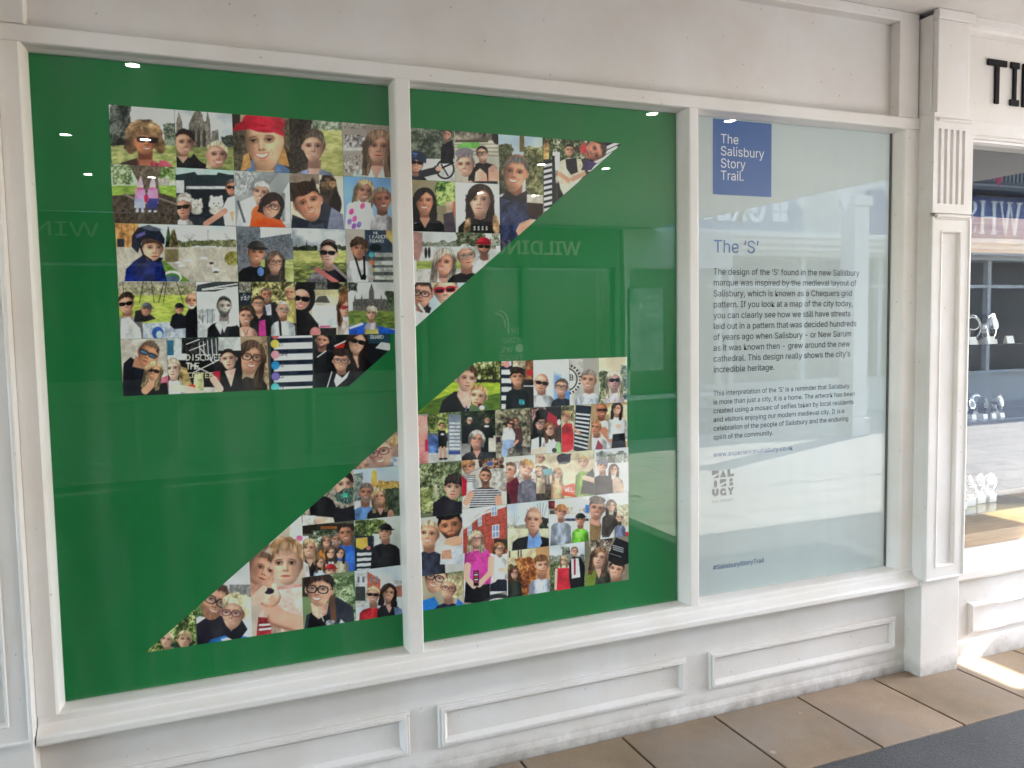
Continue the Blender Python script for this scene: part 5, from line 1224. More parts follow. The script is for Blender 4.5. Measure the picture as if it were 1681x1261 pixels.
        if cap is not None:
            kind, cc = cap[0], np.array(cap[1], float)
            if kind == 'cap':
                dome = np.maximum(np.hypot(X / 1.12, (Y + .42) / 1.05) - 1, Y + .52)
                self.put(sf(dome), cc * (.75 + .5 * smooth(.6, -1, X * (1 if light < 0 else -1)))[:, None])
                s = cap[2] if len(cap) > 2 else -1
                brim = np.hypot((X - s * .25) / 1.15, (Y + .52 + .05 * X * s) / .20) - 1
                self.put(sf(brim * .2), cc * .72)
                self.put(face * smooth(.25, -.4, Y + .1) * sf(-(Y + .35)) * .35, skin * .5)
            elif kind == 'beanie':
                dome = np.maximum(np.hypot(X / 1.12, (Y + .45) / 1.12) - 1, Y + .35)
                self.put(sf(dome), cc * (.85 + .3 * fine + .2 * (vnoise(X * 8, Y * 2, 3) - .5))[:, None])
            elif kind == 'helmet':
                dome = np.maximum(np.hypot(X / 1.42, (Y + .42) / 1.22) - 1, Y + .42 - .25 * np.abs(X))
                self.put(sf(dome), cc * (.7 + .9 * np.exp(-(((X + .3) / .5) ** 2 + ((Y + 1.1) / .3) ** 2)))[:, None])
                for s in (-.45, .25):
                    self.put(sf((np.hypot((X - s) / .22, (Y + 1.0) / .07) - 1) * .07), (10, 11, 14))
                self.put(sf(np.abs(np.hypot(X / 1.02, (Y - .1) / 1.25) - 1) - .03) * smooth(.0, .3, Y) , (20, 22, 28))
            elif kind == 'scarf':
                ring = np.maximum(np.hypot(X / 1.35, (Y + .1) / 1.62) - 1, -(np.hypot((X - tx) / .92, (Y - .02) / 1.05) - 1))
                self.put(sf(ring), cc * (1 + .5 * strand)[:, None])

STROKES = {
    'A': [(0, 1, .5, 0), (.5, 0, 1, 1), (.2, .65, .8, .65)], 'B': [(0, 0, 0, 1), (0, 0, .8, .1), (.8, .1, .7, .45), (0, .5, .8, .5), (.8, .5, .8, .95), (0, 1, .8, 1)],
    'D': [(0, 0, 0, 1), (0, 0, .7, .1), (.7, .1, 1, .5), (1, .5, .7, .9), (.7, .9, 0, 1)], 'E': [(0, 0, 0, 1), (0, 0, .9, 0), (0, .5, .7, .5), (0, 1, .9, 1)],
    'H': [(0, 0, 0, 1), (1, 0, 1, 1), (0, .5, 1, .5)], 'L': [(0, 0, 0, 1), (0, 1, .9, 1)], 'O': [(.1, .1, .9, .1), (.9, .1, .9, .9), (.9, .9, .1, .9), (.1, .9, .1, .1)],
    'R': [(0, 0, 0, 1), (0, 0, .9, .05), (.9, .05, .9, .45), (.9, .45, 0, .5), (.4, .5, 1, 1)], 'T': [(0, 0, 1, 0), (.5, 0, .5, 1)],
    'I': [(.5, 0, .5, 1)], 'S': [(1, 0, .1, .1), (.1, .1, .1, .45), (.1, .45, .9, .55), (.9, .55, .9, .9), (.9, .9, 0, 1)], 'C': [(1, 0, .1, .1), (.1, .1, .1, .9), (.1, .9, 1, 1)],
    'V': [(0, 0, .5, 1), (.5, 1, 1, 0)], 'M': [(0, 1, 0, 0), (0, 0, .5, .6), (.5, .6, 1, 0), (1, 0, 1, 1)], 'Y': [(0, 0, .5, .5), (1, 0, .5, .5), (.5, .5, .5, 1)],
    'W': [(0, 0, .25, 1), (.25, 1, .5, .3), (.5, .3, .75, 1), (.75, 1, 1, 0)], 'N': [(0, 1, 0, 0), (0, 0, 1, 1), (1, 1, 1, 0)],
    'F': [(0, 0, 0, 1), (0, 0, .9, 0), (0, .5, .7, .5)], 'P': [(0, 0, 0, 1), (0, 0, .9, .05), (.9, .05, .9, .45), (.9, .45, 0, .5)],
    '1': [(.5, 0, .5, 1)], '2': [(0, .1, .9, .1), (.9, .1, 0, 1), (0, 1, 1, 1)], '3': [(0, 0, .9, .1), (.9, .1, .3, .5), (.3, .5, .9, .8), (.9, .8, 0, 1)],
}

ROWU = [2.2745 - 0.1735 * k for k in range(6)]
ROWL = [1.4740 - 0.1740 * k for k in range(6)]
FR = {'R': (180, 160, 5.732), 'B': (380, 150, 4.203), 'C': (170, 340, 3.82), 'D': (380, 360, 4.067), 'E': (660, 180, 3.3175),
      'F': (220, 680, 3.002), 'G': (680, 570, 4.543), 'H': (680, 740, 4.503)}
# the two slanting cuts of the mosaic (board metres)
def diag_u(z):
    return 1.580 - (2.281 - z) / 0.8245
def diag_l(z):
    return 0.966 - (1.469 - z) / 0.7842

STEP = 0.0020
tile_no = 0
def photo(frame, xa, xb, rows, label, paint, clip=None, board=None):
    """one printed photograph: sketch-grid x range xa..xb, board rows (top, bottom) in metres"""
    global tile_no
    tile_no += 1
    ox, oy, s = FR[frame]
    z1, z0 = rows
    zm = (z0 + z1) / 2
    def wx(sx):
        u = ox + sx / s
        # board x where the artwork column u crosses this row
        a = HOM[0] - u * HOM[2]
        return -(a[1] * zm + a[2]) / a[0]
    x0, x1 = wx(xa) + 0.0004, wx(xb) - 0.0004
    nz_ = max(8, int(round((z1 - z0) / STEP)))
    nx_ = max(8, int(round((x1 - x0) / STEP)))
    zz = np.linspace(z0 + 0.0004, z1 - 0.0004, nz_ + 1)
    if clip == 'u':            # keep what lies to the left of the upper slant
        cut = diag_u(zz)
        keep = cut > x0 + 0.001
        lo, hi = np.full_like(zz, x0), np.minimum(x1, cut)
    elif clip == 'l':          # keep what lies to the right of the lower slant
        cut = diag_l(zz)
        keep = cut < x1 - 0.001
        lo, hi = np.maximum(x0, cut), np.full_like(zz, x1)
    else:
        keep = zz > -9
        lo, hi = np.full_like(zz, x0), np.full_like(zz, x1)
    zz, lo, hi = zz[keep], lo[keep], hi[keep]
    nr = len(zz)
    t = np.linspace(0, 1, nx_ + 1)
    XX = lo[:, None] + (hi - lo)[:, None] * t[None, :]
    ZZ = np.repeat(zz[:, None], nx_ + 1, 1)
    pts = np.stack([XX.ravel(), np.full(XX.size, BY - 0.0010 - 0.00008 * (tile_no % 7)), ZZ.ravel()], 1)
    q = HOM @ np.stack([pts[:, 0], pts[:, 2], np.ones(len(pts))])
    u, v = q[0] / q[2], q[1] / q[2]
    p = P((u - ox) * s, (v - oy) * s, s, tile_no)
    paint(p)
    grain = 1 + .05 * (fbm(u * 1.3, v * 1.3, tile_no + 900, 2) - .5)
    tone = .90 + .26 * fbm(u / 26, v / 26, tile_no + 70, 2)
    c = 124 + (p.c * tone[:, None] - 124) * 1.16
    c = c * .86 + c.mean(axis=1, keepdims=True) * .14
    c = np.clip(c * grain[:, None], 3, 254)
    c = np.clip(lin(c) * GAIN, 0.003, 0.88)
    idx = np.arange(nr * (nx_ + 1)).reshape(nr, nx_ + 1)
    fc = np.stack([idx[:-1, :-1], idx[:-1, 1:], idx[1:, 1:], idx[1:, :-1]], -1).reshape(-1, 4)
    me = bpy.data.meshes.new("photo_print")
    me.vertices.add(len(pts))
    me.vertices.foreach_set('co', pts.ravel())
    me.loops.add(fc.size)
    me.loops.foreach_set('vertex_index', fc.ravel())
    me.polygons.add(len(fc))
    me.polygons.foreach_set('loop_start', np.arange(0, fc.size, 4))
    me.update()
    at = me.attributes.new("print", 'FLOAT_COLOR', 'POINT')
    at.data.foreach_set('color', np.concatenate([c, np.ones((len(c), 1))], 1).astype(np.float32).ravel())
    me.materials.append(m_photo)
    o = bpy.data.objects.new("photo_print", me)
    COL.objects.link(o)
    par = board or (board_left if x0 < 0.70 else board_right)
    o.parent = par
    o.matrix_parent_inverse = Matrix.Translation(-par.location)
    o['label'] = label
    return o

# ------------------------------------------------------------------ the photographs of the mosaic
U = [(ROWU[k + 1], ROWU[k]) for k in range(5)]
U = [(b, a) for a, b in U]
L_ = [(ROWL[k], ROWL[k + 1]) for k in range(5)]

# upper half, first pane --------------------------------------------------------
photo('R', 4, 620, U[0], "photo of a curly haired woman in dark wraparound sunglasses on a meadow", lambda p: (
    p.bg((226, 228, 226)), p.leaves((0, 60, 205, 470), (38, 42, 40), (78, 84, 78), (135, 140, 130), 9),
    p.leaves((505, 240, 640, 470), (45, 52, 44), (86, 96, 78), (150, 160, 140), 8),
    p.grass((0, 455, 640, 660), (196, 198, 128), (140, 152, 84)),
    p.torso(335, 420, 118, (196, 70, 92), 1.5, skin=(206, 122, 92), v=1.1),
    p.G([(40, 660), (120, 610), (260, 570), (270, 660)], (84, 60, 48)), p.G([(470, 590), (540, 600), (600, 660), (450, 660)], (206, 84, 110)),
    p.E(322, 345, 180, 140, (138, 108, 80), 8, 6, .35), p.E(210, 440, 70, 90, (120, 88, 62), 20, 6, .3), p.E(465, 440, 55, 95, (128, 96, 66), -15, 6, .3),
    p.head(335, 405, 112, (214, 142, 104), (150, 116, 82), 'none', 2, 1.2, ('sun', (40, 30, 28), (26, 20, 20)), 1, eyes=False),
    p.E(330, 300, 140, 62, (168, 132, 94), 4, 8, .35), p.E(250, 330, 60, 45, (150, 112, 76), -30, 8, .35), p.E(410, 330, 60, 45, (160, 124, 86), 30, 8, .35)))
photo('R', 620, 1172, U[0], "photo of a dark haired woman and a blonde woman before the cathedral front", lambda p: (
    p.bg((214, 218, 220)), p.clouds((600, 60, 1200, 420), (226, 229, 230), (178, 186, 190)),
    p.leaves((560, 330, 700, 470), (40, 48, 40), (74, 84, 66), (120, 130, 110), 8), p.leaves((1060, 370, 1180, 480), (50, 58, 50), (84, 92, 80), (130, 138, 122), 7),
    p.stone(p.pol([(625, 240), (650, 130), (685, 240), (690, 480), (625, 480)]), (160, 154, 142), (104, 98, 92)),
    p.stone(p.pol([(745, 250), (790, 150), (830, 105), (870, 150), (885, 225), (905, 225), (920, 125), (945, 220), (960, 480), (740, 480)]), (160, 153, 140), (92, 88, 82)),
    p.stone(p.pol([(960, 320), (1020, 300), (1035, 480), (955, 480)]), (150, 146, 138), (100, 97, 92)),
    [p.G([(x - 14, 470), (x - 14, 330), (x, 285), (x + 14, 330), (x + 14, 470)], (74, 68, 62)) for x in (790, 838, 890)],
    p.grass((600, 468, 1200, 700), (166, 176, 102), (112, 126, 70)),
    p.G([(700, 660), (770, 560), (790, 525), (850, 600), (930, 640), (940, 700), (690, 700)], (34, 33, 38)),
    p.torso(690, 430, 90, (36, 35, 40), 1.4, skin=(214, 168, 146), v=.5),
    p.E(706, 385, 94, 92, (46, 36, 34), 10, 2), p.head(702, 430, 92, (226, 178, 154), (48, 36, 34), 'up', 4, 1.22, None, 1),
    p.torso(1010, 560, 92, (34, 32, 36), 1.35), p.E(1006, 510, 100, 96, (200, 182, 146), 0, 2, .25), p.G([(930, 520), (905, 660), (960, 700), (960, 560)], (196, 176, 140)),
    p.head(1008, 545, 98, (228, 176, 158), (206, 188, 152), 'up', -4, 1.25, None, 2)))
photo('B', 10, 402, U[0], "photo of a smiling blonde woman in a bright red cap", lambda p: (
    p.bg((64, 54, 46)), p.stone(p.box((0, 250, 110, 600)), (120, 110, 92), (60, 52, 44)), p.R(60, 120, 100, 220, (190, 170, 140)), p.stone(p.box((350, 150, 410, 420)), (140, 128, 96), (70, 60, 48)),
    p.G([(80, 600), (110, 480), (180, 470), (300, 470), (400, 540), (410, 600)], (92, 122, 164)), p.G([(85, 440), (120, 420), (140, 520), (60, 560)], (204, 152, 90)), p.G([(330, 380), (370, 400), (400, 520), (320, 500)], (206, 150, 84)),
    p.torso(230, 370, 125, (92, 122, 164), 1.35, skin=(236, 190, 156), v=.6),
    p.head(228, 352, 134, (248, 200, 166), (196, 150, 96), 'none', -3, 1.40, None, 2, lips=(206, 100, 96)),
    p.E(222, 215, 148, 70, (212, 38, 62), 6, 1, .08), p.G([(78, 250), (100, 160), (330, 170), (368, 315), (240, 262)], (214, 40, 64)), p.G([(10, 275), (30, 225), (110, 190), (240, 240), (120, 262)], (190, 30, 52))))
photo('B', 402, 766, U[0], "photo of a woman with hair tied back leaning on a tree trunk", lambda p: (
    p.bg((214, 220, 214)), p.leaves((560, 195, 780, 275), (90, 104, 84), (140, 152, 124), (210, 216, 200), 6), p.grass((560, 268, 780, 600), (208, 204, 134), (168, 172, 96)),
    p.stone(p.pol([(395, 170), (560, 170), (545, 330), (520, 600), (395, 600)]), (92, 82, 74), (48, 42, 40), 4),
    p.torso(570, 420, 80, (146, 154, 184), 1.9, skin=(230, 186, 166), v=1.3), p.E(568, 322, 72, 62, (112, 98, 84), 0, 2, .3),
    p.head(568, 385, 76, (232, 186, 166), (108, 94, 80), 'up', 4, 1.35, None, 1)))
photo('B', 766, 1112, U[0], "photo of a long haired woman in a pale top before shelves of toys", lambda p: (
    p.bg((168, 156, 144)), p.stone(p.box((766, 200, 930, 260)), (206, 200, 190), (130, 116, 104)), p.R(766, 385, 930, 410, (206, 202, 196)), p.stone(p.box((775, 300, 920, 388)), (226, 222, 216), (92, 84, 84), 6), p.stone(p.box((775, 440, 890, 560)), (214, 206, 196), (96, 84, 78), 7), p.R(930, 190, 1120, 600, (176, 160, 146)),
    p.torso(1000, 400, 82, (206, 218, 210), 2.2, skin=(214, 162, 142), v=.9), p.head(1012, 385, 80, (220, 168, 146), (168, 126, 94), 'long', 2, 1.35, None, 0, lips=(190, 92, 88))))
photo('R', 22, 628, U[1], "photo of two children in pink coats sitting beneath a tree", lambda p: (
    p.bg((205, 218, 196)), p.leaves((20, 630, 210, 820), (60, 82, 54), (120, 146, 92), (205, 220, 180), 8), p.leaves((440, 640, 640, 800), (64, 92, 48), (126, 158, 84), (206, 222, 176), 8), p.stone(p.box((450, 760, 560, 850)), (200, 196, 184), (150, 146, 138)),
    p.grass((20, 830, 640, 960), (176, 206, 92), (128, 168, 62)), p.stone(p.pol([(180, 630), (500, 630), (455, 760), (470, 900), (250, 900), (265, 790)]), (142, 128, 108), (72, 62, 52), 4),
    p.stone(p.pol([(20, 925), (250, 910), (480, 900), (640, 950), (640, 1210), (20, 1210)]), (116, 102, 88), (62, 52, 44), 6), p.L(140, 910, 220, 950, 10, (150, 138, 124)), p.L(470, 950, 640, 1010, 9, (140, 130, 116)),
    [(p.G([(x - 55, 1000), (x - 45, 870), (x, 820), (x + 45, 870), (x + 58, 1000)], (240, 158, 208)), p.G([(x - 55, 1040), (x - 50, 950), (x + 55, 950), (x + 45, 1040)], c2), p.L(x - 20, 1000, x - 28, 1070, 12, c2), p.L(x + 20, 1000, x + 22, 1070, 12, c2), p.E(x - 28, 1070, 16, 10, (230, 220, 225)), p.E(x + 24, 1072, 16, 10, (230, 220, 225)), p.E(x, 838, 30, 32, (226, 190, 180)), p.G([(x - 30, 825), (x + 5, 735), (x + 30, 825)], (236, 190, 214)), p.E(x, 860, 34, 14, (214, 110, 170))) for x, c2 in ((287, (176, 182, 226)), (405, (66, 68, 140)))],
    p.E(345, 950, 22, 40, (224, 50, 110))))
photo('R', 628, 1182, U[1], "photo of two people and two white dogs at an open car boot", lambda p: (
    p.bg((48, 56, 62)), p.R(600, 640, 1190, 728, (182, 214, 204)), p.G([(620, 730), (800, 700), (840, 745), (1000, 745), (1020, 705), (1190, 740), (1190, 800), (620, 800)], (40, 58, 62)), p.R(720, 835, 1100, 862, (204, 206, 206)), p.R(760, 870, 1100, 1120, (38, 44, 52)), p.R(740, 1120, 1120, 1210, (58, 64, 72)), p.R(620, 780, 700, 900, (206, 216, 214)),
    [(p.E(x, y, r, r * .95, (226, 222, 212), 0, 4, .15), p.E(x - r * .6, y - r * .8, r * .25, r * .35, (220, 214, 204), -20), p.E(x + r * .6, y - r * .8, r * .25, r * .35, (220, 214, 204), 20), p.E(x, y + r * .35, r * .16, r * .13, (30, 28, 30)), p.E(x - r * .32, y - r * .05, r * .09, r * .09, (40, 34, 34)), p.E(x + r * .32, y - r * .05, r * .09, r * .09, (40, 34, 34)), p.E(x, y + r * .9, r * .9, r * .6, (214, 210, 200), 0, 4, .15)) for x, y, r in ((1003, 1000, 70), (818, 1015, 58))],
    p.torso(700, 1040, 74, (214, 208, 206), 1.3, skin=(222, 168, 150)), p.E(704, 975, 76, 80, (206, 200, 190), 0, 2, .2), p.head(694, 1035, 74, (230, 172, 152), (214, 206, 194), 'short', -3, 1.45, 'sun', 0, eyes=False),
    p.G([(1085, 1210), (1060, 1040), (1110, 945), (1190, 920), (1190, 1210)], (236, 236, 238)), p.L(1085, 1070, 905, 1190, 26, (216, 158, 134)), p.head(1150, 850, 58, (214, 150, 128), (112, 92, 82), 'short', 6, 1.3, 'sun', 1, eyes=False), p.G([(1130, 1080), (1175, 1070), (1160, 1180)], (226, 190, 140))))
photo('B', 22, 406, U[1], "photo of a white haired woman hugging a woman in an orange top", lambda p: (
    p.bg((166, 172, 172)), p.stone(p.box((20, 550, 170, 720)), (226, 228, 228), (120, 124, 126), 4), p.G([(90, 720), (200, 560), (330, 560), (130, 800)], (150, 156, 158)), p.G([(330, 740), (400, 620), (410, 950), (320, 950)], (216, 220, 220)), p.R(345, 700, 370, 900, (150, 155, 156)),
    p.G([(30, 950), (60, 760), (150, 720), (200, 800), (170, 950)], (224, 224, 226)), p.L(45, 760, 90, 900, 8, (92, 100, 112)), p.torso(205, 700, 58, (230, 206, 196), 1.2, skin=(228, 180, 160)), p.head(205, 700, 58, (236, 192, 172), (222, 220, 212), 'short', 14, 1.35, None, 2, fringe=.1),
    p.G([(120, 950), (150, 820), (200, 780), (260, 860), (340, 880), (380, 950)], (238, 92, 36)), p.E(180, 850, 40, 60, (244, 110, 50)), p.head(278, 795, 66, (232, 182, 158), (58, 34, 34), 'bob', 14, 1.2, (60, 30, 30), 1, fringe=.25), p.G([(150, 950), (170, 880), (280, 900), (370, 920), (380, 960)], (236, 86, 30))))
photo('B', 406, 776, U[1], "photo of a brown haired man tilting his head beside a tabby cat", lambda p: (
    p.bg((222, 208, 184)), p.R(400, 565, 605, 640, (150, 132, 116)), p.R(400, 630, 470, 760, (60, 48, 44)), p.E(560, 860, 40, 260, (60, 48, 46)),
    p.E(672, 690, 62, 130, (62, 50, 44), -8, 5, .5), p.E(665, 640, 52, 44, (110, 86, 64), 0, 4, .5), p.G([(625, 620), (632, 600), (662, 622)], (54, 44, 40)), p.G([(690, 622), (722, 606), (716, 640)], (54, 44, 40)), p.E(700, 640, 26, 22, (150, 116, 84), 0, 3, .3), p.E(720, 780, 40, 80, (44, 38, 38)),
    p.G([(410, 960), (420, 850), (520, 890), (640, 760), (760, 860), (780, 960)], (54, 58, 72)), p.G([(660, 960), (690, 800), (770, 850), (780, 960)], (124, 128, 150)), p.G([(520, 960), (540, 900), (570, 925), (640, 905), (640, 960)], (74, 80, 96)),
    p.head(528, 770, 94, (238, 170, 142), (64, 46, 36), 'quiff', -20, 1.35, None, 1, light=.5)))
photo('B', 776, 1116, U[1], "photo of a blonde girl and a man in white under a blue sky", lambda p: (
    p.bg((112, 162, 216), (140, 184, 226), 580, 800), p.G([(780, 960), (800, 780), (860, 740), (960, 740), (1000, 960)], (232, 226, 232)), p.head(915, 690, 56, (192, 142, 122), (196, 166, 116), 'long', 6, 1.35, None, 1),
    p.G([(790, 960), (795, 790), (850, 760), (960, 770), (990, 960)], (234, 228, 234)), [p.E(a, b, 16, 22, c, 20) for a, b, c in ((828, 830, (232, 70, 160)), (850, 880, (236, 90, 170)), (815, 900, (160, 130, 200)), (905, 790, (220, 80, 140)), (880, 920, (120, 110, 170)), (845, 930, (150, 90, 170)))],
    p.G([(985, 960), (1010, 880), (1110, 860), (1120, 960)], (212, 204, 208)), p.torso(1040, 760, 62, (206, 198, 206), 1.3, skin=(176, 118, 102)), p.head(1038, 750, 62, (192, 128, 110), (140, 116, 92), 'short', -4, 1.4, None, 2, light=.4)))
photo('C', 80, 838, U[2], "wide photo of a boy in a bike helmet beside a pond with swans", lambda p: (
    p.bg((208, 220, 228)), p.R(60, 95, 220, 260, (218, 158, 96), var=.25), [p.R(x, 95, x + 6, 260, (170, 110, 60)) for x in (110, 150, 190)], p.R(85, 200, 130, 250, (50, 56, 70)),
    p.leaves((470, 210, 840, 252), (76, 84, 52), (120, 124, 84), (168, 166, 128), 5), p.G([(385, 255), (395, 170), (405, 115), (425, 200), (430, 255)], (62, 82, 54), var=.5), p.G([(410, 255), (425, 150), (445, 135), (475, 255)], (128, 118, 74), var=.5), p.L(655, 145, 655, 215, 3, (150, 152, 156)), [p.L(540, 210, 540 + dx, 160 + abs(dx) * .4, 1.5, (130, 120, 110)) for dx in (-40, -20, 0, 20, 35)],
    p.stone(p.box((60, 252, 850, 480)), (204, 198, 184), (176, 168, 150), 9), p.stone(p.box((385, 265, 470, 345)), (150, 136, 96), (120, 108, 76), 6), p.grass((0, 0, 0, 0), (128, 170, 62), (92, 134, 48), p.pol([(340, 330), (380, 335), (545, 470), (340, 470)])),
    p.leaves((0, 0, 0, 0), (84, 86, 36), (140, 134, 62), (190, 180, 110), 5, p.ell(808, 322, 50, 46)), [p.L(830, 250, 760, 165 + 22 * k, 1.3, (112, 100, 88)) for k in range(4)],
    [p.E(x, y, 22, 8, (240, 240, 238)) for x, y in ((530, 335), (490, 368), (630, 320), (470, 348))], p.E(705, 395, 22, 16, (232, 232, 230)), p.L(690, 390, 682, 360, 4, (225, 225, 222)), p.E(705, 408, 18, 6, (60, 56, 54)), p.E(676, 352, 14, 8, (70, 66, 62)),
    p.E(430, 440, 60, 42, (222, 220, 214)), p.E(430, 446, 48, 32, (80, 140, 70)), p.E(430, 460, 40, 30, (90, 110, 140)),
    p.G([(130, 475), (140, 390), (190, 340), (250, 300), (360, 325), (385, 400), (400, 475)], (26, 42, 112), var=.25), p.G([(230, 320), (250, 290), (375, 320), (350, 350), (300, 340)], (30, 34, 48)), p.head(305, 262, 68, (238, 196, 172), (96, 64, 46), 'short', 4, 1.15, None, 0, light=-.4, fringe=.35, turn=.5),
    p.G([(175, 250), (178, 180), (215, 130), (285, 112), (350, 140), (385, 200), (382, 235), (300, 195), (245, 205), (215, 290)], (38, 44, 62), var=.15), p.E(300, 135, 60, 14, (92, 100, 120), 8, 8), p.G([(202, 175), (262, 150), (262, 172), (206, 198)], (92, 84, 150)), p.L(215, 200, 250, 300, 6, (26, 28, 36)), p.L(250, 300, 300, 335, 6, (26, 28, 36))))
photo('D', 40, 412, U[2], "photo of a man in a dark cap and a long haired woman by the cathedral", lambda p: (
    p.bg((120, 126, 136)), p.R(190, 40, 420, 130, (222, 226, 228)), p.stone(p.pol([(40, 290), (40, 100), (75, 60), (110, 130), (115, 40), (190, 40), (195, 125), (400, 95), (412, 290)]), (136, 142, 150), (86, 92, 102), 4), p.stone(p.pol([(250, 250), (280, 170), (310, 250)]), (150, 154, 160), (100, 106, 116)), p.grass((180, 270, 420, 430), (206, 210, 142), (166, 178, 96)),
    p.torso(160, 225, 60, (30, 30, 36), 1.9, skin=(196, 142, 118)), p.E(195, 350, 22, 30, (92, 130, 190)), p.head(165, 225, 56, (206, 150, 124), (50, 42, 40), 'cap', 6, 1.25, None, 1, cap=('cap', (74, 70, 70), 1)),
    p.torso(292, 290, 52, (58, 52, 56), 1.4, skin=(206, 160, 142)), p.head(290, 290, 52, (222, 172, 150), (104, 82, 68), 'long', 2, 1.25, (110, 70, 60), 1)))
photo('D', 412, 766, U[2], "photo of a woman in dark sunglasses in a meadow with a distant spire", lambda p: (
    p.bg((190, 196, 200)), p.clouds((400, 50, 780, 215), (220, 224, 226), (142, 150, 158)), p.leaves((405, 185, 580, 222), (28, 32, 28), (52, 58, 46), (84, 90, 72), 4), p.leaves((710, 180, 780, 210), (50, 56, 44), (80, 86, 66), (110, 118, 92), 4), p.G([(494, 200), (502, 138), (511, 200)], (48, 52, 54)), p.G([(425, 200), (432, 165), (440, 200)], (48, 52, 54)),
    p.grass((400, 210, 780, 300), (212, 210, 132), (170, 176, 96)), p.grass((400, 290, 780, 430), (166, 172, 92), (72, 84, 46)),
    p.torso(650, 240, 66, (34, 34, 40), 2.0, skin=(226, 180, 164)), p.G([(490, 425), (540, 360), (620, 330), (640, 425)], (120, 116, 120), var=.35), p.L(570, 335, 700, 420, 15, (196, 110, 108)), p.L(680, 310, 790, 410, 9, (150, 136, 138)),
    p.E(648, 180, 54, 46, (40, 34, 34), 0, 2), p.head(648, 228, 58, (232, 188, 172), (42, 34, 34), 'up', 0, 1.5, 'sun', 0, eyes=False, lips=(200, 110, 110))))
photo('D', 766, 1092, U[2], "photo of a curly haired boy in white beside a leader board sign", lambda p: (
    p.bg((196, 186, 176)), p.R(890, 60, 1100, 420, (58, 74, 96)), p.stone(p.box((900, 240, 1100, 420)), (120, 122, 116), (70, 76, 80), 9), p.G([(1030, 60), (1100, 60), (1100, 190), (1035, 120)], (216, 178, 104)), p.words(["THE"], 945, 84, 15, (226, 230, 232)), p.words(["LEADER", "BOARD"], 922, 108, 19, (230, 232, 234), 1.5, .8), p.E(962, 190, 40, 24, (24, 28, 38)),
    [(p.E(935, y, 18, 17, c), p.R(955, y - 14, 1100, y + 14, (196, 200, 192), var=.2)) for y, c in ((237, (80, 190, 200)), (292, (240, 130, 80)), (338, (236, 200, 80)), (390, (226, 130, 130)))],
    p.torso(852, 195, 52, (232, 230, 228), 1.7, skin=(204, 148, 122)), p.L(815, 220, 870, 400, 7, (32, 32, 36)), p.L(885, 250, 890, 400, 7, (32, 32, 36)), p.E(885, 385, 16, 20, (30, 32, 36)), p.head(852, 198, 50, (214, 158, 130), (84, 56, 38), 'curlytop', 2, 1.3, None, 0, turn=.2)))
photo('C', 97, 586, U[3], "photo of a family picnic on grass with a white bearded man", lambda p: (
    p.bg((206, 214, 220)), p.stone(p.box((90, 470, 590, 560)), (190, 182, 160), (120, 114, 96), 8), p.leaves((90, 500, 590, 556), (96, 98, 70), (140, 138, 104), (196, 190, 160), 5), p.grass((90, 552, 590, 730), (196, 206, 96), (150, 172, 70)), [p.L(a, 465, b, 600, 2.2, (56, 50, 48)) for a, b in ((250, 225), (300, 318), (380, 345), (395, 375), (455, 500), (120, 130))],
    p.stone(p.pol([(200, 830), (260, 730), (400, 720), (540, 760), (590, 830)]), (216, 222, 232), (150, 164, 184), 7), p.E(340, 790, 36, 40, (40, 84, 170)), p.E(350, 800, 20, 24, (170, 200, 230)),
    p.torso(150, 610, 52, (150, 150, 148), 1.8, skin=(222, 172, 150), v=1.0), p.G([(105, 830), (110, 700), (160, 690), (230, 760), (240, 830)], (222, 222, 220)), p.E(146, 565, 46, 34, (60, 46, 40), 0, 2, .3), p.head(140, 610, 48, (226, 176, 152), (60, 44, 38), 'short', -4, 1.3, 'sun', 1, eyes=False),
    p.G([(190, 720), (200, 650), (250, 640), (330, 700), (260, 720)], (44, 42, 44)), p.head(268, 645, 32, (216, 160, 136), (50, 40, 36), 'cap', 8, 1.25, None, 1, cap=('cap', (96, 100, 110), 1)),
    p.G([(415, 740), (430, 680), (470, 655), (520, 690), (535, 760), (440, 765)], (36, 38, 46)), p.head(475, 640, 27, (218, 164, 138), (40, 32, 30), 'cap', 0, 1.2, None, 1, cap=('cap', (46, 46, 52), 1)),
    p.G([(515, 830), (512, 680), (540, 630), (590, 620), (590, 830)], (34, 34, 40)), p.head(552, 590, 38, (222, 164, 140), (200, 196, 190), 'bald', 0, 1.35, None, 0, beard=(214, 212, 206))))
photo('C', 586, 852, U[3], "black and white photo of a bearded man in a dark jacket", lambda p: (
    p.bg((222, 226, 226)), p.G([(580, 530), (586, 490), (700, 468), (860, 468), (860, 490), (700, 530)], (66, 70, 72)), [p.L(620, 520 - k * 4, 860, 500 - k * 22, 4, (214, 218, 218)) for k in range(2)], p.stone(p.box((590, 640, 700, 730)), (230, 232, 232), (130, 136, 138), 5), p.R(640, 640, 690, 720, (170, 176, 178)), [p.R(x, 640, x + 5, 730, (110, 116, 118)) for x in (620, 650, 680)], p.R(585, 735, 670, 830, (206, 210, 210)),
    p.torso(756, 640, 54, (42, 44, 48), 1.9, skin=(206, 206, 204), v=1.1), p.G([(700, 740), (720, 700), (745, 750), (735, 800)], (206, 208, 208)), p.G([(770, 750), (800, 700), (840, 730), (830, 745)], (196, 198, 198)), p.head(756, 625, 45, (216, 214, 210), (56, 56, 56), 'short', 2, 1.5, None, 0, beard=(74, 74, 74), blush=0, lips=(150, 146, 144))))
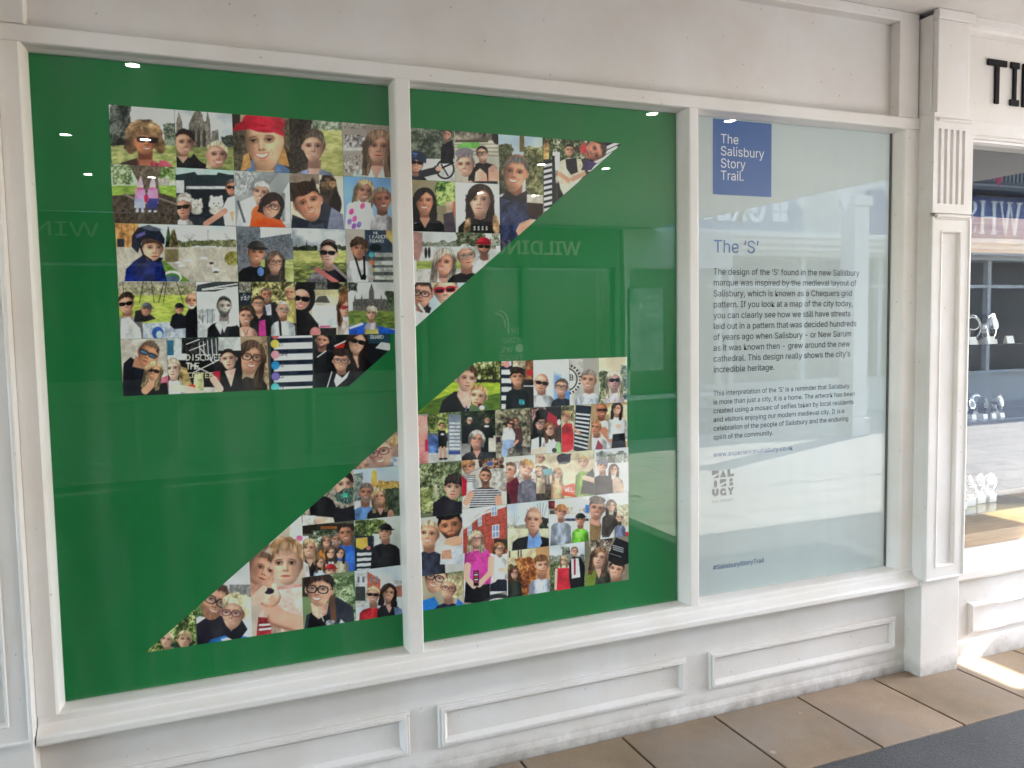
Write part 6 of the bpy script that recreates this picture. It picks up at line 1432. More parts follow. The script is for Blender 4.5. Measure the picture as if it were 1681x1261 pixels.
photo('D', 48, 430, U[3], "photo of a laughing group of friends crowded together before a garden", lambda p: (
    p.bg((56, 56, 44)), p.leaves((130, 410, 430, 560), (40, 42, 28), (110, 106, 62), (236, 224, 150), 8), p.stone(p.box((50, 418, 130, 490)), (200, 196, 180), (80, 76, 66)), p.R(50, 488, 128, 572, (34, 44, 58)), p.words(["THE"], 78, 496, 9, (226, 230, 230)), p.words(["LEADER", "BOARD"], 62, 512, 11, (230, 232, 232), 1.5, .75),
    p.torso(390, 490, 34, (206, 190, 110), 1.5, skin=(214, 160, 130)), p.head(390, 492, 33, (222, 164, 134), (206, 176, 124), 'short', 0, 1.4, None, 2),
    p.torso(235, 505, 38, (52, 54, 66), 1.7, skin=(206, 146, 120)), p.G([(225, 575), (262, 565), (268, 640), (238, 640)], (214, 216, 226)), p.head(233, 506, 35, (214, 150, 122), (120, 104, 92), 'short', -4, 1.3, None, 1, beard=(150, 134, 122)),
    p.torso(185, 570, 44, (36, 34, 38), 1.9, skin=(218, 164, 140), v=.6), p.G([(180, 780), (185, 680), (225, 670), (232, 780)], (206, 62, 150)), p.head(180, 566, 40, (228, 174, 150), (86, 60, 48), 'short', 4, 1.3, (120, 90, 80), 2),
    p.torso(345, 610, 46, (214, 220, 226), 1.7, skin=(222, 170, 148)), p.L(322, 680, 330, 775, 8, (40, 42, 48)), p.head(342, 605, 42, (232, 180, 156), (196, 188, 178), 'short', 6, 1.35, (150, 140, 136), 2),
    p.torso(95, 650, 48, (220, 160, 140), 1.6, skin=(228, 168, 146), v=1.0), p.head(94, 650, 45, (234, 176, 152), (70, 44, 36), 'short', 2, 1.5, None, 2)))
photo('D', 430, 780, U[3], "photo of a woman in a black headscarf and a red sunglasses woman by a car", lambda p: (
    p.bg((206, 196, 172)), p.R(430, 415, 780, 470, (34, 34, 38)), p.R(540, 470, 780, 520, (196, 186, 140)), p.stone(p.box((560, 420, 640, 470)), (140, 140, 130), (60, 60, 58)), p.G([(540, 560), (570, 510), (640, 500), (680, 570), (760, 575), (760, 630), (540, 630)], (196, 190, 172)), p.G([(555, 555), (580, 515), (632, 510), (660, 560)], (92, 90, 84)), p.R(540, 575, 720, 650, (226, 222, 212)), p.R(550, 650, 780, 720, (214, 226, 228)), p.R(590, 710, 660, 722, (220, 90, 150)), p.R(590, 725, 700, 790, (50, 46, 48)),
    p.leaves((720, 415, 850, 480), (40, 42, 30), (92, 88, 56), (160, 150, 110), 5), p.E(760, 540, 44, 76, (150, 96, 62), 0, 3, .3), p.torso(770, 600, 48, (206, 190, 180), 1.2), p.head(762, 592, 46, (230, 180, 158), (150, 96, 62), 'long', 0, 1.3, ('sun', (150, 40, 60), (120, 30, 46)), 0, eyes=False),
    p.G([(425, 790), (430, 620), (500, 600), (580, 700), (600, 790)], (30, 28, 32)), p.E(560, 760, 36, 40, (206, 130, 126)), p.head(470, 535, 66, (232, 182, 164), (30, 26, 28), 'none', 8, 1.45, 'sun', 2, eyes=False, lips=(200, 30, 50), cap=('scarf', (34, 32, 36)))))
photo('D', 780, 1106, U[3], "photo of a curly blond toddler with a blue sheet before a cathedral spire", lambda p: (
    p.bg((214, 214, 212)), p.cathedral(810, 1060, 620, 425, (128, 124, 120), (82, 80, 78)), p.leaves((1035, 480, 1110, 625), (44, 52, 44), (74, 84, 66), (116, 124, 100), 6), p.leaves((775, 420, 840, 480), (50, 54, 44), (90, 94, 78), (206, 208, 204), 5), p.grass((770, 612, 1110, 730), (142, 160, 74), (84, 108, 50)), p.G([(780, 780), (782, 715), (880, 690), (1000, 715), (1110, 745), (1110, 790)], (30, 84, 196), var=.2), p.G([(780, 722), (870, 690), (885, 702), (790, 735)], (220, 226, 232)),
    p.torso(935, 640, 34, (176, 168, 184), 1.4, skin=(214, 168, 150)), p.G([(890, 770), (900, 735), (975, 735), (985, 770)], (190, 180, 100)), p.head(935, 630, 33, (222, 178, 158), (214, 196, 160), 'curlytop', 0, 1.15, None, 0)), clip='u')
photo('C', 114, 402, U[4], "photo of a couple in dark tops and sunglasses leaning together on sand", lambda p: (
    p.bg((202, 196, 184)), p.stone(p.box((100, 810, 410, 1200)), (214, 208, 196), (170, 162, 148), 16), [p.L(100, 900 + k * 22, 410, 830 + k * 30, 3, (186, 180, 168), 2) for k in range(5)], p.G([(350, 1080), (410, 1050), (410, 1140), (360, 1130)], (216, 110, 140)),
    p.G([(115, 1200), (125, 980), (170, 940), (270, 1010), (300, 1200)], (30, 34, 44)), p.G([(180, 1000), (200, 930), (290, 980), (270, 1020)], (196, 140, 112)), p.head(278, 925, 62, (222, 160, 126), (112, 86, 64), 'short', 24, 1.35, ('sun', (60, 92, 120)), 0, eyes=False),
    p.G([(265, 1200), (300, 1110), (400, 1100), (410, 1200)], (34, 32, 38)), p.L(262, 1150, 330, 1080, 24, (216, 160, 128)), p.head(316, 1030, 44, (226, 170, 136), (206, 172, 120), 'long', 10, 1.3, ('sun', (40, 34, 34)), 1, eyes=False)))
photo('C', 402, 868, U[4], "photo of two women with cocktails before a black wall of neon lettering", lambda p: (
    p.bg((34, 34, 36)), p.R(395, 820, 520, 960, (206, 214, 214)), p.R(398, 835, 440, 930, (60, 120, 150)), p.R(715, 815, 875, 900, (200, 204, 202)), p.stone(p.box((490, 820, 720, 920)), (90, 90, 92), (26, 26, 28), 5), [p.L(600 + 26 * k, 850 - 6 * k, 606 + 26 * k, 930, 3, (190, 192, 196)) for k in range(5)],
    [p.L(a, b, c, d, 3, (226, 224, 216)) for a, b, c, d in ((520, 860, 600, 830), (540, 900, 640, 860), (600, 880, 690, 980), (560, 1040, 720, 960), (540, 980, 700, 1060))], p.words(["DISCOVER", "THE"], 520, 925, 36, (232, 226, 208), 1.5, .62), p.words(["COFFEE"], 530, 1040, 30, (224, 210, 170), 1.4, .7),
    p.R(395, 1130, 870, 1210, (206, 200, 188)), p.G([(480, 1000), (520, 1010), (560, 1130), (470, 1130)], (176, 150, 96), var=.4), p.G([(560, 1150), (570, 1050), (625, 1040), (630, 1150)], (208, 206, 150), var=.2), p.E(555, 1130, 22, 18, (226, 50, 36)), p.G([(685, 1110), (690, 1030), (732, 1030), (728, 1120)], (196, 40, 66)),
    p.torso(440, 1020, 46, (222, 222, 220), 1.5, skin=(236, 200, 184)), p.L(440, 1130, 560, 1150, 22, (236, 196, 176)), p.head(438, 1015, 46, (242, 210, 194), (196, 176, 146), 'short', -4, 1.45, None, 0),
    p.G([(720, 1160), (740, 1060), (800, 1010), (875, 1030), (875, 1210), (730, 1210)], (34, 32, 36)), p.G([(760, 1030), (830, 1010), (800, 1130)], (232, 188, 170)), p.L(690, 1080, 730, 1140, 22, (230, 186, 166)), p.head(785, 955, 48, (238, 198, 180), (40, 32, 32), 'up', -8, 1.4, None, 0, lips=(190, 60, 70))))
photo('D', 66, 246, U[4], "photo of a smiling brown haired woman in round dark glasses", lambda p: (
    p.bg((176, 150, 120)), p.stone(p.box((200, 780, 250, 1150)), (200, 176, 140), (120, 96, 72), 5), p.torso(140, 940, 76, (52, 44, 40), 1.3), p.head(128, 925, 78, (232, 178, 150), (104, 76, 56), 'long', 6, 1.45, (50, 34, 32), 2)))
photo('D', 246, 546, U[4], "photo of a navy and white score board with coloured discs", lambda p: (
    p.bg((56, 66, 66)), p.board((246, 740, 560, 1150), 5.6, -.03, dots=False, f=.52), p.R(246, 770, 262, 1150, (74, 84, 76)),
    [p.E(x, y, 28, 28, c, var=.04) for x, y, c in ((293, 770, (214, 90, 96)), (290, 832, (236, 206, 84)), (292, 905, (240, 160, 172)), (293, 976, (44, 152, 214)), (295, 1050, (134, 116, 200)), (292, 1122, (92, 196, 196)))],
    p.words(["21"], 318, 822, 22, (70, 74, 84), 1, .6), p.words(["12"], 318, 962, 22, (70, 74, 84), 1, .6), p.words(["23"], 318, 1038, 22, (70, 74, 84), 1, .6), p.words(["13", ], 318, 1108, 22, (70, 74, 84), 1, .6), p.words(["CAFE"], 318, 892, 20, (70, 74, 84), 1, .6)))
photo('D', 546, 1062, U[4], "photo of two bearded men and a long haired woman in sunglasses", lambda p: (
    p.bg((34, 36, 42)), p.stone(p.box((560, 770, 700, 900)), (60, 60, 62), (26, 28, 32), 10), p.G([(690, 850), (790, 800), (790, 870), (700, 870)], (206, 46, 40)), p.L(690, 846, 800, 796, 4, (226, 226, 226)), p.R(900, 740, 1062, 830, (44, 74, 88)), p.words(["BOARD"], 930, 775, 22, (210, 222, 224), 1.2, .62), p.G([(960, 860), (1000, 820), (1062, 830), (1062, 880)], (196, 200, 196)),
    p.torso(605, 815, 46, (30, 32, 38), 1.9, skin=(210, 156, 134)), p.L(575, 920, 630, 880, 4, (206, 206, 206)), p.head(605, 812, 42, (222, 168, 146), (58, 42, 36), 'short', 4, 1.35, None, 1, beard=(84, 60, 50)),
    p.torso(845, 830, 60, (40, 34, 36), 1.4, skin=(226, 176, 152), v=1.2), p.head(838, 820, 58, (232, 184, 160), (66, 44, 38), 'long', 12, 1.4, 'sun', 1, eyes=False),
    p.torso(735, 950, 56, (34, 36, 44), 1.9, skin=(216, 164, 142)), p.G([(685, 1080), (700, 1030), (740, 1060), (790, 1010), (770, 1060), (700, 1120)], (226, 224, 220)), p.L(640, 1120, 670, 1020, 4, (190, 192, 194)), p.head(732, 948, 54, (234, 184, 160), (62, 44, 38), 'quiff', 2, 1.2, (110, 84, 74), 1)), clip='u')

# upper half, middle pane -------------------------------------------------------
photo('E', 36, 286, U[0], "photo of a cyclist with a wooded valley and a peeking man behind", lambda p: (
    p.bg((150, 160, 150)), p.leaves((30, 90, 290, 280), (58, 66, 58), (96, 106, 90), (150, 158, 140), 7), p.R(30, 268, 290, 400, (214, 216, 214)), p.L(180, 310, 200, 360, 5, (30, 30, 34)), p.E(235, 325, 52, 55, (40, 40, 42)), p.E(235, 325, 42, 45, (206, 208, 206)), p.L(190, 330, 280, 290, 5, (34, 34, 38)), p.L(215, 300, 250, 360, 4, (34, 34, 38)),
    p.torso(245, 150, 24, (38, 38, 46), 1.3, skin=(212, 160, 140)), p.G([(225, 220), (240, 180), (275, 165), (282, 250), (250, 240)], (40, 40, 50)), p.head(245, 136, 22, (222, 170, 150), (70, 60, 52), 'short', 18, 1.3, None, 1),
    p.torso(76, 300, 40, (44, 46, 58), 1.6, skin=(214, 160, 140)), p.L(110, 350, 190, 330, 20, (48, 50, 62)), p.E(200, 322, 18, 14, (226, 180, 160)), p.head(74, 290, 40, (226, 172, 150), (60, 50, 46), 'short', 2, 1.45, 'sun', 1, eyes=False, cap=('helmet', (60, 80, 120)))))
photo('E', 286, 531, U[0], "photo of two women giving a thumbs up on a crazy golf course", lambda p: (
    p.bg((196, 192, 176)), p.R(286, 100, 540, 165, (120, 112, 100), var=.5), [p.L(290, 175 + 16 * k, 530, 165 + 22 * k, 3, (150, 140, 120)) for k in range(5)], p.G([(295, 200), (330, 180), (420, 178), (425, 205), (330, 216)], (120, 196, 92)), p.R(290, 165, 470, 178, (96, 82, 66)), p.E(520, 150, 30, 40, (60, 50, 46)),
    p.torso(440, 240, 34, (30, 30, 34), 2.2, skin=(222, 176, 154)), p.G([(470, 390), (470, 320), (500, 295), (525, 340), (535, 390)], (214, 164, 140)), p.head(436, 240, 31, (228, 184, 162), (40, 30, 28), 'up', 0, 1.35, (34, 28, 28), 2),
    p.torso(345, 310, 52, (222, 180, 164), 1.5), p.G([(395, 390), (400, 340), (425, 320), (460, 350), (465, 390)], (228, 178, 154)), p.E(340, 240, 50, 34, (130, 122, 130), 0, 3), p.head(346, 302, 48, (236, 192, 172), (120, 110, 112), 'up', -6, 1.35, None, 2)))
photo('E', 531, 771, (ROWU[0], ROWU[3]), "tall photo of a grey haired man holding a glass of dark beer", lambda p: (
    p.bg((176, 200, 216), (206, 214, 216), 130, 360), p.leaves((525, 190, 600, 460), (50, 54, 40), (86, 90, 62), (130, 134, 100), 7), p.leaves((670, 200, 780, 480), (70, 74, 46), (124, 124, 78), (180, 180, 130), 7), p.R(640, 130, 665, 230, (120, 106, 62)),
    p.torso(615, 360, 70, (54, 62, 92), 1.9, skin=(216, 154, 128), var=.3), p.G([(540, 480), (570, 440), (620, 470), (680, 440), (690, 500), (640, 520), (600, 500)], (36, 36, 46)), p.G([(545, 740), (545, 520), (610, 490), (680, 520), (690, 640), (640, 740)], (52, 60, 94), var=.3),
    p.G([(680, 465), (770, 470), (768, 590), (690, 585)], (62, 36, 28), var=.15), p.G([(680, 462), (770, 466), (770, 512), (680, 506)], (216, 206, 190)), p.G([(620, 660), (640, 620), (700, 595), (726, 605), (715, 640), (640, 700)], (226, 168, 140)), p.L(640, 640, 720, 605, 8, (232, 178, 150)), p.L(640, 665, 715, 632, 8, (222, 164, 138)),
    p.head(617, 345, 66, (230, 168, 140), (118, 112, 108), 'short', 4, 1.5, None, 2)), clip='u')
photo('E', 771, 1212, (ROWU[0], ROWU[2]), "photo of a man in a cream jumper and a masked man between score boards", lambda p: (
    p.bg((60, 64, 52)), p.leaves((765, 140, 1000, 270), (44, 52, 34), (96, 112, 66), (226, 226, 206), 7), p.R(770, 170, 800, 270, (190, 150, 90), var=.4), p.R(820, 230, 860, 400, (206, 202, 192), var=.3), p.G([(768, 580), (770, 290), (815, 275), (830, 520)], (28, 34, 46)), [p.G([(772, 300 + 30 * k), (816, 290 + 30 * k), (818, 305 + 30 * k), (772, 317 + 30 * k)], (222, 224, 224)) for k in range(9)], p.G([(818, 250), (832, 250), (840, 500), (826, 510)], (26, 28, 34)),
    p.G([(1000, 300), (1110, 170), (1220, 160), (1220, 240), (1010, 330)], (28, 34, 46)), [p.L(1020 + 30 * k, 330 - 40 * k, 1120 + 24 * k, 270 - 32 * k, 8, (222, 224, 222)) for k in range(4)],
    p.G([(850, 480), (850, 400), (900, 380), (950, 400), (930, 470)], (24, 26, 34)), p.G([(848, 350), (862, 280), (905, 262), (975, 270), (1000, 350), (960, 395), (880, 465), (862, 430)], (230, 214, 186)), p.G([(890, 270), (950, 262), (958, 340), (920, 355), (896, 320)], (38, 36, 42)), p.L(858, 350, 905, 385, 12, (214, 160, 132)), p.L(990, 350, 930, 380, 12, (214, 160, 132)), p.head(912, 222, 26, (224, 170, 140), (40, 34, 32), 'short', 0, 1.35, None, 1),
    p.G([(975, 330), (1000, 270), (1060, 290), (1030, 330)], (70, 56, 96)), p.head(1045, 225, 50, (216, 150, 130), (74, 58, 52), 'short', 72, 1.3, None, 0, eyes=True), p.G([(966, 210), (996, 172), (1006, 230), (980, 245)], (222, 60, 66))), clip='u')
photo('E', 36, 291, U[1], "photo of a smiling woman with long black hair under green leaves", lambda p: (
    p.bg((150, 140, 110)), p.leaves((180, 385, 300, 520), (40, 70, 34), (96, 140, 62), (200, 220, 130), 7), p.R(240, 500, 300, 560, (206, 176, 150)), p.E(285, 540, 12, 40, (206, 120, 90)), p.torso(125, 510, 56, (34, 30, 34), 2.0, skin=(206, 148, 122), v=.8), p.G([(230, 670), (225, 570), (280, 555), (295, 670)], (84, 72, 84)), p.head(122, 500, 50, (222, 158, 130), (34, 28, 30), 'long', -4, 1.5, None, 2)))
photo('E', 291, 541, U[1], "studio photo of a pale woman with long dark to blonde hair", lambda p: (
    p.bg((222, 222, 220)), p.torso(425, 500, 62, (34, 32, 34), 1.9, skin=(232, 190, 172)), [p.E(395 + 22 * (k % 4), 640 + 12 * (k // 4), 5, 5, (220, 216, 206)) for k in range(8)], p.head(426, 495, 60, (236, 192, 172), (66, 48, 42), 'long', 2, 1.5, None, 0, lips=(200, 130, 124)), p.E(355, 640, 18, 50, (176, 140, 100), 10, 6, .3), p.E(512, 630, 18, 60, (180, 144, 104), -6, 6, .3)))
photo('E', 36, 546, U[2], "photo of a grey blonde woman, an elderly man and a man in a red cap", lambda p: (
    p.bg((206, 210, 210)), p.leaves((296, 668, 450, 780), (50, 56, 42), (90, 96, 70), (150, 156, 130), 6), p.leaves((480, 680, 550, 760), (80, 84, 70), (150, 154, 140), (214, 216, 206), 5), p.leaves((100, 720, 300, 760), (70, 76, 64), (110, 116, 100), (150, 156, 140), 5), p.R(100, 745, 420, 830, (196, 200, 196)), p.R(110, 745, 170, 820, (222, 224, 222)), p.E(130, 780, 8, 30, (50, 50, 54)), p.E(148, 778, 8, 30, (50, 50, 54)), p.grass((80, 825, 330, 880), (170, 182, 96), (130, 150, 70)), p.R(85, 868, 330, 945, (206, 206, 200)),
    p.G([(36, 800), (36, 660), (112, 670), (112, 760), (90, 830)], (176, 136, 130)),
    p.torso(448, 760, 40, (226, 224, 222), 1.7, skin=(206, 152, 132)), p.head(446, 748, 36, (216, 160, 138), (60, 50, 46), 'cap', 2, 1.35, 'sun', 0, eyes=False, beard=(120, 92, 80), cap=('cap', (196, 34, 56), -1)), p.words(["FF"], 418, 800, 10, (60, 64, 80)), p.R(512, 742, 545, 772, (236, 236, 234)),
    p.torso(232, 840, 56, (214, 206, 196), 1.6, skin=(216, 162, 142), v=.6), p.head(230, 835, 52, (220, 164, 144), (190, 176, 156), 'long', 4, 1.3, None, 1),
    p.torso(352, 810, 54, (34, 34, 36), 1.9, skin=(214, 158, 136)), p.head(348, 800, 48, (226, 174, 152), (206, 204, 200), 'short', -6, 1.4, (120, 112, 108), 0)), clip='u')
photo('E', 36, 352, U[3], "photo of a man in glasses and a child in red rimmed sunglasses", lambda p: (
    p.bg((190, 208, 216)), p.torso(112, 1010, 60, (206, 214, 220), 1.5, skin=(220, 166, 150)), p.G([(100, 1100), (130, 1060), (160, 1080), (150, 1110)], (60, 56, 60)), p.head(110, 1005, 54, (228, 176, 160), (70, 52, 46), 'short', 4, 1.5, (44, 40, 44), 0), p.L(92, 1060, 120, 1100, 6, (236, 236, 236)),
    p.head(238, 985, 66, (240, 200, 180), (206, 170, 120), 'short', -6, 1.2, ('sun', (40, 26, 30), (206, 30, 60)), 1, eyes=False)), clip='u')

# lower half, first pane --------------------------------------------------------
photo('F', 1040, 1345, (1.338, ROWL[2]), "photo of a fair haired woman in glasses cut by the slanting edge", lambda p: (
    p.bg((176, 140, 128)), p.G([(1200, 60), (1360, 0), (1360, 130), (1300, 160), (1240, 110)], (150, 96, 92)), p.E(1330, 80, 60, 70, (186, 136, 126)), p.E(1100, 260, 60, 40, (150, 116, 96), 0, 3, .5), p.R(1250, 210, 1360, 290, (170, 176, 190), var=.3), p.torso(1215, 200, 62, (176, 178, 196), 1.3), p.E(1235, 135, 70, 44, (206, 168, 116), -12, 4, .3), p.head(1215, 190, 60, (232, 184, 164), (206, 168, 116), 'short', -16, 1.25, (130, 70, 70), 2, light=.4)), clip='l')
photo('F', 822, 1086, L_[2], "photo of two women in black, one wearing a patterned face mask", lambda p: (
    p.bg((186, 170, 150)), p.stone(p.box((826, 300, 1090, 560)), (206, 196, 176), (96, 84, 72), 8), p.E(1030, 330, 52, 60, (46, 34, 32)), p.torso(1035, 380, 54, (38, 36, 42), 1.6), p.head(1032, 350, 46, (236, 192, 170), (50, 36, 32), 'up', -8, 1.3, None, 0), p.stone(p.pol([(985, 400), (1030, 370), (1082, 360), (1082, 430), (1050, 445), (1000, 430)]), (120, 160, 140), (30, 40, 44), 3), p.E(1040, 400, 14, 12, (70, 180, 150)),
    p.E(930, 470, 66, 66, (34, 32, 34)), p.G([(870, 520), (900, 500), (980, 505), (990, 540), (920, 555)], (232, 190, 168)), p.G([(870, 500), (885, 420), (950, 405), (992, 470), (985, 510)], (30, 29, 32)), p.R(830, 500, 895, 560, (214, 206, 190), var=.5), p.G([(995, 560), (1010, 470), (1082, 450), (1082, 560)], (40, 38, 46))), clip='l')
photo('F', 1082, 1345, L_[2], "photo of a couple at dusk with a golden lit spire behind", lambda p: (
    p.bg((176, 192, 214), (206, 206, 206), 270, 400), p.leaves((1080, 290, 1130, 430), (60, 72, 70), (96, 110, 100), (150, 160, 150), 6), p.G([(1168, 360), (1172, 285), (1185, 272), (1196, 285), (1200, 360)], (232, 176, 70)), p.leaves((1200, 330, 1350, 400), (110, 90, 50), (176, 140, 70), (236, 190, 100), 7), p.leaves((1230, 370, 1350, 520), (50, 62, 50), (80, 94, 70), (120, 130, 100), 7),
    p.torso(1140, 400, 38, (96, 140, 200), 1.6, skin=(196, 140, 118)), p.head(1146, 388, 34, (206, 148, 124), (110, 100, 94), 'short', 3, 1.4, None, 1, beard=(130, 110, 100)),
    p.torso(1215, 415, 34, (34, 32, 36), 1.9, skin=(214, 160, 136), v=.8), p.head(1208, 408, 30, (226, 172, 146), (196, 160, 108), 'long', -3, 1.35, None, 1), p.E(1265, 500, 16, 30, (196, 140, 116))))
photo('F', 824, 1087, L_[3], "photo of a big family group with a father in a blue jacket", lambda p: (
    p.bg((90, 88, 76)), p.R(826, 540, 1090, 590, (44, 36, 32)), p.R(920, 552, 1000, 566, (150, 90, 40)), p.leaves((880, 570, 1010, 640), (44, 56, 40), (96, 110, 80), (206, 212, 200), 5), p.R(830, 600, 860, 700, (206, 206, 204)),
    p.torso(950, 630, 24, (226, 140, 50), 1.8, skin=(220, 164, 140)), p.head(948, 628, 21, (226, 172, 148), (150, 110, 80), 'long', 0, 1.3, None, 2), p.torso(998, 620, 23, (60, 56, 62), 1.6, skin=(216, 158, 134)), p.head(996, 618, 21, (220, 164, 140), (110, 100, 92), 'short', 0, 1.35, None, 1, beard=(150, 130, 120)),
    p.torso(1050, 590, 38, (44, 104, 206), 1.7, skin=(206, 146, 120)), p.head(1043, 588, 35, (214, 152, 124), (52, 40, 34), 'short', -6, 1.35, None, 2), p.torso(868, 665, 36, (30, 29, 32), 1.5, skin=(228, 178, 156), v=.9), p.head(864, 662, 33, (234, 184, 160), (196, 160, 110), 'long', 4, 1.4, None, 2), p.G([(826, 830), (826, 720), (860, 740), (870, 830)], (214, 206, 200)),
    p.torso(970, 690, 24, (206, 206, 210), 1.6), p.head(968, 686, 21, (232, 184, 160), (120, 84, 60), 'long', 0, 1.25, None, 1), p.torso(1020, 690, 22, (186, 176, 150), 1.7), p.head(1016, 686, 20, (228, 178, 154), (84, 56, 44), 'long', 0, 1.25, None, 1), p.torso(920, 735, 22, (176, 190, 214), 1.6), p.head(918, 732, 20, (232, 184, 160), (130, 90, 62), 'long', 0, 1.25, None, 2),
    p.torso(972, 775, 26, (176, 170, 160), 1.6), p.head(970, 774, 25, (232, 180, 158), (120, 84, 60), 'short', 0, 1.2, None, 1, cap=('cap', (206, 40, 46), 1))))
photo('F', 1087, 1345, L_[3], "photo of a man in black with a cap beside a score board", lambda p: (
    p.bg((196, 198, 190)), p.leaves((1085, 525, 1250, 610), (50, 62, 34), (104, 124, 62), (186, 198, 120), 7), p.R(1175, 590, 1210, 760, (206, 206, 200)), p.board((1087, 600, 1182, 790), 7.2, -.06, f=.5), p.R(1087, 600, 1176, 682, (34, 48, 62)), p.G([(1094, 612), (1150, 606), (1152, 650), (1124, 668), (1094, 655)], (226, 184, 74)), p.E(1155, 660, 10, 10, (226, 120, 120)),
    p.torso(1240, 585, 36, (46, 46, 50), 1.9, skin=(214, 160, 138)), p.head(1238, 582, 30, (224, 170, 148), (50, 44, 42), 'cap', 2, 1.35, None, 0, cap=('cap', (44, 44, 48), 1))))
photo('F', 563, 836, (1.064, ROWL[5]), "tall photo of a baby in pink being kissed by a parent", lambda p: (
    p.bg((206, 200, 176), (196, 178, 160), 480, 700), p.G([(760, 640), (780, 480), (840, 440), (840, 640)], (222, 222, 206)), p.E(815, 612, 16, 14, (232, 110, 160)),
    p.G([(560, 900), (560, 700), (640, 680), (690, 740), (690, 860), (640, 900)], (206, 150, 126)), p.head(622, 760, 62, (222, 164, 140), (110, 80, 62), 'short', 26, 1.4, None, 0, turn=.9, light=.5), p.E(600, 660, 70, 34, (120, 88, 66), -20, 4, .3),
    p.G([(600, 1110), (620, 960), (700, 900), (720, 850), (840, 850), (840, 1110)], (232, 196, 176)), p.G([(600, 1120), (612, 1000), (760, 1010), (800, 1120)], (176, 52, 60), var=.2), [p.L(620, 1040 + 22 * k, 760, 1030 + 18 * k, 5, (240, 226, 220)) for k in range(2)],
    p.torso(755, 745, 74, (232, 190, 172), 1.0), p.G([(700, 960), (720, 850), (835, 840), (840, 1000), (780, 1010)], (234, 200, 184)), p.E(750, 660, 80, 56, (176, 132, 92), 0, 4, .25), p.head(755, 742, 78, (238, 194, 170), (180, 136, 96), 'short', -2, 1.25, None, 0, lips=(206, 110, 104)), p.G([(700, 850), (830, 835), (830, 850), (705, 866)], (206, 150, 140)),
    p.L(835, 1046, 700, 1006, 42, (178, 122, 98), 2), p.L(835, 1036, 700, 996, 36, (226, 170, 142), 3), p.L(720, 990, 650, 930, 32, (230, 176, 148), 2), p.E(670, 905, 54, 48, (196, 140, 114), -20, 1), p.E(670, 898, 48, 42, (230, 178, 150), -20, 1), [p.L(690 - 14 * k, 870 + 12 * k, 640 - 12 * k, 862 + 22 * k, 11, (242, 196, 172)) for k in range(4)], p.L(700, 890, 690, 845, 12, (242, 196, 172)), p.E(665, 872, 26, 16, (56, 46, 60)), p.L(600, 900, 640, 860, 16, (234, 184, 160)), p.L(590, 930, 630, 900, 16, (230, 180, 156))), clip='l')
photo('F', 296, 570, (1.064, ROWL[5]), "tall photo of a bearded man and a blonde woman, both in glasses and blue jackets", lambda p: (
    p.bg((206, 206, 204)), p.stone(p.box((470, 840, 580, 900)), (170, 170, 168), (110, 106, 100), 8), p.leaves((300, 900, 360, 1000), (60, 80, 50), (100, 124, 74), (160, 176, 110), 6), p.G([(300, 1150), (300, 1040), (360, 1000), (450, 990), (460, 1150)], (44, 40, 52)), p.head(398, 925, 68, (232, 178, 152), (92, 62, 46), 'short', 22, 1.4, (40, 34, 36), 1, beard=(150, 104, 80)),
    p.E(500, 940, 66, 60, (222, 204, 156), 0, 4, .25), p.torso(490, 1000, 62, (36, 120, 200), 2.3, skin=(226, 176, 154)), p.G([(440, 1080), (430, 1010), (480, 1070), (530, 1010), (560, 1060), (500, 1140)], (34, 34, 46)), p.G([(430, 1110), (460, 1100), (490, 1115), (460, 1150)], (226, 224, 220)), p.E(548, 950, 26, 60, (222, 206, 160), 0, 4, .25), p.head(488, 985, 55, (236, 188, 164), (224, 206, 160), 'short', 8, 1.3, (120, 60, 70), 1)), clip='l')
photo('F', 20, 304, (0.745, ROWL[5]), "photo of two fair haired toddlers before a leafy hedge", lambda p: (
    p.bg((96, 112, 62)), p.leaves((0, 930, 310, 1220), (44, 58, 30), (104, 126, 60), (216, 222, 150), 7), p.torso(165, 1125, 32, (226, 226, 228), 1.4, skin=(228, 184, 160)), p.head(162, 1112, 31, (236, 194, 168), (212, 182, 132), 'short', 6, 1.25, None, 0, fringe=.2), p.L(205, 1140, 210, 1175, 5, (50, 66, 110)), p.torso(250, 1120, 34, (222, 222, 226), 1.4, skin=(228, 184, 160)), p.head(248, 1112, 34, (236, 194, 168), (206, 172, 120), 'short', 2, 1.2, None, 0, fringe=.25)), clip='l')
photo('F', 830, 1090, L_[4], "photo of a woman in big black glasses with a plait, before ivy", lambda p: (
    p.bg((120, 140, 96)), p.leaves((960, 790, 1100, 1060), (60, 84, 50), (116, 140, 90), (200, 212, 170), 6), p.G([(830, 900), (830, 800), (870, 810), (880, 900)], (60, 50, 46)), p.G([(835, 1090), (850, 990), (910, 960), (1000, 900), (1080, 950), (1095, 1090)], (46, 52, 66), var=.2), p.G([(845, 1090), (870, 980), (960, 985), (1000, 1090)], (28, 28, 32)), p.G([(1000, 1060), (1020, 1010), (1040, 1030), (1035, 1070)], (226, 226, 224)),
    p.G([(870, 930), (960, 930), (950, 985), (910, 1010), (880, 985)], (216, 166, 142)), p.E(915, 830, 76, 50, (56, 40, 36), 0, 3, .3), p.L(975, 900, 985, 1010, 14, (110, 74, 56)), p.head(914, 868, 64, (232, 182, 156), (60, 42, 38), 'short', 2, 1.3, (24, 22, 24), 2, fringe=.15), p.L(920, 985, 935, 1020, 2, (220, 216, 206)), p.E(968, 1030, 24, 16, (190, 190, 196), 0, 3, .5)))
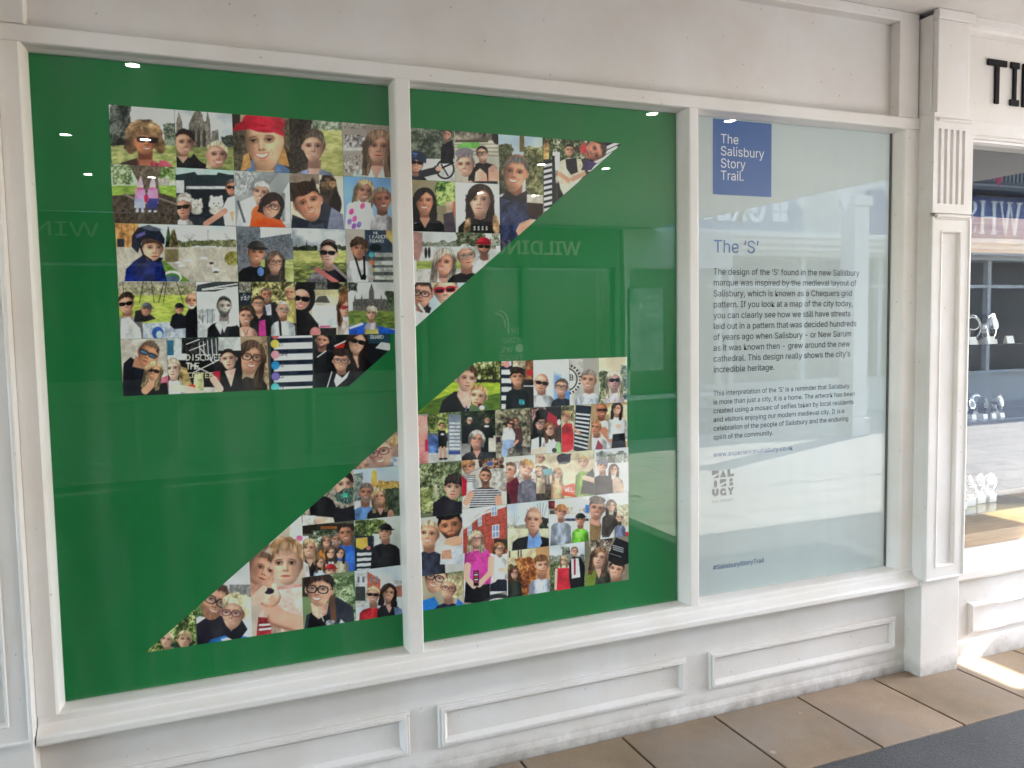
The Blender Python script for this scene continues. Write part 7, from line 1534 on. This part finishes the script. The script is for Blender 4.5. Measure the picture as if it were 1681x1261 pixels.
photo('F', 1090, 1345, L_[4], "photo of a woman in red and a dark haired woman in a brick street", lambda p: (
    p.bg((206, 214, 222)), p.bricks(p.pol([(1145, 900), (1150, 775), (1215, 815), (1215, 900)]), (190, 96, 74), (206, 150, 130), 14, 6), p.R(1090, 785, 1150, 950, (206, 206, 200), var=.2), [p.R(x, 800, x + 12, 830, (110, 120, 130)) for x in (1100, 1125, 1165, 1190)], p.R(1090, 850, 1140, 920, (60, 66, 64)), p.R(1215, 820, 1330, 880, (210, 206, 206), var=.2), p.G([(1215, 870), (1330, 840), (1330, 900), (1215, 900)], (190, 120, 104)),
    p.torso(1180, 905, 34, (206, 40, 52), 2.0, skin=(226, 172, 148)), p.head(1178, 892, 31, (234, 182, 158), (222, 190, 130), 'short', 2, 1.35, 'sun', 2, eyes=False), p.torso(1258, 890, 34, (34, 34, 40), 1.7, skin=(220, 166, 142), v=1.0), p.head(1254, 882, 31, (228, 174, 150), (66, 46, 38), 'wavy', 4, 1.35, None, 2), p.G([(1290, 1010), (1280, 950), (1320, 960), (1330, 1010)], (110, 130, 170))))

# lower half, middle pane -------------------------------------------------------
photo('G', 10, 642, L_[0], "photo of a woman in black with a toddler eating on bright grass", lambda p: (
    p.bg((120, 130, 80)), p.leaves((260, 90, 650, 270), (40, 46, 28), (104, 116, 50), (232, 232, 190), 7), p.R(450, 240, 650, 290, (44, 44, 34)), p.grass((0, 265, 650, 520), (196, 212, 66), (150, 182, 50)), p.grass((0, 0, 0, 0), (110, 142, 50), (80, 112, 40), p.pol([(0, 520), (130, 400), (330, 330), (430, 380), (650, 340), (650, 520)])),
    p.G([(180, 500), (210, 400), (300, 330), (400, 330), (420, 500)], (30, 30, 34), var=.15), p.G([(320, 360), (335, 290), (430, 320), (420, 460), (370, 450)], (226, 180, 162)), p.E(395, 190, 75, 66, (96, 66, 46), 0, 4, .3), p.head(388, 238, 70, (236, 190, 170), (96, 66, 46), 'short', 10, 1.35, None, 0, turn=.4),
    p.torso(482, 385, 62, (206, 210, 222), 1.7), [p.L(390 + 30 * k, 440, 380 + 32 * k, 490, 5, (90, 100, 130)) for k in range(6)], p.head(478, 370, 64, (240, 198, 172), (206, 150, 96), 'short', 4, 1.15, None, 0), p.E(490, 432, 18, 14, (120, 40, 36)), p.E(505, 452, 20, 18, (240, 236, 226)), p.G([(490, 490), (500, 460), (525, 470), (520, 490)], (214, 170, 110))), clip='l')
photo('G', 642, 889, L_[0], "photo of a dark haired boy in black beside a striped score board", lambda p: (
    p.bg((60, 56, 52)), p.R(735, 100, 890, 160, (206, 190, 160), var=.3), p.R(830, 100, 890, 240, (150, 100, 66), var=.4), p.E(862, 190, 26, 24, (196, 50, 50)), p.R(820, 250, 890, 460, (46, 42, 44)), p.L(820, 290, 890, 290, 4, (206, 206, 206)), p.board((640, 90, 730, 475), 6, 0, f=.5), p.E(690, 128, 24, 24, (236, 150, 150)), p.R(648, 110, 668, 140, (214, 170, 90)),
    p.torso(770, 235, 52, (30, 32, 40), 1.6, skin=(214, 160, 134)), p.stone(p.box((782, 390, 822, 430)), (80, 200, 210), (34, 90, 104), 3), p.head(768, 226, 50, (226, 170, 142), (50, 38, 34), 'quiff', -3, 1.35, None, 1, fringe=.2)))
photo('G', 889, 1157, L_[0], "photo of a bald man in sunglasses and a woman in glasses under blue sky", lambda p: (
    p.bg((206, 216, 226)), p.put(smooth(.40, .62, p.n(26 * p.s, 4)) * smooth(960, 1160, p.x), (64, 130, 214)), p.clouds((880, 90, 1040, 400), (232, 234, 236), (196, 206, 216)),
    p.torso(950, 275, 54, (170, 170, 174), 1.8, skin=(222, 166, 146)), p.G([(900, 440), (915, 370), (950, 360), (985, 440)], (226, 226, 230)), p.head(946, 270, 52, (232, 176, 156), (150, 140, 136), 'bald', 8, 1.35, 'sun', 0, eyes=False),
    p.torso(1100, 310, 48, (40, 44, 60), 1.6, skin=(226, 174, 152)), p.head(1098, 300, 48, (234, 184, 162), (90, 74, 66), 'short', 3, 1.35, (80, 56, 54), 2)))
photo('G', 1157, 1376, L_[0], "photo of a grey haired woman beside a round painted emblem", lambda p: (
    p.bg((176, 172, 164)), p.R(1157, 90, 1260, 440, (190, 188, 182)), p.put(p.soft(np.abs(np.hypot(p.x - 1130, p.y - 240) - 84) - 5), (50, 48, 48)), p.put(p.soft(np.abs(np.hypot(p.x - 1130, p.y - 240) - 108) - 9) * (.5 + .5 * np.sign(np.sin(np.arctan2(p.y - 240, p.x - 1130) * 26))), (60, 58, 58)), p.words(["B"], 1162, 205, 40, (60, 58, 58)),
    p.torso(1305, 255, 60, (206, 212, 224), 1.7, skin=(226, 176, 154)), p.head(1303, 248, 58, (234, 186, 164), (150, 136, 122), 'short', 4, 1.4, None, 2, fringe=.05)))
photo('G', 1376, 1588, L_[0], "photo of a platinum blonde woman in dark sunglasses outdoors", lambda p: (
    p.bg((222, 210, 180)), p.leaves((1376, 180, 1460, 420), (60, 72, 60), (120, 130, 96), (214, 206, 150), 7), p.leaves((1540, 130, 1590, 400), (60, 84, 90), (120, 140, 130), (206, 206, 170), 6), p.torso(1490, 260, 54, (206, 190, 196), 1.4, skin=(214, 176, 176)), p.head(1490, 250, 50, (206, 168, 172), (236, 220, 180), 'long', 0, 1.4, ('sun', (34, 36, 62)), 0, eyes=False)))
photo('G', 10, 352, L_[1], "photo of a boy in black standing by a tall pale score board", lambda p: (
    p.bg((150, 156, 140)), p.leaves((100, 480, 350, 650), (50, 66, 34), (110, 124, 66), (200, 206, 120), 8), p.R(100, 640, 350, 700, (90, 96, 110), var=.3), p.G([(100, 880), (110, 760), (350, 740), (350, 880)], (196, 196, 192)), p.R(105, 660, 180, 790, (70, 96, 150), var=.4), p.R(255, 500, 345, 800, (120, 130, 150)), [p.R(262, 560 + 27 * k, 342, 576 + 27 * k, (206, 210, 212), var=.2) for k in range(9)], p.R(258, 775, 345, 800, (50, 80, 150)),
    p.G([(10, 880), (10, 520), (95, 510), (105, 880)], (214, 140, 140), var=.15), p.E(50, 620, 50, 110, (226, 160, 150)), p.R(80, 690, 105, 780, (206, 60, 90)),
    p.G([(178, 690), (182, 620), (230, 620), (246, 680), (240, 750), (182, 755)], (30, 30, 34)), p.L(196, 750, 200, 830, 10, (206, 156, 130)), p.L(225, 750, 230, 830, 10, (206, 156, 130)), p.E(200, 834, 16, 8, (30, 30, 34)), p.E(232, 832, 16, 8, (30, 30, 34)), p.E(210, 650, 14, 8, (206, 200, 196)), p.head(206, 590, 21, (222, 166, 140), (60, 44, 38), 'short', 0, 1.3, None, 0)), clip=None)
photo('G', 352, 607, L_[1], "photo of a grey haired woman with two people in black behind", lambda p: (
    p.bg((24, 28, 24)), p.leaves((352, 480, 610, 640), (14, 18, 14), (34, 42, 28), (70, 84, 50), 7), p.R(352, 720, 420, 820, (150, 146, 140)), p.R(555, 660, 610, 780, (214, 206, 190)), [(p.torso(x, y, 22, (26, 26, 30), 1.9), p.head(x, y, 20, (226, 180, 158), h, 'short', 0, 1.3, None, 1)) for x, y, h in ((412, 550, (190, 184, 176)), (545, 545, (60, 44, 40)))], p.E(540, 590, 20, 8, (230, 226, 220)),
    p.torso(468, 700, 52, (60, 58, 64), 2.1, skin=(220, 160, 140), v=1.0), p.head(465, 690, 48, (226, 166, 148), (190, 184, 172), 'bob', 2, 1.45, None, 1)))
photo('G', 607, 867, L_[1], "photo of a couple sitting close together before a dry stone wall", lambda p: (
    p.bg((120, 112, 96)), p.stone(p.box((600, 450, 870, 720)), (196, 186, 150), (44, 42, 34), 9), p.stone(p.box((600, 660, 870, 840)), (206, 196, 170), (96, 88, 72), 9), p.R(612, 670, 645, 710, (60, 40, 60)), p.stone(p.box((650, 740, 870, 850)), (170, 160, 140), (56, 52, 46), 8),
    p.torso(758, 565, 26, (92, 56, 56), 1.7, skin=(206, 150, 126)), p.L(770, 690, 780, 760, 24, (60, 58, 64)), p.G([(735, 610), (800, 600), (815, 700), (760, 720)], (96, 58, 58)), p.G([(655, 690), (665, 610), (720, 585), (755, 650), (750, 700)], (222, 218, 216), var=.15), p.G([(650, 780), (660, 690), (740, 690), (745, 740), (700, 760), (690, 830), (655, 830)], (150, 170, 206)), p.L(750, 720, 770, 700, 10, (216, 160, 136)),
    p.head(757, 556, 24, (214, 158, 132), (70, 56, 50), 'short', -4, 1.35, None, 1, beard=(110, 84, 72)), p.head(717, 572, 24, (226, 172, 148), (96, 58, 44), 'bob', 8, 1.3, 'sun', 1, eyes=False)))
photo('G', 867, 1097, L_[1], "photo of a long haired teenager in glasses with a girl leaning in", lambda p: (
    p.bg((70, 60, 58)), p.leaves((870, 450, 980, 560), (60, 50, 50), (120, 90, 84), (196, 150, 140), 7), p.R(985, 450, 1095, 560, (40, 36, 40)), p.G([(985, 560), (1000, 480), (1060, 520), (1080, 600)], (176, 30, 50)), p.E(1080, 560, 14, 22, (226, 224, 220)),
    p.torso(940, 570, 46, (34, 34, 40), 1.8), p.G([(870, 800), (875, 690), (930, 670), (1000, 680), (1000, 760)], (226, 226, 226)), p.G([(930, 750), (930, 670), (950, 670), (948, 740)], (40, 40, 44)), p.head(940, 565, 40, (216, 172, 158), (30, 26, 28), 'long', 4, 1.3, (34, 30, 32), 0), p.E(950, 500, 46, 40, (34, 30, 32), 0, 3, .3),
    p.torso(1020, 620, 44, (216, 210, 204), 1.4), p.L(870, 790, 960, 770, 24, (226, 184, 166)), p.E(960, 765, 34, 22, (230, 188, 168)), p.G([(1060, 780), (1075, 700), (1095, 720), (1095, 790)], (140, 206, 120)), p.E(1045, 770, 18, 18, (40, 40, 44)), p.head(1010, 615, 38, (232, 182, 162), (150, 84, 54), 'long', -14, 1.25, None, 0)))
photo('G', 1097, 1322, L_[1], "photo of a boy in a red shirt beside a slanted striped score board", lambda p: (
    p.bg((206, 190, 160)), p.leaves((1090, 440, 1200, 560), (60, 70, 50), (150, 140, 100), (222, 210, 180), 7), p.G([(1188, 770), (1205, 430), (1322, 440), (1290, 790)], (26, 36, 56)), [p.G([(1205 - k * 1.6, 490 + 29 * k), (1312 - k * 2.4, 500 + 31 * k), (1311 - k * 2.4, 514 + 31 * k), (1204 - k * 1.6, 503 + 29 * k)], (226, 226, 222)) for k in range(9)], p.G([(1290, 800), (1322, 600), (1322, 800)], (150, 130, 104)),
    p.G([(1100, 780), (1100, 600), (1130, 565), (1175, 570), (1190, 650), (1185, 760), (1130, 790)], (206, 38, 48), var=.2), p.L(1185, 600, 1240, 650, 9, (220, 166, 140)), p.head(1132, 520, 31, (228, 172, 144), (196, 140, 84), 'curlytop', 4, 1.35, None, 1)))
photo('G', 1322, 1590, L_[1], "photo of a tanned man with two women in white tops", lambda p: (
    p.bg((186, 150, 110)), p.R(1420, 430, 1470, 560, (206, 180, 130), var=.3), p.R(1560, 430, 1590, 700, (226, 206, 170)), p.torso(1395, 480, 46, (226, 218, 210), 1.9, skin=(186, 116, 84)), p.head(1400, 472, 40, (206, 128, 94), (90, 72, 62), 'bald', 0, 1.4, ('sun', (60, 40, 36)), 2, eyes=False), p.L(1410, 620, 1460, 680, 26, (196, 124, 92)), p.L(1460, 680, 1420, 620, 20, (196, 124, 92)),
    p.torso(1515, 470, 36, (230, 230, 228), 1.9, skin=(220, 168, 144)), p.G([(1470, 760), (1480, 650), (1570, 640), (1580, 760)], (34, 32, 36)), p.head(1512, 460, 33, (224, 170, 146), (58, 42, 38), 'long', 2, 1.35, None, 1), p.E(1525, 590, 24, 16, (226, 178, 156)),
    p.torso(1360, 610, 44, (232, 228, 224), 1.7, skin=(214, 150, 120)), p.G([(1350, 760), (1370, 690), (1410, 740), (1400, 770)], (150, 40, 56)), p.head(1354, 600, 40, (228, 162, 130), (176, 122, 74), 'short', 4, 1.55, None, 0, fringe=.05)))
photo('H', 10, 352, (ROWL[2], 0.936), "photo of a small dark haired child before thick shrubs", lambda p: (
    p.bg((110, 120, 90)), p.leaves((0, 90, 360, 460), (50, 58, 40), (100, 112, 76), (186, 196, 150), 6), p.leaves((50, 270, 130, 440), (96, 110, 60), (150, 160, 96), (206, 210, 160), 5), p.R(150, 250, 170, 320, (196, 196, 176)), p.G([(135, 520), (140, 390), (220, 330), (300, 370), (352, 380), (352, 520)], (44, 42, 50)), p.E(294, 228, 72, 60, (60, 48, 46), 0, 2, .2), p.head(292, 275, 68, (238, 194, 172), (58, 46, 44), 'short', 4, 1.3, None, 0, fringe=.35, lips=(206, 110, 110))))
photo('H', 352, 682, L_[2], "photo of a bearded man in a striped shirt with a microphone behind him", lambda p: (
    p.bg((206, 196, 184)), p.leaves((480, 20, 660, 130), (40, 30, 28), (96, 66, 50), (196, 150, 120), 7), p.stone(p.box((570, 130, 690, 300)), (226, 222, 214), (140, 130, 120), 9), p.torso(398, 130, 46, (206, 206, 206), 1.7), [p.L(352, 190 + 14 * k, 450, 182 + 14 * k, 4, (130, 130, 136)) for k in range(4)], p.head(398, 122, 44, (226, 170, 140), (196, 130, 80), 'curlytop', 2, 1.2, None, 1), p.G([(352, 340), (352, 180), (390, 220), (385, 330)], (196, 34, 56)),
    p.L(352, 182, 560, 100, 4, (160, 150, 150)), p.E(560, 95, 22, 15, (60, 90, 160), -30), p.torso(528, 200, 48, (44, 44, 52), 2.3, skin=(206, 150, 128)), [p.L(430 - 6 * min(k, 4), 290 + 17 * k, 625 + 5 * min(k, 4), 286 + 17 * k, 4.5, (206, 204, 204)) for k in range(8)], p.L(385, 380, 420, 320, 24, (216, 160, 134)), p.L(620, 350, 630, 420, 24, (216, 160, 134)), p.head(526, 190, 43, (220, 162, 136), (60, 46, 40), 'short', 0, 1.5, None, 2, beard=(92, 70, 60)), p.L(655, 300, 690, 430, 2, (226, 226, 226))))
photo('H', 682, 900, L_[2], "photo of two laughing lads, one ginger, in maroon and grey", lambda p: (
    p.bg((214, 206, 196)), p.leaves((640, 80, 910, 220), (130, 120, 110), (196, 186, 176), (236, 232, 226), 9), p.torso(715, 165, 46, (120, 44, 60), 1.5, skin=(220, 164, 144)), p.G([(660, 400), (680, 250), (760, 190), (790, 280), (780, 400)], (116, 40, 58), var=.2), p.G([(650, 400), (655, 280), (700, 320), (720, 400)], (44, 36, 44)), p.head(708, 146, 45, (232, 172, 150), (110, 76, 56), 'short', 4, 1.3, None, 2, turn=-1.0),
    p.torso(840, 150, 48, (140, 136, 150), 1.5, skin=(226, 166, 142)), p.G([(780, 400), (800, 240), (850, 200), (900, 300), (890, 400)], (136, 132, 148), var=.2), p.head(828, 134, 46, (236, 176, 150), (222, 150, 84), 'curlytop', 16, 1.3, None, 2)))
photo('H', 900, 1332, L_[2], "photo of fair haired children at a sandy market play area", lambda p: (
    p.bg((222, 206, 170)), p.stone(p.box((890, 20, 1340, 380)), (232, 216, 184), (196, 178, 142), 16), p.E(1105, 60, 50, 40, (60, 56, 60), 0, 3, .5), p.G([(1060, 40), (1160, 20), (1150, 90), (1070, 100)], (56, 52, 58), var=.4),
    p.torso(935, 60, 34, (40, 40, 46), 1.8), p.G([(930, 140), (1020, 130), (1025, 180), (940, 180)], (60, 150, 160)), p.head(935, 55, 32, (232, 180, 156), (232, 206, 150), 'short', 10, 1.2, None, 0), p.L(985, 180, 985, 330, 6, (150, 110, 80)), p.stone(p.box((890, 240, 1090, 370)), (110, 96, 84), (50, 44, 42), 6), p.torso(1060, 180, 30, (206, 160, 120), 1.5), p.head(1060, 172, 30, (226, 176, 150), (196, 140, 84), 'long', 0, 1.2, None, 0), p.torso(925, 160, 26, (206, 180, 150), 1.5), p.head(922, 155, 25, (226, 176, 150), (206, 156, 92), 'long', 0, 1.2, None, 0),
    p.G([(1095, 330), (1105, 260), (1180, 240), (1220, 280), (1200, 345)], (232, 80, 50), var=.12), p.words(["WELCOME"[0:1] + "EL"], 1115, 275, 26, (244, 230, 220), 1.2, .7), p.G([(1215, 200), (1260, 190), (1250, 300), (1210, 290)], (214, 60, 44)), p.torso(1262, 95, 40, (120, 160, 60), 1.7), p.G([(1230, 320), (1250, 200), (1320, 130), (1340, 200), (1335, 320)], (40, 44, 60)), p.L(1260, 200, 1330, 220, 18, (230, 184, 160)), p.head(1252, 84, 36, (236, 186, 160), (222, 180, 110), 'short', -10, 1.25, None, 0)))
photo('H', 1332, 1585, L_[2], "photo of a woman in a grey beanie and a woman in a beige hoodie", lambda p: (
    p.bg((226, 230, 232)), p.leaves((1340, 10, 1600, 90), (96, 106, 96), (150, 158, 146), (206, 210, 206), 6), p.leaves((1430, 30, 1490, 100), (60, 66, 56), (96, 102, 88), (140, 146, 130), 5), p.R(1335, 90, 1600, 340, (226, 230, 232)), p.torso(1478, 150, 34, (196, 166, 144), 1.9), p.head(1475, 142, 30, (232, 182, 162), (96, 66, 54), 'long', 2, 1.3, None, 1), p.G([(1440, 330), (1450, 220), (1500, 190), (1550, 250), (1550, 330)], (198, 168, 148), var=.1),
    p.torso(1393, 120, 42, (40, 42, 56), 1.7, skin=(226, 172, 150)), p.head(1390, 112, 37, (236, 184, 164), (110, 74, 56), 'short', 6, 1.35, None, 2, cap=('beanie', (140, 144, 152)))))
photo('H', 10, 361, (0.936, 0.728), "photo of a smiling woman and a dark bearded man biting his hand", lambda p: (
    p.bg((196, 196, 190)), p.E(90, 450, 50, 40, (226, 140, 100), 0, 4, .3), p.leaves((10, 430, 130, 480), (120, 96, 60), (170, 130, 90), (214, 180, 140), 6), p.stone(p.box((240, 760, 370, 840)), (206, 200, 184), (150, 146, 120), 12), p.torso(110, 640, 72, (60, 64, 84), 1.6, skin=(226, 172, 146)), p.G([(190, 840), (200, 720), (360, 650), (361, 840)], (206, 212, 222), var=.1), p.G([(200, 800), (205, 740), (270, 730), (280, 800)], (206, 150, 120)),
    p.head(112, 620, 72, (240, 188, 160), (206, 182, 140), 'short', 2, 1.4, None, 2), p.E(256, 462, 92, 58, (26, 24, 26), -10, 2, .25), p.head(268, 560, 86, (216, 152, 116), (28, 26, 28), 'quiff', -10, 1.2, None, 0, beard=(60, 44, 38)), p.G([(220, 690), (240, 650), (310, 630), (355, 640), (355, 690), (290, 710)], (226, 166, 130)), [p.L(250, 660 + 12 * k, 340, 650 + 14 * k, 8, (232, 174, 138)) for k in range(3)]))
photo('H', 361, 688, (ROWL[3], ROWL[5]), "tall photo of two women, one in a bright pink top, by a red brick house", lambda p: (
    p.bg((214, 218, 220)), p.bricks(p.pol([(361, 560), (470, 470), (560, 430), (688, 400), (688, 760), (361, 760)]), (176, 74, 60), (196, 120, 104), 20, 8, -12), p.G([(361, 590), (361, 540), (500, 455), (690, 395), (690, 410), (505, 475)], (206, 202, 196)),
    [(p.G([(x - w, y - h), (x + w, y - h - 8), (x + w, y + h - 8), (x - w, y + h)], (226, 226, 224)), p.G([(x - w + 5, y - h + 5), (x + w - 5, y - h - 3), (x + w - 5, y + h - 13), (x - w + 5, y + h - 5)], (120, 150, 190)), p.L(x, y - h, x, y + h - 6, 2.5, (226, 226, 224)), p.L(x - w, y, x + w, y - 6, 2.5, (226, 226, 224))) for x, y, w, h in ((592, 450, 22, 36), (602, 600, 26, 48), (485, 525, 14, 36), (410, 590, 16, 40))],
    p.G([(361, 1140), (361, 1100), (480, 1080), (688, 1040), (688, 1140)], (130, 126, 120)), p.E(610, 1120, 110, 60, (60, 60, 66), -8), p.E(610, 1130, 80, 40, (206, 204, 196), -8), p.R(590, 650, 690, 730, (110, 80, 70), var=.4), p.G([(560, 1040), (570, 880), (640, 930), (686, 960), (686, 1040)], (40, 42, 56)),
    p.torso(628, 735, 36, (226, 220, 214), 1.6, skin=(228, 176, 152)), p.G([(550, 990), (575, 830), (610, 770), (660, 830), (690, 900), (640, 920), (600, 970)], (228, 222, 214), var=.12), p.L(640, 880, 690, 885, 16, (226, 176, 150)), p.head(626, 728, 35, (234, 184, 160), (170, 116, 66), 'bob', -6, 1.3, (90, 64, 60), 2),
    p.G([(370, 1120), (380, 960), (560, 960), (560, 1080), (480, 1130)], (30, 30, 36)), p.torso(458, 665, 44, (206, 60, 150), 1.9, skin=(226, 176, 154), v=.5), p.G([(385, 960), (395, 800), (450, 740), (540, 730), (580, 800), (565, 980), (470, 1000)], (214, 62, 156), var=.15), p.L(395, 850, 385, 940, 24, (228, 180, 156)), p.L(385, 940, 440, 1000, 20, (228, 180, 156)), p.L(570, 800, 565, 900, 22, (228, 180, 156)), p.L(565, 900, 480, 990, 20, (228, 180, 156)), p.R(438, 885, 478, 1000, (34, 30, 40)), [p.R(444, 895 + 18 * k, 472, 903 + 18 * k, c) for k, c in enumerate(((226, 60, 120), (230, 230, 226), (220, 90, 60), (226, 226, 226), (206, 60, 110)))],
    p.head(455, 655, 44, (236, 186, 164), (220, 200, 160), 'wavy', 4, 1.35, (120, 70, 80), 1)))
photo('H', 688, 994, L_[3], "photo of a bald man in a dark coat and blue shirt by bare trees", lambda p: (
    p.bg((196, 208, 220)), p.leaves((688, 540, 860, 580), (120, 116, 100), (160, 156, 136), (200, 196, 176), 5), [p.L(940, 560, 940 + dx, 380 + abs(dx) * .5, 2, (140, 126, 112)) for dx in (-110, -80, -55, -30, -10, 15, 40)], [p.L(740, 560, 740 + dx, 470 + abs(dx) * .4, 1.5, (160, 150, 140)) for dx in (-40, -20, 0, 20, 40)], p.leaves((930, 500, 1000, 620), (40, 44, 36), (70, 74, 58), (110, 114, 92), 6), p.R(685, 575, 1000, 740, (206, 198, 166), var=.12),
    p.torso(882, 540, 62, (34, 34, 40), 2.5, skin=(206, 150, 130)), p.G([(835, 720), (845, 610), (880, 650), (925, 600), (945, 680), (920, 730)], (120, 160, 220), var=.1), p.G([(870, 660), (882, 640), (896, 660), (884, 720)], (96, 136, 200)), p.head(880, 515, 60, (222, 170, 148), (170, 160, 150), 'bald', 2, 1.6, None, 0, light=.4)))
photo('H', 994, 1296, L_[3], "photo of a ginger boy in grey and a boy in a cap and green shirt", lambda p: (
    p.bg((222, 216, 206)), p.R(1000, 420, 1290, 470, (196, 180, 170), var=.4), p.R(1080, 470, 1290, 500, (226, 222, 214)), p.R(1110, 500, 1290, 520, (80, 90, 120), var=.4), p.R(1265, 400, 1295, 460, (60, 130, 200)), p.R(990, 370, 1040, 430, (176, 60, 60), var=.5), p.R(1150, 580, 1296, 700, (226, 224, 220)),
    p.torso(1085, 470, 40, (150, 158, 172), 1.8, skin=(226, 168, 144)), p.head(1086, 455, 38, (230, 170, 144), (214, 130, 66), 'curlytop', 2, 1.35, None, 1), p.torso(1228, 520, 38, (120, 200, 60), 1.6, skin=(206, 152, 130)), p.head(1230, 510, 34, (214, 160, 138), (50, 44, 42), 'cap', 0, 1.25, None, 0, cap=('cap', (44, 56, 56), 1)), p.R(1190, 600, 1240, 640, (150, 214, 90))))
photo('H', 1296, 1585, L_[3], "photo of a man close up with a brown haired woman holding a baby", lambda p: (
    p.bg((206, 212, 220)), p.leaves((1420, 400, 1600, 480), (120, 120, 90), (170, 166, 130), (206, 200, 170), 6), p.R(1480, 480, 1600, 560, (196, 180, 150), var=.3), p.torso(1460, 420, 34, (96, 84, 74), 2.0), p.head(1456, 410, 32, (228, 178, 156), (84, 60, 48), 'long', 2, 1.35, None, 1), p.G([(1390, 640), (1395, 520), (1440, 470), (1520, 500), (1500, 640)], (84, 76, 70), var=.2), p.G([(1440, 640), (1490, 560), (1590, 560), (1590, 650)], (220, 214, 206)), p.R(1540, 600, 1590, 640, (200, 50, 50)), p.torso(1522, 510, 28, (130, 140, 170), 1.4), p.head(1520, 495, 27, (238, 196, 172), (222, 196, 150), 'short', 0, 1.15, None, 1),
    p.G([(1296, 700), (1300, 500), (1360, 480), (1385, 560), (1370, 700)], (150, 120, 80)), p.G([(1300, 540), (1310, 480), (1380, 490), (1370, 560)], (196, 144, 122)), p.head(1350, 430, 58, (222, 168, 146), (84, 64, 54), 'quiff', 6, 1.45, None, 2)))
photo('H', 10, 366, (0.728, ROWL[5]), "photo of a man and a woman in glasses and blue jackets, laughing", lambda p: (
    p.bg((170, 164, 140)), p.leaves((220, 830, 370, 1000), (110, 110, 80), (156, 152, 116), (206, 200, 166), 10), p.G([(60, 1200), (60, 1110), (150, 1080), (220, 1200)], (30, 120, 206)), p.torso(255, 1040, 60, (40, 44, 66), 1.8, skin=(228, 178, 156)), p.G([(300, 1180), (320, 1090), (365, 1130), (366, 1180)], (50, 110, 190)), p.head(158, 945, 80, (236, 186, 162), (104, 74, 56), 'short', 16, 1.4, (34, 30, 34), 2), p.E(310, 1000, 56, 90, (214, 196, 146), 0, 4, .3), p.head(252, 1022, 58, (232, 184, 160), (212, 194, 146), 'short', 4, 1.4, (120, 60, 60), 1)))
photo('H', 688, 1000, L_[4], "photo of a curly woman and a quiffed man in a grey hoodie in autumn", lambda p: (
    p.bg((196, 150, 100)), p.R(685, 720, 900, 860, (222, 204, 160), var=.15), [p.R(x, 735, x + 10, 790, (80, 80, 84)) for x in (700, 765, 785)], p.leaves((750, 790, 900, 1090), (96, 50, 26), (170, 92, 40), (226, 160, 90), 8), p.leaves((690, 850, 760, 1090), (60, 56, 36), (110, 90, 54), (170, 140, 90), 6), p.torso(742, 915, 32, (50, 60, 50), 1.6), p.head(740, 905, 30, (230, 180, 158), (120, 66, 40), 'wavy', -4, 1.4, None, 2),
    p.torso(945, 865, 56, (176, 182, 200), 1.7, skin=(224, 168, 142)), p.L(925, 960, 920, 1040, 3, (226, 226, 230)), p.L(960, 960, 965, 1040, 3, (226, 226, 230)), p.head(945, 850, 50, (236, 184, 156), (130, 84, 50), 'quiff', 0, 1.45, None, 0, beard=(176, 122, 92))))
photo('H', 1000, 1262, L_[4], "photo of a woman in a red dress and a man in a dark suit", lambda p: (
    p.bg((196, 202, 206)), p.leaves((1085, 715, 1150, 770), (60, 66, 56), (100, 106, 92), (150, 156, 140), 5), p.leaves((1000, 770, 1262, 830), (84, 90, 80), (120, 124, 112), (170, 172, 160), 5), p.leaves((1000, 820, 1262, 1050), (50, 60, 40), (84, 94, 62), (130, 140, 96), 7),
    p.G([(1150, 1040), (1145, 830), (1175, 785), (1230, 790), (1265, 850), (1255, 1030)], (28, 28, 34)), p.G([(1165, 945), (1160, 800), (1215, 795), (1228, 935)], (230, 230, 232)), p.G([(1180, 920), (1178, 800), (1194, 800), (1194, 915)], (176, 30, 52)), p.head(1186, 745, 26, (232, 180, 156), (110, 84, 66), 'short', 0, 1.4, None, 1),
    p.G([(1062, 870), (1070, 845), (1140, 845), (1146, 870)], (236, 190, 170)), p.G([(1060, 920), (1058, 868), (1145, 866), (1142, 920), (1160, 1040), (1045, 1045)], (216, 40, 60), var=.12), p.L(1050, 880, 1045, 1020, 9, (234, 184, 162)), p.head(1105, 812, 23, (236, 188, 166), (206, 172, 120), 'long', 0, 1.4, None, 2)))
photo('H', 1262, 1585, L_[4], "photo of a young couple by a dark sign, man lowest at the corner", lambda p: (
    p.bg((130, 122, 104)), p.leaves((1300, 640, 1460, 740), (60, 50, 44), (130, 116, 100), (220, 206, 190), 6), p.G([(1420, 810), (1490, 640), (1590, 680), (1590, 830), (1540, 850)], (30, 32, 38)), p.words(["WE ARE", "OPEN"], 1480, 690, 15, (190, 194, 198), 1.5, .7) if False else None, [p.L(1470, 700 + 14 * k, 1545, 722 + 14 * k, 2.5, (196, 200, 202)) for k in range(3)], p.L(1450, 760, 1530, 786, 2, (150, 154, 158)), p.stone(p.box((1330, 880, 1450, 1000)), (150, 140, 120), (104, 96, 84), 6),
    p.torso(1365, 800, 52, (60, 62, 52), 1.6, skin=(228, 178, 156), v=1.2), p.G([(1245, 1010), (1270, 900), (1320, 870), (1350, 900), (1330, 1010)], (130, 150, 60)), p.head(1368, 792, 52, (236, 190, 168), (150, 106, 74), 'long', 6, 1.45, None, 0), p.torso(1500, 890, 56, (40, 60, 76), 1.7, skin=(222, 170, 146)), p.head(1495, 882, 54, (234, 182, 156), (40, 34, 32), 'quiff', 14, 1.4, None, 1)))
